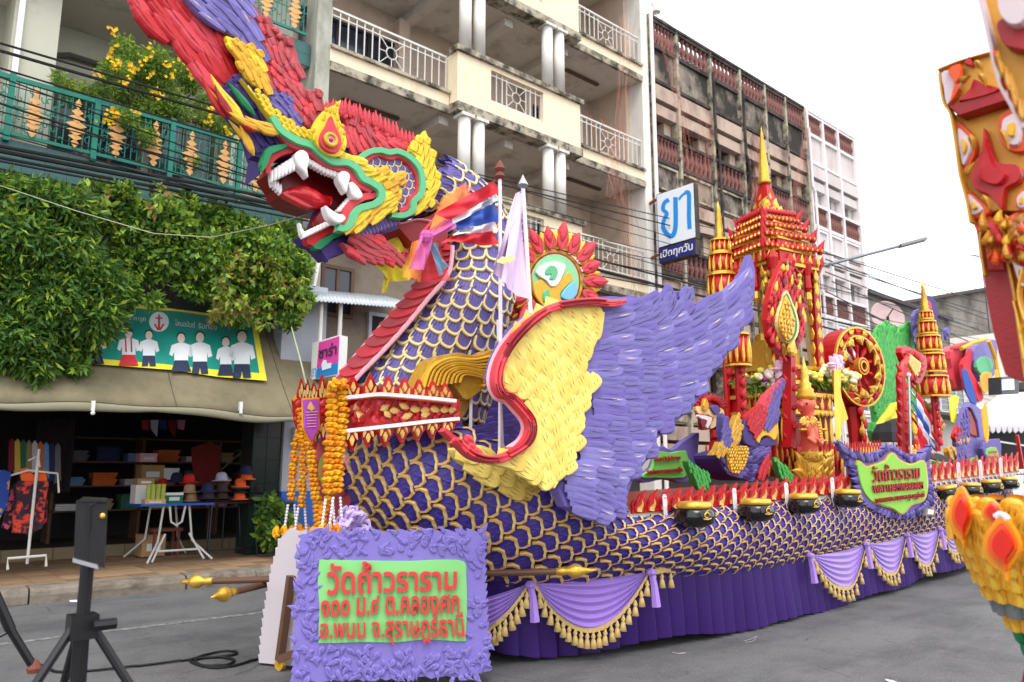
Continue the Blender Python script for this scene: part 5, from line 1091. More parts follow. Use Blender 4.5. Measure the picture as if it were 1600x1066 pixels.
fme_ = fr.mesh('flame_ornament', [M_['lred'], M_['goldr'], M_['lred2']])
x = 988.0; w = 19.5
while x < 1590:
    if not 1318 < x+w/2 < 1442 or True:
        y = float(np.interp(x, [p[0] for p in rail], [p[1] for p in rail]))-3; Yv = rS(x, y)-.02
        a, b = P(x, y, Yv), P(x+w*1.12, y-1.5, Yv); Lx = (b-a).length
        obj('flame_ornament', fme_, FL, Matrix.Translation(a) @ Matrix.Diagonal((Lx, .1, Lx*.68 if x < 1300 else Lx*.66, 1)))
    x += w; w *= .982
# inner second row of small red flames on the deck
# ---- neck ----
NL = [((536, 640), (728, 655), 6.35, .58), ((552, 600), (745, 610), 6.3, .56), ((582, 566), (748, 582), 6.25, .54), ((606, 538), (754, 552), 6.18, .51), ((636, 507), (764, 515), 6.1, .47), ((668, 468), (776, 478), 6.0, .42), ((694, 434), (779, 447), 6.0, .38), ((705, 402), (779, 412), 6.0, .36), ((701, 372), (772, 366), 6.0, .36), ((684, 348), (757, 325), 6.0, .36), ((662, 334), (728, 292), 6.0, .36), ((640, 330), (690, 262), 6.0, .36)]
def neckring(t):
    t = max(0, min(len(NL)-1.001, t)); i = int(t); k = t-i
    def g(j):
        j = max(0, min(len(NL)-1, j)); l, r, Y, ry = NL[j]; a, b = P(*l, Y), P(*r, Y); return np.array([*a, *b, ry])
    a, b, c, d = g(i-1), g(i), g(i+1), g(i+2); return .5*(2*b+(c-a)*k+(2*a-5*b+4*c-d)*k*k+(3*b-a-3*c+d)*k**3)
def neckpt(t, th):   # th 0 = front/left edge, pi/2 = near side, pi = back
    g = neckring(t); l, r = g[:3], g[3:6]; c = (l+r)/2; a = (l-r)/2
    cx = math.cos(th); sy = math.sin(th); cx = math.copysign(abs(cx)**.85, cx); sy = math.copysign(abs(sy)**.75, sy)
    return c+a*cx+np.array([0, -g[6], 0])*sy
vs = []; fs = []; nn = 24; nt_ = 44
for i in range(nt_+1):
    for k in range(nn): vs.append(tuple(neckpt(i/nt_*(len(NL)-1), 2*math.pi*k/nn)))
for i in range(nt_):
    for k in range(nn): fs.append((i*nn+k, (i+1)*nn+k, (i+1)*nn+(k+1) % nn, i*nn+(k+1) % nn))
fs += [tuple(range(nn)), tuple(range(nt_*nn, (nt_+1)*nn))[::-1]]
mb = MB(); mb.smooth = True; mb.add(vs, fs); neck = mb.build('neck', M_['purp3'], FL)
sme_n = scale_mesh('scale', [M_['goldp'], M_['purp'], M_['deepp']], cusp=False); sme_n2 = scale_mesh('scale', [M_['yelo'], M_['deepp'], M_['grooved']], cusp=False)
tt = .15; row = 0; ncount = 0
while tt < len(NL)-1.05:
    g = neckring(tt); wdt = np.linalg.norm(g[:3]-g[3:6]); 
    halfper = .5*math.pi*(1.5*(wdt/2+g[6])-math.sqrt(wdt/2*g[6]))*1.06
    ncol = max(4, int(round(halfper/.15)))
    for k in range(ncol+1):
        th = math.pi*(k+.5*(row % 2))/ncol
        if th > math.pi*1.02: continue
        p = neckpt(tt, th); p2 = neckpt(max(0, tt-.25), th); p3 = neckpt(tt, th+.05); dn_ = p2-p; dn_ /= np.linalg.norm(dn_); dc = p3-neckpt(tt, th-.05); dc /= np.linalg.norm(dc)
        n = np.cross(dn_, dc); c0 = (g[:3]+g[3:6])/2
        if np.dot(n, p-c0) < 0: n = -n
        sz = .25*(.82+.18*min(1, wdt/.8)); q = p+n/np.linalg.norm(n)*.006-dn_*sz*.6
        frame_obj(sme_n if tt < 8.6 else sme_n, 'scale', neck, q, dn_+n*.12, n, sz, sz*.68, .024); ncount += 1
    seg = np.linalg.norm(neckpt(tt+.2, math.pi/2)-neckpt(tt, math.pi/2))/.2
    tt += .138/max(.05, seg); row += 1
# belly strip on the front of the neck: between inner line (near) and outer line (far)
inn = [(707, 384), (706, 404), (699, 431), (668, 468), (636, 507), (600, 547), (560, 588), (545, 610)]; outl = [(676, 372), (668, 400), (656, 435), (628, 472), (597, 508), (567, 543), (533, 583), (515, 610)]
bi = [P(x, y, 5.66+.0022*max(0, y-430)) for x, y in catmull(inn, 5)]; bo = [P(x, y, ('X', p.x+.02)) for (x, y), p in zip(catmull(outl, 5), bi)]
mb = MB(); n = len(bi); mb.add([*bi, *bo], [(i, i+1, n+i+1, n+i) for i in range(n-1)]); mb.smooth = True; belly = mb.build('belly', M_['dred'], FL)
for i in range(0, n-1, 2):   # overlapping belly plates
    a0, b0 = bi[i], bo[i]; j = min(n-1, i+3); a1, b1 = bi[j], bo[j]; nrm = (b0-a0).cross(a1-a0).normalized()
    if nrm.x > 0: nrm = -nrm
    m2 = MB(); v = []
    for k in range(9):
        t = k/8; up = (a0+(b0-a0)*t); lo = a1+(b1-a1)*t; d = (lo-up); l = up+d*(.72+.28*math.sin(math.pi*t)); v += [up+nrm*.004, l+nrm*.035, l]
    m2.add(v, [(3*k, 3*k+1, 3*k+4, 3*k+3) for k in range(8)]+[(3*k+1, 3*k+2, 3*k+5, 3*k+4) for k in range(8)]); obj('belly_plate', m2.mesh('belly_plate', M_['pink2'] if i % 4 else M_['pink']), belly)
for L in (bi, bo): obj('belly_edge', MB().tube(L, .022, 6).mesh('belly_edge', M_['pinke']), belly)
inn2 = [(532, 690), (540, 715), (560, 762), (580, 805), (598, 845)]; out2 = [(486, 690), (492, 720), (500, 765), (512, 810), (530, 850)]
bi = [P(x, y, 6.06) for x, y in catmull(inn2, 5)]; bo = [P(x, y, ('X', p.x-.02)) for (x, y), p in zip(catmull(out2, 5), bi)]; n = len(bi)
mb = MB(); mb.add([*bi, *bo], [(i, i+1, n+i+1, n+i) for i in range(n-1)]); mb.smooth = True; b2 = mb.build('prow_breast', M_['dred'], FL)
for i in range(0, n-1, 3):
    a0, b0 = bi[i], bo[i]; j = min(n-1, i+5); a1, b1 = bi[j], bo[j]; nrm = (b0-a0).cross(a1-a0).normalized(); nrm = -nrm if nrm.x > 0 else nrm; m2 = MB(); v = []
    for k in range(9): t = k/8; up = a0+(b0-a0)*t; lo = a1+(b1-a1)*t; d = lo-up; l = up+d*(.7+.3*math.sin(math.pi*t)); v += [up+nrm*.004, l+nrm*.05, l]
    m2.add(v, [(3*k, 3*k+1, 3*k+4, 3*k+3) for k in range(8)]+[(3*k+1, 3*k+2, 3*k+5, 3*k+4) for k in range(8)]); obj('belly_plate', m2.mesh('belly_plate', M_['pink2']), b2)
obj('belly_edge', MB().tube(bi, .03, 6).mesh('e', M_['pinke']), b2); obj('belly_edge', MB().tube(bo, .03, 6).mesh('e', M_['pinke']), b2)
plate('breast_disc', [(507+11*math.cos(a*math.pi/8), 735+26*math.sin(a*math.pi/8)) for a in range(16)], ('X', 3.25), .04, mat('olive_disc', (150, 160, 60), .6), FL); plate('breast_mark', [(507+5*math.cos(a*math.pi/8), 737+14*math.sin(a*math.pi/8)) for a in range(16)], ('X', 3.22), .03, M_['signr'], FL)

# ---- head ----
hY = 5.66
core = plate('dragon_head', [(404, 275), (409, 240), (398, 205), (380, 155), (395, 118), (440, 130), (470, 160), (520, 190), (580, 215), (640, 228), (672, 262), (676, 312), (650, 338), (600, 352), (560, 356), (540, 362), (545, 345), (556, 318), (575, 305), (590, 300), (575, 285), (545, 275), (520, 262), (490, 250), (466, 240), (440, 238), (424, 252)], hY+.03, .28, M_['deepp'], FL, 0)
HD = core
hp = lambda name, pts, d, t, m, sm=3, bev=.8: plate(name, pts, hY-d, t, M_[m], HD, sm, bev)
hb_ = lambda name, pts, w, d, t, m: band(name, pts, w, hY-d, t, M_[m], HD)
# snout plume
plate('plume_core', A((0, -140), (420, -140), (700, 0), (830, 160), (850, 330), (870, 540), (1010, 600), (1070, 760), (900, 720), (760, 530), (690, 500), (470, 470), (330, 260), (150, 190), (60, 70)), hY+.06, .12, M_['dred'], HD, 0)
def fld(*a, **k): return field(*a, **k)
pl_red = A((-60, -80), (380, -80), (400, 50), (480, 140), (590, 200), (640, 290), (690, 400), (700, 520), (590, 490), (460, 470), (400, 350), (310, 250), (150, 190), (60, 80))
fld(fms('lobe', 'red', 'red', 'pink'), 'plume_feather', HD, pl_red, flow([(*A((100, 50))[0], 222), (*A((400, 200))[0], 218), (*A((560, 400))[0], 232), (*A((650, 480))[0], 240), (*A((300, 60))[0], 224)]), (36, 19), 88, 29, hY+.03, .05, .05, .12, roll=.4)
plp = A((330, -120), (760, -60), (770, 60), (800, 160), (830, 220), (815, 320), (700, 260), (620, 200), (500, 140), (400, 50))
hp('plume_plate', plp, .03, .05, 'purp2', 2)
fld(fms('feather', 'purp2', 'purp'), 'plume_feather', HD, plp, flow([(*A((420, 0))[0], 222), (*A((600, 100))[0], 215), (*A((760, 250))[0], 240), (*A((700, 60))[0], 232)]), (26, 14), 56, 19, hY-.035, .03, .02, .1, roll=.25)
ply = A((605, 220), (700, 262), (800, 310), (825, 335), (835, 430), (875, 550), (790, 530), (730, 480), (690, 400), (670, 340), (630, 290))
hp('plume_plate', ply, .055, .05, 'yel'); fld(fms('feather', 'yel', 'yelo'), 'plume_feather', HD, ply, flow([(*A((650, 260))[0], 232), (*A((820, 500))[0], 245)]), (17, 11), 34, 14, hY-.06, .03, .018, .1, roll=.3)
# pink crest behind
crest = A((750, 30), (800, 70), (870, 130), (950, 205), (968, 300), (985, 225), (1040, 310), (1060, 400), (1080, 480), (1035, 520), (1105, 550), (1145, 560), (1200, 590), (1215, 660), (1180, 720), (1140, 800), (1070, 770), (1010, 640), (1000, 580), (870, 540), (850, 500), (820, 300), (800, 180), (760, 110))
hp('crest_plate', crest, 0, .12, 'pink2', 0)
fld(fms('flame', 'pink2', 'pink')+fms('feather', 'pink2'), 'crest_feather', HD, crest, flow([(*A((800, 100))[0], 235), (*A((900, 200))[0], 262), (*A((1000, 350))[0], 262), (*A((880, 450))[0], 250), (*A((1050, 650))[0], 240), (*A((1150, 620))[0], 262), (*A((960, 480))[0], 215)]), (15, 10.5), 30, 15, hY-.02, .03, .022, .2, roll=.45)
mane = B((600, -30), (640, 60), (640, 180), (700, 240), (740, 250), (830, 205), (905, 225), (1040, 235), (1040, 190), (1000, 160), (930, 130), (860, 100), (800, 60), (720, 0), (690, -30), (650, -60))
hp('mane_plate', mane, -.02, .12, 'pink', 0)
fld(fms('flame', 'pink', 'pink')+fms('feather', 'pink', 'pink2'), 'mane_feather', HD, mane, flow([(*B((640, 60))[0], 285), (*B((760, 120))[0], 252), (*B((900, 170))[0], 222), (*B((1020, 200))[0], 205)]), (14, 9.5), 38, 13.5, hY-.0, .03, .025, .18, clip=.25, roll=.45)
# tall mane spikes
for i in range(26):
    t = i/25; x = float(np.interp(t, [0, .3, .55, 1], [503, 530, 570, 642])); y = float(np.interp(t, [0, .3, .55, 1], [172, 168, 182, 222])); an = R(float(np.interp(t, [0, .5, 1], [270, 245, 212])))
    x -= 0; ln = random.uniform(18, 30); lay(random.choice(fms('flame', 'pink')), 'mane_spike', HD, (x+8, y+12), (x+8+math.cos(an)*-0+ (-ln*.25 if t > .4 else -3), y-ln*.62), 8, hY-.01+.004*(i % 3), .03, .02, 0, flip=False)
# purple side of the forehead
pf = A((760, 510), (860, 550), (1000, 590), (1030, 650), (1085, 785), (1000, 745), (900, 660), (820, 590))
hp('forehead_plate', pf, .02, .08, 'purp', 0); fld(fms('feather', 'purp', 'purp3'), 'forehead_feather', HD, pf, flow([(*A((900, 600))[0], 215), (*A((1050, 720))[0], 235)]), (14, 9), 20, 11, hY-.03, .02, .014, roll=.3)
# nose: dark purple, mixed striped leaves
nose = A((695, 445), (750, 505), (800, 590), (870, 700), (950, 820), (1010, 885), (930, 895), (860, 910), (830, 980), (770, 960), (760, 880), (650, 740), (560, 620), (620, 500))
hp('nose_plate', nose, .02, .1, 'deepp', 0)
fld(fms('feather', 'deepp'), 'nose_feather', HD, nose, flow([(*A((720, 500))[0], 235), (*A((880, 780))[0], 238)]), (20, 14), 34, 13, hY-.03, .025, .015)
def lv(k, c, pts, w, d, n='brow_leaf', t=.03, flip=False):
    (a, b) = A(*pts); return lay(fm[k][c], n, HD, a, b, w, hY-d, t, .01, 0, flip)
lv('flame', 'red', ((600, 720), (440, 480)), 13, .05); lv('flame', 'yel', ((700, 730), (490, 470)), 18, .07); lv('leaf', 'green', ((790, 720), (610, 500)), 12, .08); lv('flame', 'dred', ((640, 720), (520, 530)), 13, .09); lv('flame', 'yelo', ((690, 760), (490, 560)), 11, .06)
lv('leaf', 'yelo', ((780, 960), (690, 770)), 14, .07); lv('flame', 'yelo', ((830, 800), (600, 700)), 14, .1); lv('flame', 'yelo', ((930, 815), (720, 745)), 20, .11); lv('leaf', 'dred', ((780, 815), (700, 770)), 9, .12)
lv('leaf', 'yelo', ((760, 900), (620, 740)), 9, .05)
hp('nostril_leaf', A((830, 1060), (845, 930), (900, 895), (1000, 885), (960, 920), (890, 950), (870, 1000)), .09, .05, 'green', 2)
# lips
green_p = B((185, 5), (235, 85), (330, 150), (430, 185), (490, 238), (560, 285), (650, 290), (710, 330), (745, 385), (800, 415), (852, 455), (858, 510), (820, 545), (770, 560), (722, 575), (692, 610), (672, 660), (630, 697), (590, 690))
red_p = B((240, 110), (300, 172), (390, 205), (450, 243), (510, 292), (600, 325), (660, 362), (700, 412), (760, 445), (815, 468), (800, 492), (745, 505), (700, 532), (660, 565), (640, 615), (630, 655), (590, 668))
hb_('lip_green', green_p, 11.5, .14, .08, 'mint'); hb_('lip_red', red_p, 12, .10, .08, 'pink')
hp('upper_lip_front', B((135, 320), (150, 260), (200, 215), (290, 208), (310, 230), (240, 250), (180, 300), (170, 350), (140, 360)), .06, .07, 'red', 2); hp('upper_lip_green', B((110, 310), (130, 230), (190, 185), (285, 178), (295, 205), (200, 213), (150, 260), (135, 330)), .075, .06, 'green', 2)
# gold leaf edge above the green lip
gp = serrate(A((700, 480), (790, 570), (850, 640), (930, 740), (1050, 800), (1140, 830)), 9, 3.5, side=1)+A((1145, 880), (1040, 850), (930, 790), (860, 710), (800, 620), (740, 540))
hp('brow_plate', [p for p in gp], .10, .06, 'yel', 0, .5)
fld(fms('feather', 'yel'), 'brow_feather', HD, A((780, 545), (850, 590), (890, 650), (1000, 745), (1080, 790), (1140, 810), (1140, 870), (1030, 830), (930, 770), (870, 710), (820, 650)), flow([(*A((900, 700))[0], 222)]), (9, 7), 15, 7, hY-.11, .02, .012)
cheek = B((600, 245), (650, 235), (720, 265), (785, 320), (765, 345), (850, 338), (940, 368), (1015, 358), (985, 405), (962, 452), (985, 460), (958, 560), (900, 605), (800, 655), (700, 722), (630, 715), (690, 640), (720, 590), (830, 560), (875, 510), (870, 450), (800, 410), (740, 370), (700, 310), (650, 275))
hp('cheek_plate', cheek, .11, .07, 'yel', 0)
fld(fms('feather', 'yel', 'yel', 'yelo'), 'cheek_feather', HD, cheek, flow([(*B((680, 270))[0], 25), (*B((900, 400))[0], 332), (*B((900, 520))[0], 330), (*B((740, 660))[0], 318), (*B((960, 380))[0], 340)]), (15, 11), 30, 13, hY-.12, .025, .02, roll=.3)
# ear
ear_p = B((760, 290), (810, 262), (860, 258), (910, 275), (960, 268), (1010, 295), (1060, 360), (1075, 410), (1065, 470), (1025, 520), (1010, 560), (960, 580), (900, 560), (850, 480), (780, 400))
hp('ear_plate', ear_p, .03, .08, 'purp', 2)
for i in range(8):
    for j in range(7):
        x, y = B((775+i*44+(j % 2)*22, 285+j*46))[0]
        if inside(x, y, ear_p): lay(sme_e if 'sme_e' in globals() else (globals().setdefault('sme_e', scale_mesh('ear_scale', [M_['goldp'], M_['purp2'], M_['purp3']], cusp=False))), 'ear_scale', HD, (x-9, y-4), (x+6, y+5), 14, hY-.045, .012, 0, -.004)
hb_('ear_green', B((715, 275), (735, 255), (790, 222), (855, 215), (905, 228), (960, 222), (1030, 255), (1090, 320), (1112, 400), (1105, 480), (1060, 532), (1050, 588), (990, 617), (920, 612)), 9.5, .12, .07, 'mint'); hb_('ear_red', B((750, 288), (800, 250), (855, 240), (910, 262), (960, 250), (1020, 280), (1066, 340), (1086, 400), (1080, 470), (1038, 517), (1022, 565), (965, 592)), 7.5, .09, .07, 'pink')
bl = B((1030, 220), (1040, 180), (1090, 140), (1125, 92), (1150, 150), (1165, 245), (1192, 228), (1185, 300), (1215, 390), (1205, 470), (1160, 560), (1090, 608), (1050, 610), (1080, 540), (1125, 490), (1138, 400), (1115, 320), (1070, 260))
hp('ear_leaf', bl, .08, .06, 'yel', 0); fld(fms('feather', 'yel'), 'ear_feather', HD, bl, flow([(*B((1100, 180))[0], 285), (*B((1160, 350))[0], 290), (*B((1130, 540))[0], 320)]), (15, 10), 24, 12, hY-.09, .02, .018, roll=.3)
# eye
hp('eye_leaf', A((1318, 615), (1300, 680), (1310, 740), (1335, 800), (1352, 870), (1342, 925), (1305, 965), (1240, 958), (1180, 912), (1148, 860), (1142, 800), (1165, 740), (1215, 680), (1285, 640)), .17, .06, 'yel', 3)
hp('eye_flame', A((1255, 712), (1285, 780), (1312, 840), (1318, 900), (1285, 942), (1230, 932), (1188, 890), (1190, 830), (1225, 770)), .20, .04, 'pink', 3)
ex, ey = A((1248, 865))[0]
ec = P(ex, ey, hY-.21)
mb = MB(); mb.smooth = True; mb.lathe([(.065, 0), (.062, .02), (.05, .028), (.036, .022), (.034, 0)], ec, 20, (0, -1, 0)); mb.build('eye_ring', M_['yelo'], HD)
MB().lathe([(.034, 0), (.034, .012), (.002, .013)], ec, 16, (0, -1, 0)).build('eye_white', mat('eye_grey', (190, 180, 186), .3), HD); MB().ball(ec+Vector((0, -.012, -.002)), .02, 10).build('pupil', mat('eye_red', (214, 30, 44), .15), HD)
fld(fms('feather', 'yel'), 'eye_feather', HD, A((1318, 615), (1300, 680), (1345, 850), (1335, 925), (1305, 900), (1290, 740), (1260, 680), (1180, 760), (1160, 850), (1145, 860), (1142, 800), (1165, 740), (1215, 680), (1285, 640)), flow([(*A((1300, 700))[0], 270), (*A((1160, 800))[0], 280)]), (11, 7), 10, 5, hY-.175, .015, .01)
# mouth
plate('mouth_roof', B((230, 440), (170, 350), (200, 300), (320, 250), (420, 285), (600, 385), (700, 480), (640, 600), (560, 600), (430, 575), (330, 545), (240, 490)), hY+.22, .3, M_['mouth'], HD, 0)
plate('mouth_inside', B((215, 430), (330, 300), (450, 310), (600, 395), (690, 490), (600, 580), (500, 580), (330, 545), (240, 490)), hY+.16, .08, M_['mouth'], HD, 2)
mb = MB(); mb.smooth = True
tp = [P(x, y, hY+.08) for x, y in B((520, 545), (430, 520), (370, 490), (300, 480), (245, 492))]; mb.tube(tp, [.05, .085, .08, .05, .02], 10); mb.build('tongue', M_['tongue'], HD)
hp('tongue_face', B((232, 482), (300, 452), (370, 450), (430, 490), (550, 500), (545, 560), (480, 572), (400, 572), (330, 542)), -.05, .06, 'tongue', 3, 2)
def tooth(pts, d=.13, t=.09, m='tooth', nm='fang', sm=3): return hp(nm, B(*pts), d, t, m, sm, 2.0)
tooth(((322, 260), (335, 225), (370, 212), (402, 235), (412, 280), (400, 330), (404, 382), (375, 350), (340, 310))); tooth(((592, 365), (610, 345), (645, 348), (664, 375), (655, 420), (640, 478), (612, 440), (592, 400))); tooth(((662, 420), (680, 412), (715, 445), (742, 490), (725, 515), (695, 512), (672, 480)), .15)
tooth(((510, 556), (545, 580), (585, 605), (620, 612), (636, 640), (600, 668), (560, 655), (528, 620)), .16)
for i in range(7): # upper far-left teeth, curving round the snout
    x0 = 168+i*23; yb = 348-i*14; yt = 395-i*12; tooth(((x0, yb), (x0+22, yb-13), (x0+24, yb-13+58), (x0+16, yt+22-3), (x0+4, yt+12)), .02+.012*i, .05, nm='tooth', sm=2)
for i in range(4): x0 = 168+i*17; tooth(((x0, 385+i*22), (x0+20, 372+i*16), (x0+26, 420+i*14), (x0+12, 440+i*16)), -.02, .05, nm='tooth', sm=2)
for i in range(9): # upper near teeth between the fangs
    t = i/9; x0 = 402+i*22; y0 = float(np.interp(x0, [400, 500, 600], [262, 318, 350])); tooth(((x0, y0), (x0+22, y0+9), (x0+24, y0+36), (x0+12, y0+45), (x0+1, y0+30)), .08, .06, nm='tooth', sm=2)
for i in range(6): # corner teeth up to the lower fang
    x0 = 690-i*15; y0 = 492+i*17; tooth(((x0, y0-8), (x0-24, y0-4), (x0-30, y0+10), (x0-18, y0+18), (x0-2, y0+14)), .07, .06, nm='tooth', sm=2)
# lower jaw
plate('lower_jaw', B((370, 740), (440, 700), (500, 560), (540, 600), (600, 690), (640, 720), (730, 795), (640, 845), (530, 885), (470, 812), (400, 780)), hY+.08, .2, M_['deepp'], HD, 0)
hp('gum', B((385, 770), (440, 712), (520, 690), (600, 685), (610, 715), (520, 740), (430, 808)), -.05, .07, 'red', 2); hp('jaw_green', B((430, 808), (520, 745), (612, 712), (640, 735), (560, 765), (480, 830)), -.04, .07, 'green', 2)
hp('jaw_throat', B((430, 660), (480, 590), (520, 560), (560, 640), (520, 660), (450, 690)), -.04, .07, 'mouth', 2)
tooth(((350, 662), (372, 700), (392, 735), (378, 755), (362, 730)), -.02, .06)
for i in range(10): x0 = 375+i*20; y0 = 738-i*9.5; tooth(((x0, y0+18), (x0+1, y0-14), (x0+12, y0-24), (x0+22, y0-16), (x0+23, y0+12)), -.01, .06, nm='tooth', sm=2)
hp('chin_plate', B((470, 820), (560, 768), (640, 738), (735, 790), (700, 810), (640, 842), (540, 880), (525, 905)), -.06, .07, 'deepp', 0)
beard = B((612, 785), (690, 820), (660, 780), (700, 745), (760, 738), (830, 742), (860, 770), (930, 820), (995, 915), (930, 900), (870, 908), (800, 890), (730, 895), (670, 865))
hp('beard_plate', beard, .02, .08, 'pink2', 0); fld(fms('lobe', 'pink', 'pink2'), 'beard_feather', HD, beard, flow([(*B((650, 800))[0], 35), (*B((800, 830))[0], 22), (*B((940, 880))[0], 40)]), (14, 9), 44, 13, hY-.03, .03, .02, roll=.3)
und = B((600, 710), (700, 722), (800, 655), (900, 610), (960, 700), (900, 720), (800, 735), (720, 765), (680, 760)); hp('jaw_underside', und, -.02, .1, 'purp3', 0)
for i in range(12): x, y = B((700+i*22, 745-i*8))[0]; lay(fm['feather']['purp2'], 'jaw_frill', HD, (x-2, y-12), (x+5, y+6), 7, hY-.03, .02, .01, 0)
plate('throat', B((890, 640), (1000, 650), (1150, 620), (1250, 560), (1260, 800), (1180, 800), (1060, 800), (960, 700)), hY+.12, .5, M_['dred'], HD, 3)
band('throat_edge', B((900, 650), (980, 665), (1080, 640), (1180, 655)), 3, hY+.08, .04, M_['pinke'], HD)

# ---- wings ----
wS = lambda x, y: 4.36+(830-y)*.0010-(.0 if x < 1000 else (x-1000)*.0006)
wing_out = E((60, 610), (30, 540), (50, 440), (100, 330), (170, 240), (260, 165), (380, 110), (560, 90), (700, 80), (795, 88), (800, 75), (890, 95), (935, 60), (1020, 55), (1100, 50), (1150, 25), (1160, 75), (1120, 130), (1220, 110), (1320, 60), (1400, 0), (1440, -60), (1470, -150), (1495, -60), (1490, 80), (1450, 220), (1380, 350), (1290, 480), (1220, 570), (1180, 660), (1100, 740), (1010, 820), (940, 880), (960, 920), (880, 1010), (820, 1090), (780, 1200), (750, 1290), (720, 1340), (600, 1320), (520, 1290), (440, 1250), (400, 1160), (430, 1080), (250, 980), (220, 960), (270, 880), (300, 780), (240, 660), (160, 600), (110, 600))
wing = plate('wing', wing_out, lambda x, y: wS(x, y)+.06, .10, M_['purp3'], FL, 0, .8)
pw = E((660, 150), (800, 130), (890, 100), (935, 65), (1020, 58), (1100, 52), (1150, 30), (1155, 75), (1110, 135), (1220, 118), (1330, 65), (1400, 10), (1440, -60), (1470, -150), (1495, -50), (1485, 80), (1445, 220), (1375, 350), (1285, 480), (1215, 570), (1175, 655), (1095, 735), (1005, 815), (935, 880), (955, 920), (880, 1005), (815, 1090), (775, 1200), (745, 1290), (715, 1335), (600, 1315), (520, 1285), (440, 1240), (480, 1000), (520, 850), (560, 700), (580, 620), (615, 540), (560, 480), (620, 320))
wf = flow([(*E((700, 200))[0], 350), (*E((900, 140))[0], 320), (*E((1030, 110))[0], 290), (*E((1120, 80))[0], 300), (*E((800, 320))[0], 0), (*E((1000, 260))[0], 345), (*E((1200, 170))[0], 340), (*E((1400, 60))[0], 315), (*E((1460, -60))[0], 285), (*E((1300, 300))[0], 325), (*E((1100, 450))[0], 345), (*E((800, 480))[0], 8), (*E((650, 700))[0], 12), (*E((900, 700))[0], 352), (*E((700, 900))[0], 8), (*E((600, 1050))[0], 14), (*E((800, 1050))[0], 352), (*E((600, 1200))[0], 25), (*E((720, 1280))[0], 30)])
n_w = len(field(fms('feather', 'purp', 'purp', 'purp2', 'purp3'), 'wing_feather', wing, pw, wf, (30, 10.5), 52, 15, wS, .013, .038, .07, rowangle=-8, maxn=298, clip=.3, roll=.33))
yw = E((150, 240+120), (170, 300), (240, 210), (340, 150), (450, 130), (540, 135), (600, 150), (660, 170), (650, 250), (620, 320), (580, 420), (545, 480), (612, 540), (590, 620), (555, 700), (520, 850), (480, 1000), (435, 1060), (380, 1150), (200, 1050), (0, 1010), (40, 990), (200, 960), (270, 880), (300, 790), (240, 660), (160, 590), (100, 560), (95, 500), (120, 420))
yp = plate('wing_gold', yw, lambda x, y: wS(x, y)-.015, .06, M_['yelp'], wing, 0)
field(fms('scallop', 'yelp', 'yelp', 'yelp2'), 'gold_feather', wing, yw, flow([(*E((200, 300))[0], 40), (*E((500, 200))[0], 25), (*E((300, 500))[0], 50), (*E((500, 600))[0], 62), (*E((400, 900))[0], 62), (*E((100, 1020))[0], 20), (*E((450, 1000))[0], 70)]), (21, 21), 40, 29, lambda x, y: wS(x, y)-.03, .02, .045, .1, roll=.12)
# red rolled S edge with pale outer side
rS_ = lambda d: (lambda x, y: wS(x, y)-d)
redp = E((780, 105), (700, 118), (600, 110), (480, 120), (390, 140), (300, 190), (210, 270), (130, 370), (85, 470), (75, 560), (100, 620), (150, 640), (200, 690), (255, 760), (265, 830), (230, 900), (160, 950), (80, 985), (0, 985), (-70, 960), (-120, 915), (-160, 880))
band('wing_edge', redp, lambda t: 12 if t > .06 else 6+t*100, rS_(.07), .08, M_['pink'], wing, 6, 3.0)
rb_ = catmull(redp, 6)
for k, o in enumerate((-4.6, -1.6, 1.5, 4.6)):
    q = offs(rb_, o)
    for s in range(2, len(q)-8, 19): band('edge_ridge', q[s+(k*5) % 9:s+21], 3.4 if k % 2 else 2.6, rS_(.078+.012*(k % 2)), .03, M_['pink' if (k+s) % 3 else 'red'], wing, 1, .9)
    for s in range(5, len(q)-8, 23): band('edge_cut', [(x, y+1.6) for x, y in q[s+(k*7) % 9:s+17]], .9, rS_(.098), .012, groove(M_['pink']), wing, 1, .2)  # thin raised strips, darkened to paint the shade of cuts
band('wing_edge_side', offs(redp, 8.0)[5:17], 6, rS_(.0), .08, M_['pinke'], wing, 6, .6)
# flame tail from the red edge to the band
for i, (a, b) in enumerate(((( -60, 945), (-10, 985)), ((-100, 900), (-40, 960)), ((-120, 860), (-50, 915)), ((-90, 930), (0, 975)))): lay(fm['flame']['pink'], 'edge_flame', wing, E(a)[0], E(b)[0], 14, rS_(.02), .04, .02, 0)
band('wing_edge_tail', C((1010, 440), (1080, 500), (1180, 560), (1280, 600), (1330, 605)), 8, 4.95, .08, M_['pink'], FL)
# far wing (dark side) seen through the gap
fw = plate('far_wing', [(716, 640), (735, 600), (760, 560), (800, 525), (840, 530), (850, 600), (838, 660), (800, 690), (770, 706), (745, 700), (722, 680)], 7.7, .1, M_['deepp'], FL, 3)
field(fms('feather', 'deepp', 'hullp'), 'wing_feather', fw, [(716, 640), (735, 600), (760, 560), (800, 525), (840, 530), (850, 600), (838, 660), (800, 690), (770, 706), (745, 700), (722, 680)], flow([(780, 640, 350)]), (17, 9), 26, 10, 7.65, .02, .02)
plate('far_wing_top', D((760, 590), (800, 560), (880, 545), (930, 560), (880, 610), (800, 620)), 7.2, .1, M_['purp3'], FL); plate('far_wing_edge', D((770, 590), (800, 560), (870, 555), (900, 575), (830, 590)), 7.1, .1, M_['pink'], FL)
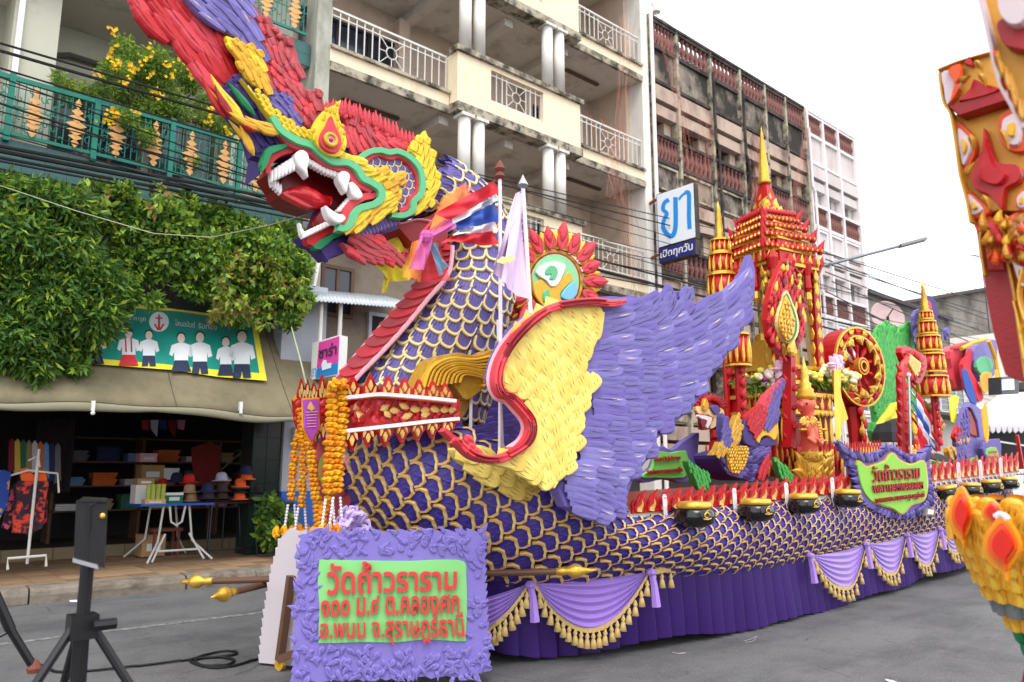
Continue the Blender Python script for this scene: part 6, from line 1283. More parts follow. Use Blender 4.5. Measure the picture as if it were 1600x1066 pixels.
# gold swirl behind the wing joint
sw = [(652, 612), (665, 580), (680, 560), (715, 551), (745, 556), (775, 545), (790, 560), (772, 590), (750, 612), (728, 625), (712, 606), (700, 596), (690, 610), (676, 628), (660, 628)]
sp = plate('gold_swirl', sw, 5.35, .2, M_['gold'], FL, 4)
for i in range(9):
    k = i/8; band('swirl_ridge', [(664+i*7, 606-i*1), (676+i*6, 575+i*1.5), (705+i*4, 560+i*3.2), (740+i*3, 562+i*4), (772-i*2, 556+i*6)], 4.2, 5.31-.004*(i % 2), .05, M_['gold' if i % 2 else 'yelo'], sp, 5, 1.2)
plate('gold_post', C((1080, 260), (1160, 180), (1190, 90), (1180, 240), (1130, 350), (1090, 370)), 5.45, .1, M_['gold'], FL, 2)

# ---- crown band round the prow ----
bY = lambda x, y: float(np.interp(x, [465, 528, 590, 718], [6.75, 5.95, 5.45, 5.12]))
CB = band('crown_band', C((330, 345), (400, 345), (600, 318), (800, 320), (1100, 325)), lambda t: (52 if t < .5 else 52-30*(t-.5)), lambda x, y: bY(x, y)+.02, .12, M_['lred'], FL, 5)
plate('crown_band_front', C((95, 250), (200, 235), (390, 250), (385, 455), (240, 420), (110, 400)), lambda x, y: bY(x, y)+.02, .12, M_['lred'], FL)
for pth, w in ((((390, 243), (500, 232), (610, 222), (760, 232), (920, 246), (1080, 263)), 6), (((380, 452), (480, 440), (700, 416), (900, 392), (1100, 373)), 6)):
    band('band_rail', C(*pth), w, lambda x, y: bY(x, y)-.09, .16, M_['petw'], FL, 3); band('band_rail_gold', [(x, y+3.2) for x, y in C(*pth)], 3, lambda x, y: bY(x, y)-.07, .12, M_['org'], FL, 3)
kr = lambda d: (lambda x, y: bY(x, y)-d)
def crown_leaf(x, y0, y1, w, dirn, off_=.05, nm='crown_leaf'):
    h = y1-y0; pts = [(x-w*.5, y0), (x-w*.52, y0+h*.3), (x-w*.3, y0+h*.55), (x, y1), (x+w*.3, y0+h*.55), (x+w*.52, y0+h*.3), (x+w*.5, y0)]
    o = plate(nm, C(*pts), kr(off_), .035, M_['lred'] if dirn > 0 or x < 700 else M_['pink'], FL, 3)
    q = [(x+(a-x)*.6, y0+(b-y0)*.72+h*.08) for a, b in pts]; plate('leaf_layer', C(*q), kr(off_+.02), .02, M_['red'], o, 3)
    c = y0+h*.42; plate('leaf_gold', C((x, c+h*.3), (x-w*.13, c), (x, c-h*.22), (x+w*.13, c)), kr(off_+.045), .025, M_['goldr'], o, 0, .4)
    for s in (-1, 1): plate('leaf_gold', C((x+s*w*.15, y0+h*.02), (x+s*w*.32, y0+h*.1), (x+s*w*.34, y0+h*.42), (x+s*w*.2, y0+h*.22)), kr(off_+.035), .02, M_['goldr'], o, 0, .3)
for i, x in enumerate((448, 555, 665, 765, 855, 940, 1015)): crown_leaf(x, 218+abs(x-610)*.07, (112, 98, 108, 118, 128, 138, 150)[i], 96-i*3, 1)
for i, x in enumerate((440, 540, 645, 750, 845, 935, 1030)): crown_leaf(x, 452-(x-440)*.11, (572, 548, 548, 525, 512, 498, 505)[i], 92-i*2, -1)
for x, t in ((128, 120), (165, 130), (205, 145), (255, 100), (290, 130)): crown_leaf(x, 245, t, 46, 1, .03)
for x, t in ((120, 470), (165, 530), (215, 560), (262, 520)): crown_leaf(x, 400, t, 50, -1, .03)
for i, (x, y, a, w, c) in enumerate([(420, 330, 12, 50, 'goldr'), (480, 300, -25, 52, 'goldr'), (500, 345, 20, 50, 'goldr'), (560, 325, -10, 46, 'goldr'), (640, 305, -30, 44, 'goldr'), (655, 345, 40, 36, 'goldr'), (700, 322, 0, 44, 'goldr'), (760, 295, 20, 46, 'goldr'), (830, 315, 5, 48, 'goldr'), (890, 320, -10, 42, 'goldr'), (950, 315, 10, 44, 'goldr'), (1010, 318, 0, 40, 'goldr'), (1055, 318, 0, 34, 'goldr'), (520, 375, -15, 60, 'goldp'), (780, 355, -20, 50, 'goldp'), (890, 345, -10, 40, 'goldp')]):
    c_, s_ = math.cos(R(a)), math.sin(R(a)); mm = piece_mesh('vine_leaf', 'leaf', M_[c]) if i == 0 else mm
    lay(mm, 'vine_leaf', CB, C((x-c_*w*.8, y-s_*w*.8))[0], C((x+c_*w*.8, y+s_*w*.8))[0], 11.0, kr(.02), .02, 0, 0)
for i in range(44):
    x = 395+(i % 22)*31+(i//22)*14; y = 285+(i % 4)*33-((i % 22)*1.2); lay(random.choice(fms('flame', 'lred', 'red', 'pink')), 'vine_scroll', CB, C((x, y+12))[0], C((x+46, y-16))[0], 11, kr(-.0), .022, .0, 0, flip=bool(i % 2))
for i in range(10):
    x = 110+(i % 4)*50; y = 270+(i//4)*55; lay(random.choice(fms('flame', 'lred', 'pink')), 'vine_scroll', CB, C((x, y+30))[0], C((x+10, y-30))[0], 10, kr(-.0), .03, .0, 0)
# red post cluster left of the garlands
# pink rosette at the prow foot
RS = thing('ribbon_rosette', (0, 5.4, 0), 'pale lilac ribbon rosette tucked above the big green lettered sign', 'rosette'); c = P(548, 822, 5.85); RS.location = c
pm = MB().tube([(0, 0, 0), (.09, .03, .05), (.19, 0, .03), (.2, -.02, -.03), (.1, -.02, -.04), (0, 0, 0)], [.005, .02, .026, .024, .02, .005], 6).mesh('petal', M_['petl'])
for i in range(44): obj('petal', pm, RS, Matrix.Translation(c) @ Matrix.Rotation(random.uniform(0, 6.28), 4, 'Y') @ Matrix.Rotation(random.uniform(-.9, .9), 4, 'Z') @ Matrix.Scale(random.uniform(.6, .85), 4))
# ---- round logo board with flame rays behind the wing ----
EM = thing('round_emblem', (0, 7.0, 0), 'oval emblem board with green and yellow swirls ringed by red and gold flames', 'emblem'); EM.location = P(868, 470, 6.9)
eS = 6.9; ec_ = (868, 440)
def ell(rx, ry, n=28, c=ec_): return [(c[0]+rx*math.cos(2*math.pi*i/n), c[1]+ry*math.sin(2*math.pi*i/n)) for i in range(n)]
plate('rim', ell(44, 50), eS, .12, M_['yelo'], EM); plate('rim_red', ell(40, 46), eS-.02, .03, M_['dred'], EM); plate('face', ell(37.5, 43), eS-.04, .03, mat('emblem_green', (140, 206, 150), .6), EM)
ep = lambda pts, m, d, sm=3: plate('emblem_shape', D(*pts), eS-d, .025, M_[m] if m in M_ else MATS[m], EM, sm)
mat('emblem_sky', (120, 190, 230), .6); mat('emblem_white', (226, 236, 230), .6)
ep(((1035, 260), (1050, 320), (1090, 290), (1150, 340), (1200, 300), (1250, 250), (1280, 290), (1240, 330), (1200, 380), (1210, 430), (1120, 460), (1060, 400), (1040, 330)), 'yelo', .06)
ep(((1060, 240), (1110, 195), (1180, 185), (1235, 205), (1220, 260), (1190, 320), (1150, 335), (1120, 300), (1080, 275)), 'emblem_white', .075)
ep(((1115, 240), (1140, 210), (1175, 215), (1190, 250), (1170, 290), (1140, 290), (1150, 260), (1120, 265)), 'mint', .09); ep(((1210, 390), (1240, 340), (1290, 305), (1305, 370), (1270, 410), (1230, 410)), 'emblem_sky', .08); ep(((1105, 370), (1130, 350), (1145, 390), (1130, 430), (1105, 420)), 'mint', .08)
for i in range(36):
    a = R(-180+i*10)
    if R(70) < a < R(140): continue
    ca, sa = math.cos(a), math.sin(a); base = (ec_[0]+44*ca, ec_[1]+50*sa)
    if i % 2 == 0:
        b = (ec_[0]+(74+4*(i % 4))*ca, ec_[1]+(88+4*(i % 4))*sa); o = lay(fm['leaf']['red'], 'ray_flame', EM, base, b, 22, eS+.0, .05, .0, 0)
        for s in (-1, 1): m_ = ((base[0]+b[0])/2, (base[1]+b[1])/2); lay(fm['flame']['pink'], 'ray_leaf', EM, base, (m_[0]+s*-sa*9+ca*4, m_[1]+s*ca*9+sa*4), 8, eS-.04, .03, 0, 0, s > 0)
        lay(fm['leaf']['pink'], 'ray_leaf', EM, ((base[0]*2+b[0])/3, (base[1]*2+b[1])/3), b, 10, eS-.06, .03, 0, 0)
    else: lay(fm['leaf']['yel'], 'ray_gold', EM, base, (ec_[0]+70*ca, ec_[1]+82*sa), 11, eS+.02, .05, 0, 0)
MB().box(*(P(868, 490, 6.95)-Vector((.1, 0, 2.2))), *(P(868, 490, 6.95)+Vector((.1, .1, .1)))).build('support', M_['lred2'], EM)
for i, (x, y) in enumerate(D((900, 420), (960, 450), (900, 490), (985, 500), (930, 510), (860, 360), (985, 440), (880, 380))):
    plate('square_petal', [(x-9, y-6), (x+6, y-8), (x+9, y+5), (x-5, y+8)], eS+.25+.01*i, .04, M_['red' if i % 3 else 'pink2'], EM); lay(fm['leaf']['yel'], 'petal_gold', EM, (x-4, y+3), (x+5, y-4), 5, eS+.235+.01*i, .02, 0, 0)

# ================= GARLANDS =================
mg = MB(); prof_ = []
n = 12; vs = []; 
for j, (r, z) in enumerate(((.004, -.3), (.7, -.42), (1.0, -.1), (.85, .25), (.45, .4), (.004, .3))):
    for k in range(n): rr = r*(1+.16*(1 if k % 2 else -1)*(1 if j in (1, 2, 3) else 0)); a = 2*math.pi*k/n+j*.2; vs.append((rr*math.cos(a), rr*math.sin(a), z+(.1 if k % 2 else -.05)))
mg.add(vs, [(j*n+k, j*n+(k+1) % n, (j+1)*n+(k+1) % n, (j+1)*n+k) for j in range(5) for k in range(n)])
mgm = [mg.mesh('marigold', M_['mari']), mg.mesh('marigold', M_['mari2'])]; bead = MB().ball((0, 0, 0), 1, 6).mesh('bead', M_['petw'])
def garland(path, Y, r, lab, beads=None, foot=None, gap=.95):
    a = P(*path[0], Y); t = thing('garland', a, lab, 'garland', 'marigold garlands on the prow'); pts = [P(x, y, Y) for x, y in catmull(path, 8)]
    L = [0]
    for p, q in zip(pts, pts[1:]): L.append(L[-1]+(q-p).length)
    s = 0
    while s < L[-1]:
        i = max(k for k in range(len(L)) if L[k] <= s); i = min(i, len(pts)-2); f = (s-L[i])/max(1e-6, L[i+1]-L[i]); p = pts[i].lerp(pts[i+1], f); d = (pts[i+1]-pts[i]).normalized()
        q = d.to_track_quat('Z', 'Y').to_matrix().to_4x4(); rr = r*random.uniform(.88, 1.12)
        obj('marigold', random.choice(mgm), t, Matrix.Translation(p+Vector((random.gauss(0, .006), random.gauss(0, .006), 0))) @ q @ Matrix.Rotation(random.uniform(-.25, .25), 4, 'X') @ Matrix.Rotation(random.uniform(0, 6), 4, 'Z') @ Matrix.Scale(rr, 4)); s += r*gap
    if beads:
        for dx in (-.03, .035):
            e = pts[-1]
            for k in range(beads): obj('bead', bead, t, Matrix.Translation((e.x+dx*(1+.1*k), e.y, e.z-.03-.028*k)) @ Matrix.Diagonal((.014, .014, .015, 1)))
        if foot:
            for fx in range(foot): obj('marigold', random.choice(mgm), t, Matrix.Translation((pts[-1].x-.13+fx*.075, pts[-1].y, pts[-1].z-.07-.028*beads+.01*(fx % 2))) @ Matrix.Rotation(R(90), 4, 'Y') @ Matrix.Scale(.055, 4))
    return t
garland([(475, 638), (466, 680), (458, 730), (455, 785)], 6.75, .040, 'leftmost long marigold garland with white bead ends', 7, 5); garland([(470, 640), (474, 700), (473, 750), (471, 790)], 6.6, .038, 'second marigold garland from the left on the prow', 7, 4)
garland([(478, 650), (484, 700), (490, 750), (497, 795), (497, 832)], 6.3, .042, 'marigold garland slanting down to the flower cushion'); garland([(520, 600), (519, 660), (516, 720), (514, 776)], 5.85, .052, 'thick front marigold garland, left strand of the pair', 8, 4)
garland([(536, 605), (535, 660), (530, 720), (526, 773)], 5.8, .05, 'thick front marigold garland, right strand of the pair', 8, 4); garland([(514, 780), (507, 800), (500, 830)], 6.0, .045, 'short marigold strand joining the cushion above the sign')
garland([(466, 622), (474, 640), (470, 655)], 6.8, .045, 'marigold loop at the far corner of the crown band'); garland([(520, 604), (528, 598), (540, 604)], 5.75, .05, 'marigold loop over the near corner of the crown band')
PN = thing('pennant', P(486, 650, 6.2), 'small magenta pennant with orange border hung on the prow', 'pennant'); plate('border', C((128, 245), (235, 240), (240, 440), (185, 540), (130, 430)), 6.25, .02, M_['mari2'], PN); plate('cloth', C((135, 255), (230, 250), (230, 432), (188, 512), (143, 425)), 6.225, .02, mat('magenta_satin', (176, 84, 190), .3, .15, 3), PN)
for i in range(6): plate('printed_line', C((150+i*2, 330+i*18), (222-i*2, 326+i*18), (222-i*2, 331+i*18), (150+i*2, 335+i*18)), 6.215, .004, M_['pinke'], PN, 0, .1)
plate('printed_crest', C((165, 290), (180, 265), (195, 290), (210, 310), (185, 325), (160, 312)), 6.215, .004, M_['goldr'], PN, 0, .2)

# ================= FLAGS =================
def cloth(name, quad, Y, m, parent, nu=18, nv=12, wav=.06, ph=0, thick=0):
    """quad = tl, tr, br, bl in px; waves in depth"""
    (tl, tr, br, bl) = quad
    def f(u, v):
        x = (tl[0]*(1-u)+tr[0]*u)*(1-v)+(bl[0]*(1-u)+br[0]*u)*v; y = (tl[1]*(1-u)+tr[1]*u)*(1-v)+(bl[1]*(1-u)+br[1]*u)*v
        p = P(x, y, Y); p.y += wav*math.sin(u*7+v*3+ph)+wav*.5*math.sin(u*15-v*4+ph); return p
    return grid(nu, nv, f, name, m, parent)
FP = thing('national_flag', P(782, 500, 4.6), 'red white and blue Thai flag on a pole with a reddish knob, blown leftward', 'flag')
MB().tube([P(781, 705, 4.9), P(782, 560, 4.75), P(781, 275, 4.75)], .016, 8).build('pole', M_['petw'], FP)
MB().lathe([(.03, -.03), (.05, -.01), (.028, .03), (.05, .06), (.02, .12), (.005, .14)], P(781, 275, 4.75), 10).build('knob', M_['rust'], FP)
st_ = B((1579, 385), (1579, 475), (1579, 520), (1579, 655), (1579, 720), (1579, 800)); lf = B((1225, 560), (1260, 640), (1310, 665), (1290, 725), (1260, 760), (1235, 785))
cmap = ('fred', 'fwhite', 'fblue', 'fwhite', 'fred'); tls = B((1180, 640), (1210, 690), (1310, 660), (1345, 700), (1290, 720), (1235, 790))
L5 = [B((1150, 650))[0], B((1330, 640))[0], B((1320, 665))[0], B((1385, 700))[0], B((1290, 735))[0], B((1232, 772))[0]]; L5 = [B((1180, 610))[0], B((1290, 640))[0], B((1310, 665))[0], B((1340, 705))[0], B((1300, 740))[0], B((1230, 785))[0]]
for i in range(5): cloth('stripe', (L5[i], st_[i], st_[i+1], L5[i+1]), 4.78, M_[cmap[i]], FP, 20, 6, .04)
LF = thing('lilac_flag', P(826, 450, 4.5), 'pale lilac flag with gold emblem hanging from a white spear tipped pole', 'flag')
MB().tube([P(829, 490, 4.35), P(817, 293, 4.35)], .017, 8).build('pole', M_['petw'], LF); MB().lathe([(.02, 0), (.045, .03), (.01, .1), (.002, .12)], P(817, 295, 4.35), 8).build('spear_tip', M_['steel'], LF)
MB().tube([P(786, 705, 4.9), P(785, 700, 4.9), P(778, 500, 4.9)], .014, 8).build('lower_pole', M_['petw'], LF)
plf = lambda u: None
cloth('cloth', ((811, 300), (817, 310), (823, 470), (780, 440)), 4.37, M_['flil'], LF, 14, 20, .025, 1); cloth('cloth', ((811, 300), (812, 300), (800, 455), (766, 415)), 4.42, M_['flil'], LF, 14, 20, .03, 2)
plate('flag_emblem', D(*[(880+55*math.cos(a*math.pi/8), 175+(16+10*(a % 2))*math.sin(a*math.pi/8)-10*math.cos(a*math.pi/8)) for a in range(16)]), 4.30, .006, M_['goldp'], LF, 0, .2)
# gauze ribbons tied round the throat
RB = thing('ribbon_bow', P(665, 365, 5.2), 'translucent red, pink, orange and blue ribbons tied round the dragon throat', 'ribbon')
kn = (665, 368)
for q, m, Y in ((((725, 285), (740, 300), (672, 372), (655, 365)), 'ribbon_red', 5.25), (((690, 310), (732, 282), (742, 320), (668, 372)), 'ribbon_or', 5.2), (((742, 310), (735, 345), (672, 376), (668, 362)), 'ribbon_pink', 5.15), (((655, 370), (672, 368), (664, 425), (640, 418)), 'ribbon_pink', 5.12), (((640, 380), (662, 372), (660, 440), (632, 432)), 'ribbon_or', 5.2), (((672, 375), (684, 385), (698, 418), (686, 432)), 'ribbon_bl', 5.15), (((650, 380), (690, 375), (700, 440), (636, 440)), 'ribbon_red', 5.3)): cloth('ribbon', q, Y, M_[m], RB, 14, 12, .03, random.random()*6)
MB().ball(P(666, 370, 5.12), .06, 8).build('knot', M_['ribbon_pink'], RB)
YFl = thing('yellow_flag', P(620, 400, 6.5), 'crumpled bright yellow flag hanging below the dragon jaw', 'flag')
cloth('cloth', ((608, 375), (632, 366), (652, 385), (618, 398)), 5.9, M_['fyel'], YFl, 10, 8, .03, 1); cloth('cloth', ((583, 405), (650, 405), (640, 440), (600, 438)), 5.92, M_['fyel'], YFl, 12, 8, .04, 2); cloth('cloth', ((600, 433), (612, 433), (602, 458), (597, 458)), 5.9, M_['fyel'], YFl, 4, 6, .01)
for k in range(3): plate('flag_emblem', [(634+5*math.cos(a), 402-k*4+4*math.sin(a)) for a in np.linspace(0, 6, 9)], 5.8, .006, M_['signr'], YFl, 0, .2)
# poles standing in the wing gap
tag(MB().tube([P(735, 688, 5.4), P(736, 612, 5.4)], .015, 8).build('white_pole', M_['petw']), 'thin white pole standing in the wing gap', 'pole')
# ================= LETTERED SIGNS =================
def vplane(a, b, ybase=0):
    """vertical plane through two ground pixels"""
    p, q = P(*a, ('Z', ybase)), P(*b, ('Z', ybase)); d = q-p; return (p, Vector((d.y, -d.x, 0)).normalized())
J = zm(440, 800, 4.0)
S5 = vplane((458, 1062), (768, 1050), .09); n5 = -away(S5)
def s5(d): return (S5[0]+n5*d, S5[1])
BSN = thing('lettered_signboard', S5[0], 'big lavender carved signboard with green field and red Thai lettering in front of the float', 'sign')
top = serrate(J((100, 150), (140, 130), (240, 115), (420, 120), (600, 112), (780, 108), (940, 112), (1100, 105), (1250, 110), (1290, 145)), 17, 5, side=1); rgt = serrate(J((1290, 160), (1285, 300), (1290, 500), (1300, 700), (1305, 880), (1315, 985)), 17, 4, side=1)
bot = serrate(J((1315, 990), (1100, 1025), (900, 1030), (700, 1040), (500, 1045), (300, 1055), (50, 1064)), 9, -4, side=1, lean=.2); lft = serrate(J((55, 1050), (60, 900), (70, 700), (80, 550), (95, 400), (100, 250), (105, 160)), 19, 4, side=1)
board = plate('board', top+rgt+bot+lft, s5(0), .05, M_['signp'], BSN, 0, .6)
fieldp = catmull(J((235, 310), (250, 300), (500, 305), (800, 308), (1000, 300), (1140, 312), (1155, 400), (1160, 600), (1150, 780), (1130, 810), (900, 800), (700, 818), (500, 815), (260, 822), (230, 800), (235, 600), (225, 450)), 4, True)
plate('green_field', fieldp, s5(.012), .012, M_['signg'], BSN, 0, .5)
# carved scrollwork: raised kranok tongues all round the border
cnt_ = 0; scm = _K('flame')['signp']
for i in range(900):
    x = random.uniform(458, 766); y = random.uniform(832, 1060)
    if inside(x, y, [(497, 872), (733, 872), (733, 1008), (497, 1008)]): continue
    if not inside(x, y, top+rgt+bot+lft): continue
    if cnt_ >= 285: break
    cx, cy = 612, 945; a = math.atan2(y-cy, x-cx); sidex = 1 if x > cx else -1
    an = (-math.pi/2 if y < 870 or 870 <= y <= 1008 else math.pi/2)+random.choice((-1, 1))*random.uniform(.3, 1.3)
    l = random.uniform(11, 22); lay(scm, 'carved_tongue', board, (x, y), (x+math.cos(an)*l, y+math.sin(an)*l), random.uniform(6, 10), s5(.006), .016, .006, -.004, random.random() < .5, .2); cnt_ += 1
def tx5(s, q, m=None, bold=.02): textq('letter_row', s, [P(*p, s5(.026)) for p in J(*q)], m or M_['signr'], BSN, .022, bold)
tx5('วัดถ้ำวราราม', ((285, 520), (1095, 485), (1095, 318), (285, 305))); tx5('๑๐๐ ม.๔ ต.คลองศก', ((245, 655), (1110, 632), (1112, 515), (248, 528))); tx5('อ.พนม จ.สุราษฎร์ธานี', ((240, 830), (1150, 825), (1130, 625), (242, 660)), bold=.012)
MB().bar(P(1045/4+440, 1060, s5(-.1))+Vector((0, 0, -.0)), P(1045/4+440, 830, s5(-.1)), .05).bar(P(480, 1050, s5(-.1)), P(480, 840, s5(-.1)), .05).build('back_stud', M_['bamb'], BSN)
# second board seen from behind, hinged at the left
BB = thing('signboard_back', P(430, 1040, ('Z', 0)), 'white back of the second signboard with frayed edge and castor, left of the lettered one', 'sign')
S6 = vplane((405, 1040), (470, 1052)); S6 = (P(408, 1040, ('Z', 0)), Vector((.72, .35, 0)).normalized())
sb = plate('board', serrate([(404, 1036), (412, 960), (424, 890), (437, 842)], 14, 3, side=-1)+[(440, 838), (452, 826), (466, 832), (480, 826), (482, 1044)], S6, .05, M_['signback'], BB, 0, .6)
MB().bar(P(437, 1032, (S6[0]+Vector((-.05, -.05, 0)), S6[1])), P(455, 900, (S6[0]+Vector((-.05, -.05, 0)), S6[1])), .06).build('brace', M_['bamb'], BB); MB().bar(P(437, 1030, (S6[0]+Vector((-.06, -.06, 0)), S6[1])), P(462, 1020, (S6[0]+Vector((-.06, -.06, 0)), S6[1])), .06).build('foot_rail', M_['bamb'], BB)
MB().lathe([(.01, -.02), (.05, -.02), (.05, .02), (.01, .02)], P(438, 1038, ('Z', .05)), 12, (1, .3, 0)).build('castor', M_['gold'], BB)
# carrying poles with gold tips
def cpole(a, b, Ya, Yb, lab, ends):
    t = thing('carrying_pole', P(*a, Ya), lab, 'pole', 'brown carrying poles of the signboards'); p, q = P(*a, Ya), P(*b, Yb); MB().tube([p, q], .028, 10).build('shaft', M_['bamb'], t); d = (q-p).normalized()
    for e, s in ends: c = p if e == 0 else q; mb = MB(); mb.smooth = True; mb.lathe([(.03, -.02), (.034, .04), (.028, .07), (.05, .10), (.062, .14), (.05, .18), (.03, .2), (.02, .25), (.002, .31)], c, 12, -d if e == 0 else d); mb.build('gold_tip', M_['goldm'], t); mb.v
    return t
cpole((330, 908), (873, 893), 7.1, 4.72, 'long brown pole with two gold tips passing behind the lettered sign', ((0, 1), (1, 1)))
cpole((366, 925), (470, 900), 6.5, 7.1, 'short brown pole with gold tip below the long one', ((0, 1),))
# temple sign with Thai and Latin letters on the hull
HSg = thing('temple_name_sign', P(1390, 750, 4.5), 'lime green shield sign with violet carved frame reading WATTHAMWARARAM on the hull side', 'sign')
s7 = lambda d: (lambda x, y: 4.56-d)
fr7 = serrate(N_((215, 470), (300, 530), (440, 545), (520, 510), (565, 480), (620, 520), (700, 550), (780, 530), (830, 490)), 10, 3)+serrate(N_((825, 600), (850, 750), (870, 850), (830, 930), (700, 990), (600, 980), (450, 930), (400, 860), (340, 780), (300, 650), (215, 480)), 22, 4)
bd = plate('frame', fr7, s7(0), .08, M_['purp3'], HSg, 0); 
for (a, b) in zip(catmull(N_((215, 470), (300, 530), (440, 550), (560, 490), (700, 560), (830, 500)), 6), catmull(N_((260, 540), (350, 590), (460, 600), (570, 520), (690, 610), (800, 590)), 6)): lay(random.choice(fms('flame', 'purp', 'deepp', 'purp3')), 'frame_tongue', bd, b, (a[0]+random.uniform(-3, 3), a[1]), 6, s7(.01), .03, .01, 0)
for (a, b) in zip(catmull(N_((290, 640), (330, 800), (420, 920), (600, 985), (750, 960), (860, 860), (830, 620)), 6), catmull(N_((345, 640), (380, 790), (460, 890), (600, 950), (730, 920), (805, 830), (790, 630)), 6)): lay(random.choice(fms('flame', 'purp', 'deepp', 'purp3')), 'frame_tongue', bd, b, (a[0]-random.uniform(0, 4), a[1]+random.uniform(0, 4)), 6, s7(.01), .03, .01, 0)
gp7 = N_((345, 600), (400, 640), (460, 625), (530, 600), (575, 548), (620, 595), (700, 625), (780, 600), (800, 680), (805, 780), (780, 860), (700, 890), (640, 950), (580, 915), (500, 890), (430, 860), (380, 790), (355, 700))
plate('gold_border', [(x, y) for x, y in offs(catmull(gp7, 3, True), -2.0)], s7(.03), .03, M_['gold'], HSg, 0, .3); plate('green_field', gp7, s7(.045), .03, mat('lime_field', (140, 200, 70), .6, .05), HSg, 3, .3)
for s, q, bo_ in (('วัดถ้ำวราราม', ((440, 740), (750, 715), (745, 610), (430, 625)), .008), ('WATTHAMWARARAM', ((440, 815), (772, 785), (770, 735), (435, 762)), .004), ('ต.คลองศก อ.พนม จ.สุราษฎร์ธานี', ((460, 893), (780, 850), (778, 800), (455, 838)), .0)): textq('letter_row', s, [P(*p, s7(.055)) for p in N_(*q)], M_['dred'], HSg, .02, bo_)
QF = thing('flood_light', P(1457, 800, 4.4), 'small square flood light fixed on the hull below the green shield sign', 'lamp'); plate('housing', N_((802, 908), (865, 915), (860, 970), (800, 965)), 4.5, .06, M_['greywall'], QF); plate('lens', N_((815, 922), (852, 926), (848, 958), (813, 955)), 4.49, .02, M_['white'], QF)
# green wooden sign behind the wing
GS = thing('dedication_sign', P(1040, 720, 6), 'leaf green curled sign with red Thai script standing behind the purple wing', 'sign')
plate('frame', K((370, 470), (420, 440), (480, 410), (475, 520), (465, 600), (400, 740), (250, 720), (110, 745), (90, 690), (170, 640), (220, 500), (300, 525)), 6.2, .08, M_['purp3'], GS, 3); plate('field', K((190, 530), (290, 545), (395, 530), (408, 640), (380, 710), (200, 712), (110, 712), (105, 690), (165, 650), (180, 580)), 6.17, .04, mat('leaf_field', (118, 196, 88), .6, .05), GS, 2)
for s, q in (('ธมฺมวิปุปทาย', ((178, 612), (350, 600), (350, 560), (180, 570))), ('วัดเลิศดาราอธรรมด์ใน', ((125, 690), (365, 670), (365, 635), (128, 655)))): textq('letter_row', s, [P(*p, 6.155) for p in K(*q)], M_['dred'], GS, .015, .02)
SS = thing('small_name_board', P(1550, 715, 6), 'small green panel in a violet frame near the float stern', 'sign'); plate('frame', N_((1180, 480), (1290, 450), (1300, 560), (1285, 680), (1240, 680), (1215, 620), (1190, 560)), 6.1, .06, M_['purp3'], SS, 2); plate('field', N_((1205, 520), (1270, 510), (1285, 590), (1240, 610), (1212, 590)), 6.07, .03, mat('leaf_field2', (118, 190, 88), .6), SS, 2)
for s, q in (('ขอเชิญ', ((1215, 550), (1268, 545), (1268, 528), (1215, 532))), ('วราราม', ((1215, 585), (1272, 578), (1272, 560), (1215, 568)))): textq('letter_row', s, [P(*p, 6.06) for p in N_(*q)], M_['signr'], SS, .01, .02)

# ================= ALMS BOWLS =================
bm = MB(); bm.smooth = True; bm.lathe([(.02, -.115), (.10, -.11), (.165, -.075), (.185, -.02), (.17, .03), (.145, .06)], n=24); bowl_me = bm.mesh('bowl_body', M_['bowl'])
rm_ = MB(); rm_.smooth = True; rm_.lathe([(.14, .05), (.158, .06), (.156, .08), (.15, .105), (.135, .112), (.06, .118), (.004, .12)], n=24); rim_me = rm_.mesh('gold_lid', M_['goldm'])
ms_ = MB(); ms_.tube([(.08*0+.028*math.cos(a), -.185, .0+.022*math.sin(a)) for a in np.linspace(0, 5, 9)], .006, 5); ms_.tube([(-.04, -.183, -.03), (0, -.188, -.035), (.045, -.182, -.025)], .006, 5); ms_.tube([(-.02, -.186, .02), (.0, -.184, .035), (.02, -.183, .045)], .005, 5); mk_me = ms_.mesh('gold_mark', M_['goldm'])
BL = [(1085, 804, 1.02, 'nearest black alms bowl with gold lid, first beside the wing'), (1181, 797, 1.0, 'second black alms bowl from the wing'), (1256, 787, .97, 'third alms bowl, between the angel and the lime sign'), (1325, 779, .95, 'fourth alms bowl, just left of the lime green shield sign'), (1481, 769, .9, 'tilted alms bowl just right of the lime green shield sign'), (1517, 765, .95, 'second alms bowl right of the shield sign'), (1549, 760, 1.0, 'third alms bowl right of the shield sign'), (1576, 755, .95, 'farthest alms bowl at the stern')]
for i, (x, y, s, lab) in enumerate(BL):
    Yb = float(np.interp(x, [1085, 1325, 1580], [4.32, 4.42, 4.72])); p = P(x, y, Yb); t = thing('alms_bowl', p, lab, 'bowl', 'black alms bowls hung along the hull')
    M = Matrix.Translation(p) @ Matrix.Rotation(R(-38), 4, 'Z') @ Matrix.Rotation(.05*math.sin(i*3)-(.15 if i == 4 else 0), 4, 'Y') @ Matrix.Scale(s, 4); obj('bowl_body', bowl_me, t, M); obj('gold_lid', rim_me, t, M); obj('gold_mark', mk_me, t, M @ Matrix.Rotation(.35, 4, 'Z'))
    MB().tube([p+Vector((0, .12, .0)), p+Vector((0, .3, .06))], .02, 5).build('bracket', M_['blackm'], t)
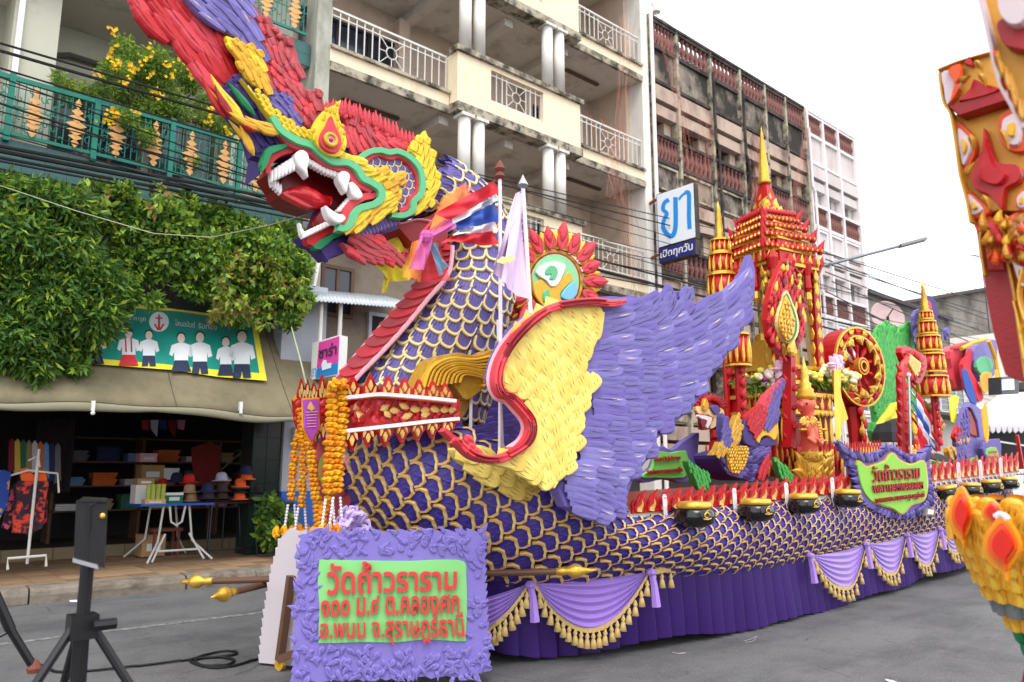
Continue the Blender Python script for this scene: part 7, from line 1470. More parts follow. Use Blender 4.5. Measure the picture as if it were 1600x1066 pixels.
for i, x in enumerate((1038, 1147, 1228, 1300, 1497, 1531, 1563)):
    y = float(np.interp(x, [p[0] for p in rail], [p[1] for p in rail])); Yv = rS(x, y)-.04; w_ = thing('cord', P(x, y, Yv), ('white cord left of the nearest alms bowl', 'white cord left of the second alms bowl', 'white cord left of the third alms bowl', 'white cord left of the fourth alms bowl', 'white cord just right of the lime shield sign', 'white cord between the two bowls right of the sign', 'farthest white cord near the stern')[i], 'cord', 'white cords tied over the flame row')
    for k in range(3): MB().tube([P(x-2+k*2, y-26, Yv-.02), P(x-1+k*2, y-12, Yv-.03), P(x+k*2, y+2, Yv-.03), P(x+3+k*3, y+16-k*4, Yv-.02)], .007, 5).build('strand', M_['petw'], w_)
    MB().ball(P(x, y-26, Yv-.02), .022, 6).build('knot', M_['petw'], w_)

# ================= SPIRED PAVILION =================
c0 = P(1234, 700, 6.0); TW = thing('spired_pavilion', (c0.x+.35, 6.35, c0.z), 'tall red and gold tiered pavilion with golden spire standing on the float', 'pavilion', rz=0)
TC = Vector((c0.x+.42, 6.4, 0)); rot = R(-10)
def tz(y): return P(1232-(700-y)*.06, y, 6.12).z
def tz2(y): return P(1232-(700-y)*.06, y, 6.35).z
def tw(name, mb, m, parent=TW): # mesh given round origin -> rotated about tower axis
    me = mb.mesh(name, m); return obj(name, me, parent, Matrix.Translation(TC) @ Matrix.Rotation(rot, 4, 'Z'))
def redent(mb, hw, z0, z1, hw1=None, n=2):
    hw1 = hw if hw1 is None else hw1
    def prof(h):
        s = h*.13; pts = []
        base = [(h, h-2*s), (h-s, h-2*s), (h-s, h-s), (h-2*s, h-s), (h-2*s, h)]
        for q in range(4):
            a = q*math.pi/2; pts += [(x*math.cos(a)-y*math.sin(a), x*math.sin(a)+y*math.cos(a)) for x, y in base]
        return pts
    a, b = prof(hw), prof(hw1); k = len(a); mb.add([(x, y, z0) for x, y in a]+[(x, y, z1) for x, y in b], [(i, (i+1) % k, k+(i+1) % k, k+i) for i in range(k)]+[tuple(range(k))[::-1], tuple(range(k, 2*k))]); return mb
def hwz(px): return px*.0073  # px half width at the tower distance
leafme = piece_mesh('gold_leaf', 'leaf', M_['goldm']); redleaf = piece_mesh('red_leaf', 'leaf', M_['lred']); gflame = piece_mesh('gold_flame', 'flame', M_['goldm']); rflame = piece_mesh('red_flame', 'flame', M_['red'])
def deco(par, hw, z0, z1, n, me, w, out=.02, lean=.0, sides=(0, 1, 2, 3), name='gold_leaf', off=0):
    """pieces standing upright along the four faces of a square tier (root low, tip high)"""
    for q in sides:
        A_ = Matrix.Translation(TC) @ Matrix.Rotation(rot+q*math.pi/2, 4, 'Z')
        for i in range(n):
            x = -hw+2*hw*(i+.5+off)/n
            if abs(x) > hw: continue
            h = z1-z0; M = A_ @ Matrix(((0, 0, w, x), (lean, out, 0, -hw-.004), (h, 0, 0, z0), (0, 0, 0, 1))); obj(name, me, par, M)
# base steps
for (y0, y1, px, m) in ((745, 715, 118, 'lred2'), (715, 700, 108, 'lred'), (700, 650, 84, 'lred2'), (650, 642, 92, 'goldm'), (642, 622, 88, 'lred'), (622, 616, 94, 'goldm'), (616, 604, 86, 'lred2'), (604, 598, 88, 'goldm'), (598, 580, 78, 'lred'), (580, 574, 84, 'goldm')):
    s = tw('base_tier', redent(MB(), hwz(px), tz(y0), tz(y1)), M_[m])
    if y0-y1 > 15: deco(s, hwz(px), tz(y0), tz(y1), 9 if y0-y1 < 40 else 12, gflame if y0 < 700 else leafme, .07, .02, 0, (0, 3))
for yy, px, n in ((617, 88, 16), (645, 90, 16)):
    s = tw('bead_row', redent(MB(), hwz(px-2), tz(yy+8), tz(yy)), M_['lred2']); deco(s, hwz(px-2), tz(yy), tz(yy+9), n, leafme, .05, .02, 0, (0, 3))
for i, (x, z) in enumerate(((0, 0), (0, 0))): pass
# fence of upright red leaves round the foot
fz = tw('leaf_fence', redent(MB(), hwz(112), tz(742), tz(728)), M_['lred2']); deco(fz, hwz(112), tz(735), tz(690), 18, redleaf, .07, .03, 0, (0, 3), 'red_leaf'); deco(fz, hwz(112), tz(725), tz(700), 18, leafme, .035, .06, 0, (0, 3))
# columns and curtains
zc0, zc1 = tz(578), tz(405); hc = hwz(62)
for sx in (-1, 1):
    for sy in (-1, 1):
        c = tw('column', MB().box(sx*hc-.07, sy*hc-.07, zc0, sx*hc+.07, sy*hc+.07, zc1), M_['lred'])
        for k in range(7): obj('gold_leaf', leafme, c, Matrix.Translation(TC) @ Matrix.Rotation(rot, 4, 'Z') @ Matrix(((0, 0, .09, sx*hc), (0, .02, 0, sy*hc-.075), (.2, 0, 0, zc0+.02+k*.23), (0, 0, 0, 1))))
        for k in range(7): obj('gold_leaf', leafme, c, Matrix.Translation(TC) @ Matrix.Rotation(rot-math.pi/2, 4, 'Z') @ Matrix(((0, 0, .09, -sy*hc), (0, .02, 0, sx*hc-.075), (.2, 0, 0, zc0+.02+k*.23), (0, 0, 0, 1))))
for q in range(4):
    for s in (-1, 1):
        def cur(u, v, s=s, q=q):
            x = s*(hc-.06-(.28*(1-math.sin(v*math.pi*.5)**.8)+.04)*u*1.5); z = zc1-(zc1-zc0)*v*.98; y = -hc+.05+.03*math.sin(u*20)
            p = Matrix.Rotation(rot+q*math.pi/2, 4, 'Z') @ Vector((x, y, z)); return p+TC
        grid(16, 14, cur, 'curtain', M_['cloth'], TW)
tw('inner_shrine', redent(MB(), .3, zc0, zc0+.5).add([], []), M_['goldm']); tw('inner_chedi', MB().lathe([(.3, 0), (.3, .1), (.2, .15), (.22, .4), (.12, .6), (.05, .8), (.01, 1.2)], (0, 0, zc0+.5), 12), M_['goldm'])
# garland swags under the eave + drops
for q in (0, 3):
    for k in range(3):
        hw = hwz(80); x0 = -hw+2*hw*k/3; x1 = x0+2*hw/3; sg = MB()
        pts = [Matrix.Rotation(rot+q*math.pi/2, 4, 'Z') @ Vector((x0+(x1-x0)*t/8, -hw*.96, zc1+.02-.34*4*(t/8)*(1-t/8)*.8)) + TC for t in range(9)]
        g = sg.tube(pts, .03, 6).build('eave_swag', M_['lred'], TW)
        for t in range(1, 8): pass
        p = pts[4]; obj('drop', MB().lathe([(.004, -.28), (.05, -.2), (.03, -.12), (.05, -.06), (.02, 0)], p, 8).mesh('drop', M_['goldm']), g)
        p = pts[0]; obj('drop', MB().lathe([(.004, -.62), (.06, -.5), (.05, -.3), (.09, -.12), (.04, 0)], p, 8).mesh('drop', M_['lred']), g); obj('drop_tip', MB().lathe([(.01, -.78), (.055, -.68), (.05, -.6), (.02, -.55)], p, 8).mesh('drop_tip', M_['goldm']), g)
# roof tiers
tiers = [(418, 398, 82), (393, 378, 72), (374, 361, 60), (357, 347, 49)]
for i, (y0, y1, px) in enumerate(tiers):
    z0, z1 = tz(y0), tz(y1); hw = hwz(px)
    a = tw('roof_tier', redent(MB(), hw*.93, z0, z1), M_['lred']); tw('gold_cornice', redent(MB(), hw, z0-.03, z0+.02), M_['goldm']); tw('gold_cornice', redent(MB(), hw*.97, z1-.01, z1+.025), M_['goldm'])
    nx = tiers[i+1][0] if i+1 < len(tiers) else 340; tw('tier_neck', redent(MB(), hw*.86, z1+.02, tz(nx)+.0), M_['lred2'])
    n = 11-i; deco(a, hw*.93, z0+.02, z1-.01, n*2//3, gflame, .07, .03, 0, (0, 3), 'gold_flame'); deco(a, hw*.93, z0+.02, z1-.01, n*2//3, rflame, .10, .02, 0, (0, 3), 'red_flame', .5); deco(a, hw*.95, z1+.02, z1+.15-.01*i, n, rflame, .10, .05, -.01, (0, 3), 'red_flame'); deco(a, hw*.97, z1+.02, z1+.09, n+1, leafme, .04, .06, -.01, (0, 3))
    for sx in (-1, 1):
        for sy in (-1, 1): obj('corner_flame', rflame, a, Matrix.Translation(TC) @ Matrix.Rotation(rot, 4, 'Z') @ Matrix(((.08*sx, 0, .12*sx, sx*hw*.9), (.08*sy, .04, 0, sy*hw*.9), (.24, 0, 0, z1), (0, 0, 0, 1))))
cr = tw('crown_tier', redent(MB(), hwz(42), tz(343), tz(331)), M_['lred']); deco(cr, hwz(42), tz(343), tz(331), 9, gflame, .07, .03, 0, (0, 3)); deco(cr, hwz(43), tz(334), tz(324), 9, rflame, .08, .05, 0, (0, 3))
tw('bell_roof', redent(MB(), hwz(30), tz(333), tz(328), hwz(28)), M_['goldm']); b2_ = tw('bell_roof', redent(MB(), hwz(27), tz(329), tz2(287), hwz(8)), M_['lred'])
for k in range(3): deco(b2_, hwz(26-k*6), tz(331-k*13), tz(313-k*13), 3-k, gflame, .17-.03*k, .04, .09, (0, 1, 2, 3), 'gold_flame')
sp_ = MB(); sp_.smooth = True; zz = tz2(290); H_ = tz2(200)-zz
sp_.lathe([(.12, 0), (.09, .03*H_), (.11, .05*H_), (.075, .08*H_), (.095, .11*H_), (.07, .14*H_), (.085, .17*H_), (.075, .2*H_), (.08, .28*H_), (.055, .45*H_), (.06, .47*H_), (.04, .6*H_), (.045, .62*H_), (.025, .8*H_), (.03, .81*H_), (.01, .92*H_), (.002, H_)], (0, 0, zz), 12); tw('spire', sp_, M_['goldm'])
# big teardrop shield standing in front
SHD = thing('teardrop_shield', P(1228, 700, 5.5), 'tall red flame shaped board with gold teardrop in front of the pavilion', 'ornament'); tS = 5.55
rp = L_((715, 20), (745, 20), (770, 90), (800, 170), (845, 260), (870, 380), (875, 520), (850, 640), (810, 700), (770, 745), (740, 765), (690, 735), (640, 690), (600, 610), (585, 480), (590, 360), (620, 230), (665, 120))
pb = plate('board', rp, tS, .1, M_['lred'], SHD, 0); field([fm['flame']['lred'], fm['flame']['red'], fm['flame']['pink'], fm['flame']['lred2'], fm['leaf']['goldm']], 'board_flame', pb, rp, flow([(*L_((620, 400))[0], 268), (*L_((850, 400))[0], 272), (*L_((730, 100))[0], 270)]), (10, 7), 17, 6, tS-.02, .035, .02)
gt = L_((727, 260), (770, 350), (805, 440), (820, 530), (805, 610), (770, 655), (740, 665), (705, 640), (670, 580), (655, 500), (670, 410), (700, 330)); plate('gold_border', gt, tS-.08, .05, M_['goldp'], SHD, 2, .4)
plate('green_inlay', [(740+(x-740)*.9, y) for x, y in [(1230+(a-1230)*.86, 500+(b-500)*.9) for a, b in gt]] if False else [(1230+(a-1230)*.84, 499+(b-499)*.9) for a, b in gt], tS-.1, .03, M_['green'], SHD, 2, .2); gi = [(1229+(a-1230)*.7, 500+(b-499)*.84) for a, b in gt]; gg = plate('gold_inlay', gi, tS-.12, .03, M_['goldm'], SHD, 2, .2)
field([gflame], 'gold_scroll', gg, gi, flow([(1225, 480, 250), (1235, 500, 290), (1228, 530, 240)]), (7, 5), 9, 4, tS-.13, .02, .01)
lay(fm['flame']['goldm'], 'gold_foot', SHD, L_((760, 760))[0], L_((755, 620))[0], 16, tS-.12, .05, 0, 0); mb = MB(); a, b = P(1233, 552, tS+.05), P(1233, 700, tS+.05); mb.bar(a, b, .13); mb.build('post', M_['lred'], SHD)
for k in range(9): y = 565+k*15; lay(rflame, 'post_leaf', SHD, (1228+12*(k % 2), y), (1222+24*(k % 2), y-9), 5, tS-.02, .03, 0, 0)
# ---- tiered umbrella lantern pillars ----
def pillar(px, Y, spire, tiers_, foot, lab, base=None):
    a = P(px, tiers_[-1][1], Y); t = thing('tiered_lantern', (a.x, Y, P(px, foot, Y).z), lab, 'lantern', 'red and gold tiered lantern pillars')
    sc = lambda y: (P(px+10, y, ('X', a.x)) and (P(px, y, Y)-CAM).dot(Vector((Fx*math.cos(PITCH), Fy*math.cos(PITCH), math.sin(PITCH))))/FPX)
    zf = lambda y: CAM.z+(P(px, y, Y).z-CAM.z)
    k = sc(tiers_[0][0]); s = MB(); s.smooth = True; z0, z1 = zf(spire[1]), zf(spire[0]); H = z1-z0; r = .055
    s.lathe([(r*1.3, 0), (r, .04*H), (r*1.5, .08*H), (r*.9, .13*H), (r*1.3, .18*H), (r, .22*H), (r*1.1, .3*H), (r*.8, .55*H), (r*.9, .57*H), (r*.55, .75*H), (r*.65, .77*H), (.004, H)], (a.x, Y, z0), 12); s.build('spire', M_['goldm'], t)
    for (y0, y1, w) in tiers_:
        z0, z1 = zf(y1), zf(y0); r = w/2*k; d = MB(); d.smooth = True; d.lathe([(r*1.02, z0), (r*.93, z1)], (a.x, Y, 0), 20); o = d.build('drum', M_['lred'], t)
        for zz, rr in ((z0, r*1.02), (z1, r*.96)): q = MB(); q.lathe([(rr*.9, zz-.012), (rr+.022, zz-.012), (rr+.022, zz+.016), (rr*.9, zz+.016)], (a.x, Y, 0), 20); obj('drum_rim', q.mesh('drum_rim', M_['goldm']), o)
        n = 12
        for i in range(n):
            an = 2*math.pi*i/n; c, s_ = math.cos(an), math.sin(an)
            if s_ > .6: continue
            for me, h0, h1, ww, rr in ((gflame, .08, .92, .3*r, r+.004), ):
                h = (z1-z0); M = Matrix(((0, -c*.03, -s_*ww, a.x+c*rr*.98), (0, -s_*.03, c*ww, Y+s_*rr*.98), (h*(h1-h0), 0, 0, z0+h*h0), (0, 0, 0, 1))); obj('gold_flame', me, o, M)
    tp, bt = tiers_[0][0], foot; MB().tube([(a.x, Y, zf(tp)), (a.x, Y, zf(bt))], .05, 8).build('post', M_['lred'], t)
    for i in range(6): zz = zf(tiers_[-1][1])-.12-i*.16; obj('post_leaf', rflame, t, Matrix.Translation((a.x, Y-.05, zz)) @ Matrix(((0.05, 0, .12, 0), (0, .04, 0, 0), (.16, 0, 0, 0), (0, 0, 0, 1)))) if zz > zf(bt) else None
    return t
pillar(1131, 6.9, (318, 378), [(379, 398, 29), (401, 430, 36), (433, 470, 44), (474, 515, 50)], 690, 'tall tiered lantern with golden spire rising behind the purple wing tip')
pillar(1153, 5.7, (500, 500.5), [(524, 572, 36)], 690, 'single wide red and gold drum right beside the wing edge')
pillar(1458, 5.7, (446, 492), [(492, 503, 18), (507, 525, 25), (529, 551, 33), (556, 583, 39), (590, 620, 45)], 705, 'tiered lantern with five drums near the stern, right of the green leaves')
pillar(1272, 7.0, (513, 520), [(521, 533, 13), (537, 552, 14)], 600, 'tiny tiered lantern seen through the pavilion curtains')
MB()
# ---- dharma wheel ----
wc = P(1344, 573, 5.75); WH = thing('spoked_wheel', (wc.x, 5.9, wc.z-1.5), 'large red and gold eight spoked wheel standing on a red post', 'wheel'); Rw = .66
Wm = Matrix.Translation(wc) @ Matrix.Rotation(R(-9), 4, 'Z')
def wl(name, prof, m, n=32):
    q = MB(); q.lathe(prof, (0, 0, 0), n, (0, -1, 0)); return obj(name, q.mesh(name, M_[m]), WH, Wm)
def annulus(name, r0, r1, y0, y1, m, n=36):
    q = MB(); vs = []; 
    for k in range(n): c, s = math.cos(2*math.pi*k/n), math.sin(2*math.pi*k/n); vs += [(r0*c, y0, r0*s), (r1*c, y0, r1*s), (r1*c, y1, r1*s), (r0*c, y1, r0*s)]
    q.add(vs, [(4*k+j, 4*((k+1) % n)+j, 4*((k+1) % n)+(j+1) % 4, 4*k+(j+1) % 4) for k in range(n) for j in range(4)]); return obj(name, q.mesh(name, M_[m]), WH, Wm)
rimw = annulus('rim', Rw*.78, Rw, 0, .34, 'lred'); annulus('gold_ring', Rw*.97, Rw*1.02, -.02, .02, 'goldm'); annulus('gold_ring', Rw*.76, Rw*.80, -.03, .02, 'goldm'); annulus('hub', Rw*.10, Rw*.2, -.06, .2, 'lred'); annulus('hub_ring', Rw*.10, Rw*.14, -.08, .2, 'goldm'); annulus('hub_ring', Rw*.19, Rw*.22, -.07, .1, 'goldm')
for k in range(10):
    A_ = Wm @ Matrix.Rotation(2*math.pi*k/10, 4, 'Y'); q = MB().lathe([(.03, Rw*.18), (.022, Rw*.35), (.045, Rw*.5), (.02, Rw*.65), (.04, Rw*.8)], (0, .04, 0), 8); sp2 = obj('spoke', q.mesh('spoke', M_['lred']), WH, A_)
    obj('gold_flame', gflame, WH, A_ @ Matrix(((0, 0, .2, 0), (0, .05, 0, -.02), (-.16, 0, 0, Rw*.78), (0, 0, 0, 1))))
for k in range(20): obj('rim_flame', gflame if k % 2 else rflame, WH, Wm @ Matrix.Rotation(2*math.pi*k/20, 4, 'Y') @ Matrix(((.16, 0, 0, -.08), (0, .04, 0, -.0), (0, 0, .1, Rw*.885), (0, 0, 0, 1))))
MB().tube([wc+Vector((0, .17, -Rw)), wc+Vector((0, .17, -1.7))], [.13, .09], 8).build('post', M_['lred'], WH)
for k in range(8): obj('post_leaf', (rflame, gflame)[k % 2], WH, Matrix.Translation(wc+Vector((-.1+.06*(k % 3), .02, -Rw-.15-k*.11))) @ Matrix(((.05, 0, .12, 0), (0, .05, 0, 0), (.2, 0, 0, 0), (0, 0, 0, 1))))
# ---- flower arrangements ----
def flowers(cx, cy, w, Y, lab):
    c = P(cx, cy, Y); t = thing('flower_arrangement', c, lab, 'flowers'); k = .0098
    leaves('greenery', [((c.x+dx*k*.8, Y-dx*k*.4, c.z-.03), (.2, .16, .09)) for dx in range(-int(w), int(w)+1, 12)], 420, .12, [LG2, LG3], t, .5, .35)
    cols = [('ros', (246, 226, 96)), ('ros', (250, 236, 150)), ('ros', (244, 220, 80)), ('ros', (240, 240, 200)), ('pur', (150, 50, 140)), ('lil', (246, 206, 236)), ('or', (244, 190, 90))]
    rs = MB(); rs.smooth = True; rs.lathe([(.01, -.04), (.045, -.03), (.055, .0), (.045, .03), (.03, .035), (.028, .015), (.015, .04), (.003, .03)], n=9)
    for i in range(40):
        dx = random.uniform(-w, w); dz = random.uniform(-.05, .22)*(1-abs(dx)/w*.6); nm, cc = random.choice(cols[:4] if random.random() < .72 else cols); p = Vector((c.x+dx*k*.85, Y-.12+random.uniform(-.1, .1)-dx*k*.45, c.z+dz))
        key = 'rose_%d_%d_%d' % cc
        me = bpy.data.meshes.get(key) or rs.mesh(key, mat('petal_%d_%d' % cc[:2], cc, .6, .1, 20)); obj('rose', me, t, Matrix.Translation(p) @ Matrix.Rotation(random.uniform(.3, 1.2), 4, 'X') @ Matrix.Rotation(random.uniform(-.6, .6), 4, 'Y') @ Matrix.Scale(random.uniform(.75, 1.1), 4))
    for i in range(3):
        p = Vector((c.x+random.uniform(-w, w)*k*.6, Y-.18, c.z+random.uniform(.12, .26)))
        for q in range(6): obj('lily_petal', piece_lily, t, Matrix.Translation(p) @ Matrix.Rotation(q*math.pi/3, 4, 'Y') @ Matrix.Diagonal((.15, .1, .07, 1)))
piece_lily = piece_mesh('lily_petal', 'leaf', mat('lily_pink', (246, 206, 230), .6, .08))
flowers(1195, 598, 38, 5.95, 'yellow roses and pink lilies on the left corner of the pavilion base'); flowers(1288, 594, 40, 5.7, 'yellow roses and pink lilies on the right corner of the pavilion base')
YS = thing('yellow_flag', P(1312, 600, 5.3), 'long yellow cloth hanging from a pole in front of the pavilion base', 'flag'); cloth('cloth', ((1303, 578), (1312, 578), (1322, 655), (1308, 688)), 5.2, mat('yellow_sash', (240, 206, 84), .6, .05), YS, 8, 24, .03, 0); MB().tube([P(1308, 570, 5.25), P(1322, 760, 5.25)], .016, 6).build('pole', M_['railw'], YS)
# ---- small naga bird vessel ----
BV = thing('bird_figure', P(1160, 750, 5.2), 'small violet bird figure with gold chest and red and yellow tail plume', 'figure'); q5 = 5.15
body = K((612, 560), (640, 640), (700, 700), (790, 730), (860, 705), (905, 650), (930, 560), (930, 480), (880, 480), (820, 500), (740, 520), (680, 530))
bo_ = plate('body', body, q5, .35, M_['deepp'], BV, 3, 2); field([fm['feather'][c] for c in ('purp3', 'deepp')], 'body_feather', bo_, body, flow([(*K((650, 600))[0], 70), (*K((850, 600))[0], 330), (*K((750, 700))[0], 10)]), (9, 6), 26, 6, q5-.01, .03, .02)
field([gflame], 'chest_scale', plate('chest', K((680, 510), (800, 498), (808, 560), (790, 630), (740, 682), (690, 670), (672, 590)), q5-.05, .06, M_['gold'], BV, 2), K((680, 510), (800, 498), (808, 560), (790, 630), (740, 682), (690, 670), (672, 590)), flow([(1160, 720, 270)]), (5, 4), 6, 3.4, q5-.06, .02, .01)
for c, pts in (('purp3', ((640, 280), (690, 400), (690, 500), (650, 500), (632, 400))), ('gold', ((740, 290), (765, 380), (740, 470), (690, 500), (700, 400))), ('deepp', ((795, 320), (830, 400), (860, 480), (830, 500), (780, 470), (775, 380))), ('red', ((835, 270), (900, 230), (925, 300), (900, 370), (860, 430), (820, 380), (810, 320))), ('pink', ((1040, 60), (930, 160), (890, 250), (925, 290), (960, 170), (1030, 90))), ('purp3', ((1045, 60), (1020, 180), (1010, 280), (990, 360), (920, 370), (930, 260), (960, 150))), ('yelo', ((860, 450), (870, 390), (930, 365), (985, 360), (1005, 335), (1008, 400), (985, 460), (940, 430), (900, 440), (880, 480))), ('deepp', ((880, 480), (930, 440), (990, 460), (1000, 490), (940, 500), (900, 500))), ('gold', ((570, 560), (600, 520), (625, 470), (650, 500), (680, 520), (670, 550), (620, 560))), ('red', ((870, 700), (900, 620), (940, 560), (950, 640), (920, 710)))):
    o = plate('plume', K(*pts), q5-.03+random.uniform(-.02, .02), .08, M_[c], BV, 3); pp = K(*pts)
    if c in ('purp3', 'red', 'pink', 'gold'): field([fm['feather'][c]], 'plume_feather', o, catmull(pp, 3, True), flow([(pp[0][0], pp[0][1], 285), (pp[2][0], pp[2][1], 300)]), (7, 4.5), 20, 5, q5-.06, .02, .012)
# ---- small red naga head between wing and bird ----
NH = thing('small_dragon_head', P(1110, 660, 6.0), 'small red and yellow dragon head with open white toothed mouth beside the wing', 'figure'); r6 = 6.0
plate('crest', K((440, 230), (470, 180), (520, 160), (600, 175), (640, 210), (650, 300), (600, 350), (540, 260), (470, 240)), r6+.05, .2, M_['lred'], NH, 2)
for i in range(12): a_ = R(200+i*13); lay(fm['flame']['lred'], 'crest_flame', NH, K((560+60*math.cos(a_), 260+60*math.sin(a_)))[0], K((560+125*math.cos(a_), 260+110*math.sin(a_)))[0], 8, r6+.02, .04, .01, 0)
for c, pts, d in (('goldp', ((455, 235), (520, 240), (560, 255), (600, 240), (645, 260), (640, 320), (600, 360), (560, 385), (540, 350), (570, 320), (540, 290), (480, 290)), .03), ('red', ((470, 280), (540, 295), (580, 310), (560, 345), (545, 390), (490, 385), (500, 340)), .05), ('tooth', ((480, 290), (560, 305), (565, 330), (540, 380), (525, 370), (535, 330), (490, 315)), .08), ('mouth', ((490, 320), (530, 325), (520, 370), (500, 375)), .1), ('purp3', ((560, 240), (600, 225), (625, 260), (600, 290), (575, 270)), .06), ('goldm', ((510, 230), (525, 180), (545, 220), (540, 260), (520, 260)), .08)): plate('face_layer', K(*pts), r6-d, .05, M_[c], NH, 2, .3)
MB().tube([P(1122, 665, 6.1), P(1125, 700, 6.1), P(1120, 740, 6.1)], [.12, .13, .12], 8).build('neck', M_['lred2'], NH)
for k in range(4): plate('neck_band', [(1115, 672+k*17), (1130, 670+k*17), (1130, 682+k*17), (1115, 684+k*17)], 5.95, .06, M_['lred'], NH)
# green flame leaves
for i, (pts, lab) in enumerate([(K((400, 600), (470, 640), (540, 680), (550, 740), (520, 800), (480, 780), (440, 710)), 'green flame leaf between the green sign and the bird figure'), (K((980, 575), (1040, 620), (1090, 670), (1100, 740), (1050, 740), (1010, 670)), 'green flame leaf between the bird figure and the angel'), (N_((860, 600), (910, 620), (925, 690), (890, 690)), 'green flame leaf right of the lime shield sign'), (N_((1100, 600), (1145, 575), (1150, 640), (1120, 670)), 'small green leaf before the lavender arch')]):
    t = thing('flame_leaf', P(*pts[0], 5.2), lab, 'ornament'); o = plate('leaf', pts, 5.2, .07, M_['leafg'], t, 3)
    field([fm['flame']['leafg']], 'leaf_ridge', o, catmull(pts, 3, True), flow([(pts[0][0], pts[0][1], 235)]), (7, 5), 13, 5, 5.18, .02, .01)
def greenmass(pts, Y, lab, an):
    t = thing('green_leaf_board', P(*pts[0], Y), lab, 'ornament'); o = plate('board', pts, Y, .1, M_['leafg'], t, 2); field([fm['feather']['leafg'], fm['flame']['leafg']], 'leaf_ridge', o, catmull(pts, 2, True), flow([(pts[0][0], pts[0][1], an), (pts[2][0], pts[2][1], an+20)]), (9, 5.5), 20, 6, Y-.02, .03, .02); return t
greenmass([(1372, 515), (1385, 503), (1398, 512), (1404, 520), (1412, 508), (1425, 506), (1437, 520), (1438, 600), (1430, 660), (1400, 670), (1370, 664), (1366, 600), (1368, 540)], 7.0, 'tall bright green carved leaf board behind the wheel', 265)
greenmass(N_((440, 340), (520, 370), (530, 440), (500, 480), (450, 460)), 6.6, 'low green leaf board beside the dark umbrella', 250)
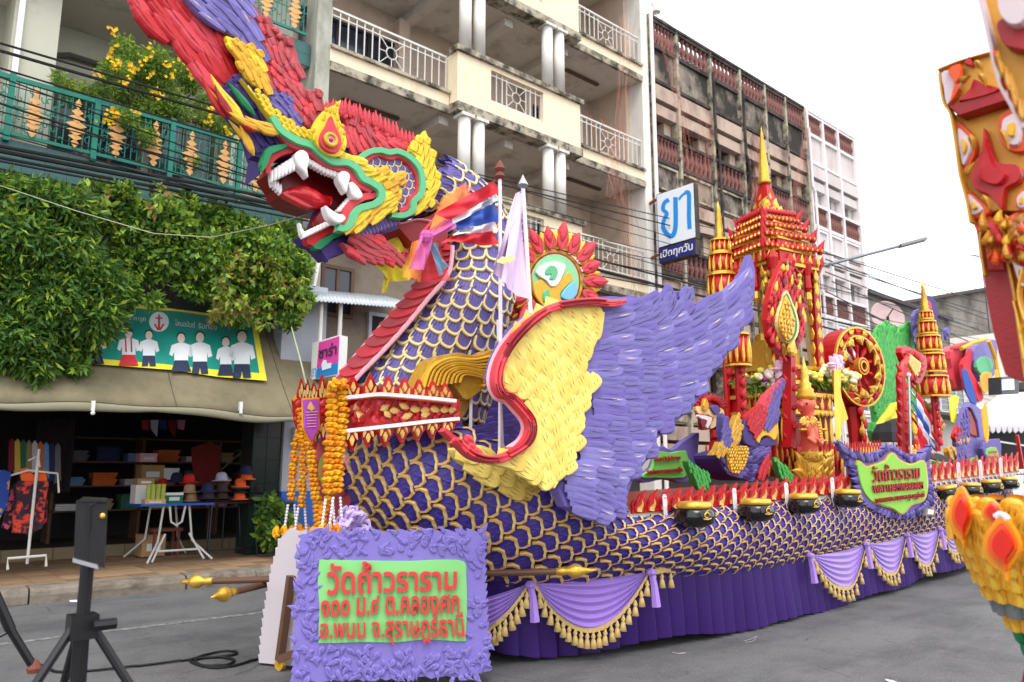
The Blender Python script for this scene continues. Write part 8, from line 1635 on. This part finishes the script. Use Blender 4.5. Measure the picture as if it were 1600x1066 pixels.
# ---- angel statue ----
def skinfig(name, J_, E_, m, parent, lvl=2):
    me = bpy.data.meshes.new(name); me.from_pydata([j[0] for j in J_], E_, []); me.materials.append(m); o = obj(name, me, parent)
    md = o.modifiers.new('skin', 'SKIN'); 
    for i, j in enumerate(J_):
        v = me.skin_vertices[0].data[i] if me.skin_vertices else None
        if v: v.radius = (j[1], j[2] if len(j) > 2 else j[1]); v.use_root = (i == 0)
    md.use_smooth_shade = True; s = o.modifiers.new('sub', 'SUBSURF'); s.levels = lvl; s.render_levels = lvl; return o
def statue(cx, feet, top, Y, lab, k=1.0):
    t = thing('angel_statue', P(cx, feet, Y), lab, 'statue'); q = lambda x, y, d=0: P(cx+(x-cx)*1.0, y, Y)+Vector((0, d, 0)); h = feet-top; Y_ = lambda f: feet-h*f; s = (P(cx, Y_(0), Y)-P(cx, Y_(1), Y)).length
    me_pts = [(q(cx+3, Y_(.18)), .085*s, .07*s), (q(cx+2, Y_(.27)), .062*s, .055*s), (q(cx+1, Y_(.36)), .075*s, .06*s), (q(cx, Y_(.455)), .092*s, .065*s), (q(cx-2, Y_(.525)), .05*s), (q(cx-3, Y_(.56)), .046*s), (q(cx-6, Y_(.625)), .088*s, .092*s), (q(cx-5, Y_(.675)), .07*s),
              (q(cx-12, Y_(.46), -.07*s), .038*s), (q(cx-13, Y_(.34), -.10*s), .032*s), (q(cx-20, Y_(.31), -.15*s), .022*s), (q(cx-25, Y_(.36), -.12*s), .016*s), (q(cx+14, Y_(.46), .04*s), .038*s), (q(cx+14, Y_(.34), -.02*s), .032*s), (q(cx-6, Y_(.30), -.13*s), .022*s), (q(cx-18, Y_(.35), -.15*s), .016*s)]
    skinfig('body', me_pts, [(0, 1), (1, 2), (2, 3), (3, 4), (4, 5), (5, 6), (6, 7), (3, 8), (8, 9), (9, 10), (10, 11), (3, 12), (12, 13), (13, 14), (14, 15)], M_['coralm'], t)
    nb = MB(); nb.smooth = True; nb.ball(q(cx-15, Y_(.622), -.02*s), .014*s, 8, 1.3).build('nose', M_['coralm'], t)
    MB().ball(q(cx-12.5, Y_(.635), -.05*s), .010*s, 6).build('eye', M_['black'], t); plate('eyebrow', [(cx-15, Y_(.662)), (cx-10, Y_(.668)), (cx-9, Y_(.662)), (cx-14, Y_(.655))], Y-.06*s, .012, M_['black'], t, 0, .1)
    plate('mouth', [(cx-16, Y_(.585)), (cx-12, Y_(.59)), (cx-12, Y_(.578)), (cx-15, Y_(.576))], Y-.05*s, .015, M_['dred'], t, 0, .1); MB().ball(q(cx+1, Y_(.60), -.06*s), .02*s, 6).build('ear', M_['goldm'], t)
    mb = MB(); mb.smooth = True; mb.lathe([(.07*s, -.03*s), (.078*s, .0), (.062*s, .03*s), (.066*s, .05*s), (.045*s, .07*s), (.05*s, .1*s), (.03*s, .12*s), (.034*s, .16*s), (.026*s, .18*s), (.03*s, .22*s), (.016*s, .25*s), (.004*s, .33*s)], q(cx-5, Y_(.70)), 14); mb.build('crown', M_['gold'], t)
    lay(gflame, 'crown_wing', t, (cx+2, Y_(.62)), (cx+10, Y_(.74)), 8, Y-.03, .04, 0, 0); lay(gflame, 'hair_drop', t, (cx+3, Y_(.66)), (cx+7, Y_(.55)), 7, Y-.03, .04, 0, 0)
    for i in range(11): an = i*.57; lay(gflame, 'collar_leaf', t, (cx-1+8*math.cos(an), Y_(.51)+2*math.sin(an)), (cx-1+15*math.cos(an), Y_(.475)+6*math.sin(an)), 6, Y-.12*s, .02, 0, -.01)
    for f in (.225, .19): mb = MB(); mb.smooth = True; mb.lathe([(.085*s, -.015*s), (.1*s, 0), (.085*s, .015*s)], q(cx+3, Y_(f)), 14); mb.build('belt', M_['gold'], t)
    sk = MB(); sk.smooth = True; sk.lathe([(.15*s, -.2*s), (.165*s, -.15*s), (.13*s, -.1*s), (.14*s, -.05*s), (.09*s, 0)], q(cx+4, Y_(.2)), 16); g = sk.build('gilded_skirt', M_['gold'], t)
    for i in range(30): an = -math.pi*random.random(); z = random.uniform(-.2, -.02)*s; r_ = .145*s; c, s_ = math.cos(an), math.sin(an); b0 = q(cx+4, Y_(.2)); obj('skirt_leaf', gflame, g, Matrix(((c*.04, -c*.03, -s_*.07*s, b0.x+c*r_), (s_*.04, -s_*.03, c*.07*s, b0.y+s_*r_), (.08*s, 0, 0, b0.z+z), (0, 0, 0, 1))))
    for s_ in (-1, 1): lay(gflame, 'side_flame', t, (cx+3+s_*12, Y_(.02)), (cx+3+s_*29, Y_(.12)), 14, Y-.02, .05, 0, 0, s_ < 0); lay(gflame, 'side_flame', t, (cx+3+s_*14, Y_(.1)), (cx+3+s_*24, Y_(.26)), 11, Y-.02, .05, 0, 0, s_ < 0)
    for k in range(8): MB().ball(q(cx-9+k*.6, Y_(.47-.022*k), -.13*s), .014*s, 6).build('necklace_bead', M_['gold'], t)
    for dx, f in ((14, .42), (-13, .42), (14, .33)): mb = MB(); mb.lathe([(.04*s, -.01*s), (.046*s, 0), (.04*s, .01*s)], q(cx+dx, Y_(f), -.03*s), 10); mb.build('arm_band', M_['gold'], t)
    return t
statue(1264, 752, 562, 5.35, 'coral skinned angel statue with gold crown and skirt, hands joined, facing left'); statue(1433, 765, 640, 5.9, 'second coral and gold angel statue half hidden by the Thai flag near the stern')
# ================= STERN CLUTTER =================
def simple(name, lab, cat, parts, loc, group=None):
    t = thing(name, loc, lab, cat, group)
    for nm, pts, Y, th, m, sm in parts: plate(nm, pts, Y, th, M_[m] if m in M_ else MATS[m], t, sm, .4)
    return t
RP = thing('red_leafy_post', P(1411, 740, 5.3), 'tall red post with leaf teeth and curled top carrying a gold diamond panel', 'post')
MB().tube([P(1412, 742, 5.3), P(1410, 640, 5.3), P(1407, 590, 5.3), P(1410, 570, 5.3), P(1418, 560, 5.3)], [.09, .085, .08, .06, .04], 8).build('post', M_['lred'], RP)
for k in range(18): y = 575+k*9; s = 1 if k % 2 else -1; lay(rflame, 'post_leaf', RP, (1410+s*3, y+4), (1410+s*11, y-3), 6, 5.25, .04, 0, 0, s > 0)
plate('diamond_frame', Q((330, 730), (350, 680), (400, 690), (470, 730), (520, 760), (530, 830), (500, 930), (460, 975), (420, 930), (380, 850)), 5.5, .1, M_['lred'], RP, 2); plate('diamond_border', Q((365, 790), (400, 740), (490, 815), (470, 900), (440, 925), (400, 850)), 5.45, .05, M_['goldp'], RP); dg = Q((375, 790), (405, 752), (480, 818), (462, 892), (440, 908), (405, 845)); o = plate('diamond_gold', dg, 5.43, .04, M_['gold'], RP)
for k in range(14): a = 2*math.pi*k/14; lay(fm['leaf']['red'], 'frame_petal', RP, (1427+9*math.cos(a), 570+13*math.sin(a)), (1427+17*math.cos(a), 571+25*math.sin(a)), 7, 5.47, .03, 0, 0)
TF = thing('national_flag', P(1421, 720, 5.0), 'Thai flag drooping on a silver pole right of the lime green shield sign', 'flag'); MB().tube([P(1424, 735, 4.9), P(1420, 588, 4.9)], .018, 8).build('pole', M_['steel'], TF); MB().ball(P(1420, 586, 4.9), .035, 8).build('knob', M_['petw'], TF)
fx = [(1421, 592), (1421, 604), (1422, 616), (1423, 641), (1424, 655), (1425, 668)]; gx = [(1440, 625), (1452, 655), (1464, 690), (1463, 698), (1455, 690), (1450, 700)]
aa = [(1422, 590), (1424, 602), (1425, 612), (1430, 640), (1434, 655), (1442, 668)]; bb = [(1436, 606), (1450, 672), (1463, 694), (1462, 702), (1460, 712), (1445, 712)]
TL = [(1422, 589), (1422, 600), (1422, 614), (1423, 632), (1425, 645), (1427, 658)]; BR = [(1466, 688), (1464, 693), (1462, 699), (1460, 708), (1457, 716), (1450, 724)]
for i in range(5): cloth('stripe', (TL[i], BR[i], BR[i+1], TL[i+1]), 4.95, M_[cmap[i]], TF, 16, 5, .035, 1)
UM = thing('dark_umbrella', P(1393, 700, 6.0), 'folded out dark grey umbrella beside the red post', 'umbrella'); mb = MB(); c = P(1396, 690, 6.1); mb.smooth = False; mb.lathe([(.36, 0), (.34, .16), (.24, .34), (.1, .46), (.01, .5)], c, 9); mb.build('canopy', mat('umbrella_grey', (62, 62, 68), .7, .1), UM); MB().tube([c+Vector((0, 0, .5)), c+Vector((0, 0, -.3))], .012, 6).build('shaft', M_['steel'], UM)
YC2 = thing('yellow_cloth', P(1385, 650, 6), 'loose yellow cloth draped left of the red post', 'cloth'); cloth('cloth', ((1390, 632), (1408, 625), (1406, 652), (1370, 663)), 5.7, M_['fyel'], YC2, 10, 6, .03)
# red fringe row + low red wall behind the shield sign
RW = thing('red_leaf_fence', P(1340, 700, 5.6), 'row of upright red and gold leaves between pavilion and shield sign', 'ornament'); plate('rail', [(1283, 712), (1377, 704), (1377, 740), (1283, 745)], 5.6, .1, M_['lred2'], RW)
for k in range(22): x = 1284+k*4.3; lay(fm['leaf']['lred'], 'red_leaf', RW, (x, 722-k*.3), (x, 694-k*.3), 5, 5.58, .03, 0, 0); lay(fm['leaf']['goldm'], 'gold_leaf', RW, (x, 720-k*.3), (x, 703-k*.3), 2, 5.55, .02, 0, 0)
# pink shell arch, lavender arch and second bird near the stern
AR = thing('pink_shell_arch', P(1510, 640, 7), 'pink domed arch with red edge, lavender front and green oval at the stern', 'ornament')
for nm, pts, Y, th, m in (('dome', ((705, 720), (780, 700), (860, 680), (980, 640), (900, 740), (860, 820), (840, 1000), (740, 1000), (720, 850)), 7.2, .8, 'pink'), ('edge', ((800, 660), (970, 628), (990, 645), (820, 690), (760, 700)), 7.1, .2, 'red'), ('front', ((880, 720), (920, 660), (980, 640), (1050, 640), (1060, 760), (1040, 900), (960, 950), (900, 860)), 6.9, .2, 'purp2'), ('oval', ((905, 810), (940, 765), (1000, 770), (1030, 820), (1010, 880), (950, 900), (915, 870)), 6.85, .08, 'mint'), ('red_edge', ((800, 820), (840, 760), (870, 700), (880, 740), (860, 840), (880, 920), (940, 1000), (880, 1060), (830, 1000)), 6.95, .1, 'fred')): plate(nm, Q(*pts), Y, th, M_[m], AR, 2)
LA = thing('lavender_arch', P(1535, 730, 6), 'lavender arch with a red brown opening right of the second bird', 'ornament'); plate('arch', N_((1080, 240), (1120, 200), (1180, 240), (1200, 400), (1225, 560), (1215, 680), (1070, 680), (1060, 500), (1090, 440)), 6.3, .15, M_['purp2'], LA, 2); plate('opening', N_((1090, 250), (1115, 270), (1140, 340), (1150, 430), (1120, 430), (1085, 400)), 6.25, .06, mat('brown_red', (176, 80, 70), .6), LA, 2); plate('dark_rim', N_((1088, 240), (1110, 250), (1145, 330), (1160, 440), (1150, 440), (1135, 340), (1105, 270)), 6.22, .05, M_['deepp'], LA)
for k in range(6): MB().tube([P(1512+k, 690+k*8, 6.24), P(1545, 688+k*8, 6.24)], .006, 4).build('plank_joint', M_['purp3'], LA)
B2 = thing('bird_figure', P(1500, 730, 5.6), 'second small bird figure near the stern with red chest, yellow beak and violet wing', 'figure')
for c, pts in (('deepp', ((930, 640), (1000, 640), (1050, 600), (1060, 560), (1070, 640), (1020, 680), (950, 680))), ('purp3', ((1060, 240), (1085, 280), (1080, 420), (1050, 500), (1010, 560), (1000, 480), (1010, 400), (1030, 320))), ('red', ((1000, 400), (1030, 350), (1050, 420), (1040, 470), (1010, 470), (990, 440))), ('yelo', ((1020, 440), (1050, 450), (1090, 430), (1085, 470), (1050, 490), (1015, 500))), ('purp', ((1010, 500), (1060, 510), (1060, 600), (1030, 650), (990, 600))), ('gold', ((945, 510), (1000, 510), (1000, 560), (975, 600), (950, 570))), ('red', ((1055, 600), (1065, 560), (1072, 640), (1050, 670)))): o = plate('plume', N_(*pts), 5.65-random.uniform(0, .03), .08, M_[c], B2, 2, .3); pp = N_(*pts); field([fm['feather'][c]], 'plume_feather', o, catmull(pp, 2, True), flow([(pp[0][0], pp[0][1], 250)]), (8, 5), 14, 5, 5.62, .02, .01)
GW = thing('grey_awning_cloth', P(1465, 715, 5.5), 'dark grey cloth strip stretched right of the shield sign', 'cloth'); plate('cloth', N_((825, 560), (870, 545), (940, 570), (1000, 600), (920, 605), (830, 585)), 5.4, .03, MATS['umbrella_grey'], GW, 2)
DR = thing('small_dragon_head', P(1478, 650, 5.9), 'tiny gold and red dragon head behind the stern flag', 'figure')
for c, pts, d in (('gold', ((800, 200), (850, 260), (900, 310), (915, 360), (880, 420), (850, 380), (820, 300)), 0), ('lred', ((820, 260), (870, 320), (900, 370), (880, 400), (840, 340)), .03), ('tooth', ((860, 350), (890, 380), (880, 410), (850, 400)), .05)): plate('face_layer', N_(*pts), 5.9-d, .06, M_[c], DR, 2, .3)
for k in range(9): lay(fm['flame'][('gold', 'red', 'goldm')[k % 3]], 'head_flame', DR, N_((820+k*9, 240+k*18))[0], N_((850+k*9, 215+k*16))[0], 7, 5.86, .03, 0, 0)
for i, (pts, m, lab) in enumerate([(((1075, 0), (1100, 0), (1170, 130), (1180, 180), (1150, 210), (1120, 120)), 'fred', 'red banner strip hanging near the stern arch'), (((1040, 0), (1075, 0), (1140, 200), (1100, 210), (1060, 120)), 'fblue', 'blue violet banner strip hanging near the stern arch'), (((1170, 20), (1235, 10), (1230, 110), (1190, 150), (1165, 90)), 'yelo', 'yellow shirt shape hung at the stern'), (((960, 180), (1020, 170), (1000, 260), (1005, 340), (970, 340)), 'fyel', 'light yellow pennant below the lantern drums'), (((850, 190), (890, 200), (885, 260), (850, 250)), 'purp', 'lilac pennant left of the lantern post'), (((1170, 240), (1200, 220), (1220, 420), (1200, 480), (1180, 380)), 'mari', 'orange garland strip down the lavender arch'), (((1260, 0), (1285, 0), (1285, 100), (1268, 110)), 'mari', 'orange garland end under the foreground float'), (((1140, 220), (1185, 200), (1175, 250), (1150, 250)), 'fwhite', 'white knot on the stern flag pole')]):
    tag(plate('pennant', N_(*pts), 5.9-.05*i, .02, M_[m], None, 2, .3), lab, 'pennant')
for i, (p0, p1, p2, lab) in enumerate([((1502, 545), (1520, 536), (1538, 531), 'orange garland rope along the top of the pink arch'), ((1545, 533), (1555, 560), (1562, 600), 'orange garland rope hanging down the right of the lavender front')]): tag(MB().tube([P(*p0, 6.7), P(*p1, 6.7), P(*p2, 6.7)], .05, 8).build('garland', M_['mari']), lab, 'garland')
OV = thing('double_disc', P(1450, 500, 6.6), 'dark edged pair of coral discs behind the right lantern spire', 'ornament'); plate('edge', Q((505, 380), (520, 320), (545, 300), (590, 330), (610, 420), (600, 520), (560, 560), (520, 530), (510, 450)), 6.5, .06, M_['deepp'], OV, 3)
for (cx, cy, rx, ry) in ((538, 388, 28, 50), (538, 500, 24, 42)): plate('disc', [Q((cx+rx*math.cos(a), cy+ry*math.sin(a)))[0] for a in np.linspace(0, 6, 14)], 6.45, .05, M_['pink'], OV)
LVp = thing('lavender_plume', P(1435, 540, 6.9), 'lavender blue feather plume rising behind the diamond panel', 'ornament')
for pts in (((420, 455), (470, 400), (490, 480), (480, 600), (470, 720), (440, 640)), ((480, 440), (520, 560), (545, 640), (500, 600), (485, 520)), ((665, 560), (690, 540), (700, 600), (680, 640))): o = plate('plume', Q(*pts), 6.8, .06, M_['purp'], LVp, 2); pp = Q(*pts); field([fm['feather']['purp']], 'plume_feather', o, pp, flow([(pp[0][0], pp[0][1], 285)]), (8, 5), 14, 5, 6.78, .02, .01)
WG = thing('white_plastic_drape', P(1590, 760, 4.9), 'white and grey plastic drape at the stern above the orange petals', 'drape'); cloth('cloth', N_((1380, 700), (1440, 690), (1470, 860), (1400, 850)), 4.6, M_['fwhite'], WG, 12, 8, .06); cloth('cloth', N_((1300, 560), (1330, 580), (1390, 700), (1340, 700)), 5.0, mat('beige_net', (206, 196, 170), .8), WG, 6, 8, .03)
# market tent and dark stall far right
TT = thing('market_tent', P(1580, 700, 9.0), 'white tent roof with scalloped valance over a dark stall at the far right', 'tent'); tY = 8.5
plate('roof', N_((1215, 230), (1300, 160), (1440, 140), (1560, 140), (1560, 365), (1225, 365)), tY, .1, mat('tent_white', (236, 240, 244), .6, .02), TT); vs_ = []
for k in range(9): x = 1225+k*38; vs_ += [(x, 370), (x+8, 405), (x+19, 415), (x+30, 405)]
plate('valance', N_((1225, 362), (1560, 362), (1560, 415), *vs_[::-1]), tY-.05, .02, mat('valance', (206, 200, 204), .7, .05), TT)
plate('stall_back', N_((1200, 400), (1560, 400), (1560, 720), (1330, 720), (1290, 600), (1200, 500)), tY+.6, .1, mat('stall_dark', (22, 24, 24), .9, .2, 3), TT)
MB().bar(P(1589, 680, tY-.2), P(1600, 742, tY-.2), .09).build('red_post', M_['lred'], TT); MB().bar(P(1560, 690, tY-.1), P(1610, 698, tY-.1), .05).bar(P(1570, 742, tY-.1), P(1640, 740, tY-.1), .08).build('white_frame', M_['railw'], TT)
FLt = thing('flood_light', P(1575, 610, 3.0), 'black flood light with white lens hanging below the foreground float', 'lamp'); plate('housing', N_((1298, 40), (1420, 30), (1418, 150), (1302, 155)), 2.6, .12, M_['black'], FLt, 0, .8); plate('lens', N_((1322, 55), (1385, 50), (1390, 125), (1325, 128)), 2.57, .03, M_['swhite'], FLt, 0, .5); MB().tube([P(1580, 590, 2.66), P(1582, 560, 2.66)], .03, 6).build('bracket', M_['black'], FLt)
MB()
# ================= FOREGROUND FLOAT AT THE RIGHT =================
FG = thing('foreground_float', (3.9, 1.0, 0), 'towering gold and red carved float cut off by the right edge of the picture', 'parade float')
X0 = 3.6
def xp(name, pts, X, th, m, sm=0, par=None, bev=1.2): return plate(name, pts, ('X', X), th, M_[m] if m in M_ else MATS[m], par or FG, sm, bev)
zG = zm(1440, 0, 2.5375)
mat('fog_white', (214, 196, 200), .6, .15, 5)
# upper panel, soffit, lower panel (ochre with red drop and white shell fans)
p_up = xp('upper_panel', zG((62, 275), (150, 240), (270, 205), (420, 190), (420, 360), (320, 358), (105, 425)), X0-.02, .35, 'ogold'); xp('ledge', zG((105, 420), (320, 358), (420, 340), (420, 420), (330, 400), (150, 458)), X0-.05, .4, 'dred')
p_lo = xp('lower_panel', zG((120, 455), (290, 430), (420, 400), (420, 840), (300, 835), (190, 880), (165, 720), (145, 600)), X0+.03, .35, 'ogold')
xp('red_drop', zG((245, 505), (270, 570), (300, 640), (370, 650), (395, 680), (380, 720), (330, 750), (320, 830), (290, 800), (260, 770), (210, 750), (190, 700), (200, 650), (235, 600)), X0-.02, .05, 'lred', 3, p_lo); xp('red_drop_core', zG((245, 540), (262, 600), (285, 660), (330, 690), (300, 730), (250, 720), (222, 690), (235, 630)), X0-.05, .04, 'red', 3, p_lo)
for pts in (((130, 480), (170, 500), (205, 540), (215, 590), (200, 640), (165, 690), (140, 600)), ((300, 480), (330, 440), (420, 420), (420, 580), (360, 600), (310, 560)), ((175, 750), (230, 790), (270, 840), (200, 870), (185, 820)), ((370, 780), (420, 740), (420, 830), (380, 830))): xp('red_fan', zG(*pts), X0-.01, .04, 'org', 3, p_lo); c = np.mean(pts, 0); xp('white_fan', zG(*[(c[0]+(a-c[0])*.62-6, c[1]+(b-c[1])*.7) for a, b in pts]), X0-.03, .03, 'fog_white', 3, p_lo); xp('yellow_heart', zG(*[(c[0]+(a-c[0])*.25-8, c[1]+(b-c[1])*.3) for a, b in pts]), X0-.05, .03, 'yelo', 3, p_lo)
xp('white_corner', zG((75, 290), (110, 275), (150, 300), (140, 350), (100, 420), (85, 350)), X0-.05, .04, 'fog_white', 2, p_up); xp('red_edge', zG((100, 275), (150, 250), (155, 300), (135, 330), (150, 350), (110, 410), (125, 340), (120, 310)), X0-.07, .03, 'org', 2, p_up); xp('red_dome', zG((145, 400), (190, 350), (205, 310), (245, 330), (310, 350), (250, 380)), X0-.06, .05, 'lred', 2, p_up); xp('red_tip', zG((165, 250), (185, 222), (205, 245), (200, 262)), X0-.05, .05, 'lred', 0, p_up)
band('gilt_edge', zG((68, 290), (84, 400), (112, 450), (132, 560), (150, 690), (176, 790), (192, 880)), 5, ('X', X0-.05), .06, M_['ogold'], FG); band('gilt_edge', zG((62, 275), (150, 240), (270, 205)), 3, ('X', X0-.05), .06, M_['ogold'], FG)
for (a, b) in (((160, 330), (190, 300)), ((220, 250), (250, 280)), ((235, 300), (265, 340)), ((180, 700), (215, 640)), ((200, 540), (215, 600)), ((320, 520), (355, 590)), ((250, 780), (280, 830))): lay(fm['flame']['ogold'], 'gold_scroll', FG, zG(a)[0], zG(b)[0], 9, ('X', X0-.09), .04, 0, 0)
# pink and flame cluster under the panel, then the long dark red fin
cl2 = zG((195, 860), (260, 850), (300, 870), (420, 830), (420, 1070), (240, 1070), (225, 1000), (215, 920)); xp('flame_cluster', cl2, X0+.02, .25, 'org'); xp('pink_block', zG((232, 900), (280, 880), (300, 950), (320, 1000), (330, 1070), (240, 1070), (235, 980)), X0-.03, .06, 'pink'); 
for k in range(34): x = random.uniform(250, 400); y = random.uniform(890, 1060); lay(fm['flame'][random.choice(('ogold', 'org', 'ogold', 'yelo', 'lred'))], 'cluster_flame', FG, zG((x, y))[0], zG((x+random.uniform(-25, 25), y-random.uniform(35, 75)))[0], random.uniform(7, 12), ('X', X0-.05-random.random()*.08), .05, 0, 0, k % 2 == 0)
fin = [(1527, 360), (1545, 350), (1566, 352), (1580, 400), (1588, 470), (1598, 560), (1600, 600), (1640, 612), (1640, 640), (1600, 600), (1583, 592), (1568, 590), (1560, 560), (1550, 520), (1543, 480), (1535, 430)]
fin = [(1527, 360), (1545, 350), (1575, 352), (1640, 360), (1640, 600), (1600, 598), (1583, 592), (1570, 586), (1560, 555), (1550, 515), (1543, 478), (1535, 430)]
fo_ = xp('hanging_fin', fin, X0-.0, .3, 'dred'); 
for i, path in enumerate((((1562, 352), (1572, 400), (1584, 460), (1592, 520), (1602, 590)), ((1575, 352), (1580, 390), (1590, 430), (1602, 445)), ((1588, 350), (1588, 380), (1596, 400), (1606, 400)), ((1583, 470), (1590, 500), (1600, 560)), ((1540, 352), (1530, 372), (1538, 430)), ((1596, 420), (1590, 460), (1600, 500)))): band('gold_rib', path, 6-i*.4, ('X', X0-.06-.01*i), .05, M_['ogold' if i % 2 == 0 else 'gold'], FG, 6)
xp('orange_patch', [(1592, 486), (1640, 484), (1640, 520), (1596, 512)], X0-.05, .05, 'mari', 0)
xp('white_tuft', [(1580, 408), (1588, 414), (1596, 416), (1592, 426), (1596, 446), (1590, 440), (1586, 424)], X0-.1, .03, 'fog_white', 2)
# near overhang at the top right with silver edge and red drop
X1 = 2.6; xp('overhang', [(1530, -60), (1640, -60), (1640, 210), (1598, 200), (1575, 150), (1558, 90), (1543, 40)], X1, .3, 'ogold'); band('silver_edge', [(1525, -20), (1538, 30), (1548, 75), (1562, 130), (1580, 165), (1598, 200)], 8, ('X', X1-.05), .3, MATS['fog_white'], FG); xp('red_drop', [(1556, 40), (1575, 25), (1640, 20), (1640, 90), (1600, 78), (1570, 70)], X1-.06, .08, 'dred', 3); xp('white_disc', [(1558, -10), (1575, -20), (1600, -10), (1600, 30), (1580, 38), (1562, 22)], X1-.1, .06, 'fog_white', 3)
for k in range(16): x = 1560+k*3.5; y = 95+k*7+random.uniform(-10, 10); lay(fm['flame']['ogold' if k % 3 else 'org'], 'cluster_flame', FG, (x+5, y+20), (x-5, y-18), 7, ('X', X1-.08-.02*(k % 3)), .04, 0, 0, k % 2 == 0)
MB().box(3.9, -.6, 0, 4.6, -.2, 6).build('inner_post', M_['dred'], FG)
# ---- petal vase at the bottom right ----
PV = thing('petal_vase', (4.35, 1.0, 0), 'large orange yellow petalled vase with glowing red centres at the bottom right corner', 'vase')
vc = P(1655, 900, 1.02); vc = Vector((vc.x, vc.y, 0)); PV.location = vc
zv = lambda y: P(1655, y, vc.y).z
prof = [(.10, zv(1140)), (.13, zv(1080)), (.15, zv(1030)), (.18, zv(985)), (.25, zv(940)), (.31, zv(890)), (.34, zv(845)), (.34, zv(822))]
mb = MB(); mb.smooth = True; mb.lathe(prof[:4], vc, 20); mb.build('stem', M_['green'], PV); mb = MB(); mb.smooth = True; mb.lathe(prof[3:], vc, 20); mb.build('cup', M_['yelo'], PV)
pet = piece_mesh('petal', 'scallop', mat('petal_amber', (232, 160, 30), .5, .2, 6, .2, 40, rgb2=(240, 196, 70), mix=(.45, .6), mscale=3)); pet2 = piece_mesh('petal', 'leaf', mat('petal_orange', (236, 120, 30), .5, .2, 6, .2, 40, rgb2=(210, 30, 20), mix=(.46, .58), mscale=2.5)); pgr = piece_mesh('petal', 'scallop', mat('petal_grey', (120, 124, 124), .6, .1))
for j, (y, r, n, L, Wd, me) in enumerate(((1010, .16, 12, .10, .06, fm['leaf']['green']), (985, .19, 13, .10, .07, fm['leaf']['green']), (958, .22, 16, .11, .08, pet), (932, .27, 18, .11, .09, pgr), (908, .31, 20, .12, .09, pet), (884, .345, 21, .12, .1, pet), (860, .37, 22, .12, .105, pet), (836, .40, 23, .13, .11, pet), (812, .415, 24, .13, .11, pet), (790, .41, 24, .12, .11, pet))):
    r *= .83; y += 24
    for k in range(n):
        a = 2*math.pi*(k+.5*(j % 2))/n; c, s = math.cos(a), math.sin(a); t = .35; M = Matrix(((c*t*L, -c*.03, -s*Wd, vc.x+c*r), (s*t*L, -s*.03, c*Wd, vc.y+s*r), (L, 0, 0, zv(y)-.02), (0, 0, 0, 1))); obj('petal', me, PV, M)
def sunflower(cx, cy, rx, ry, S, lab=None):
    plate('petal_back', [(cx+rx*(1.25+.25*math.cos(7*a))*math.cos(a)*.8, cy+ry*(1.25+.25*math.cos(7*a))*math.sin(a)*.85) for a in np.linspace(0, 6.1, 28)], S, .05, MATS['petal_orange_'] if 'petal_orange_' in MATS else mat('petal_orange_', (240, 130, 30), .5, .15, 8), PV, 0)
rg = mat('glow_red', (216, 30, 14), .45, .15, 6)
for (cx, cy, w, h, S) in ((1500, 808, 15, 36, ('X', 3.6)), (1564, 856, 24, 38, ('X', 3.45)), (1548, 803, 13, 16, ('X', 3.5))):
    o_ = mat('petal_outer', (240, 150, 28), .5, .2, 6); 
    for dx, dy, k, m, d in ((0, 0, 1.35, o_, 0), (0, -2, 1.0, mat('petal_mid', (236, 96, 24), .5, .15, 8), .025), (1, -3, .72, rg, .05)):
        plate('flame_petal', [(cx+dx+w*k*x, cy+dy+h*k*y) for x, y in ((0, -1.0), (.45, -.75), (.85, -.3), (.95, .1), (.6, .5), (.35, .7), (.3, 1.05), (0, .75), (-.5, .55), (-.9, .15), (-.85, -.35), (-.5, -.7))], (S[0], S[1]-d), .03, m, PV, 2)
for k in range(6): lay(pet, 'petal', PV, (1489+k*5, 842-k*8), (1484+k*9, 792-k*3), 13, ('X', 3.64), .03, 0, 0)
plate('dark_opening', [(1520, 782), (1562, 780), (1580, 786), (1520, 788)], ('X', 3.75), .02, M_['black'], PV); MB().tube([P(1555, 808, ('X', 3.4)), P(1562, 803, ('X', 3.4)), P(1570, 806, ('X', 3.4)), P(1575, 812, ('X', 3.4))], .012, 6).build('white_wire', M_['petw'], PV)
xp('vase_foot', [(1596, 1060), (1605, 1020), (1640, 1010), (1640, 1090), (1592, 1090)], 3.9, .1, 'dred', 0, PV)
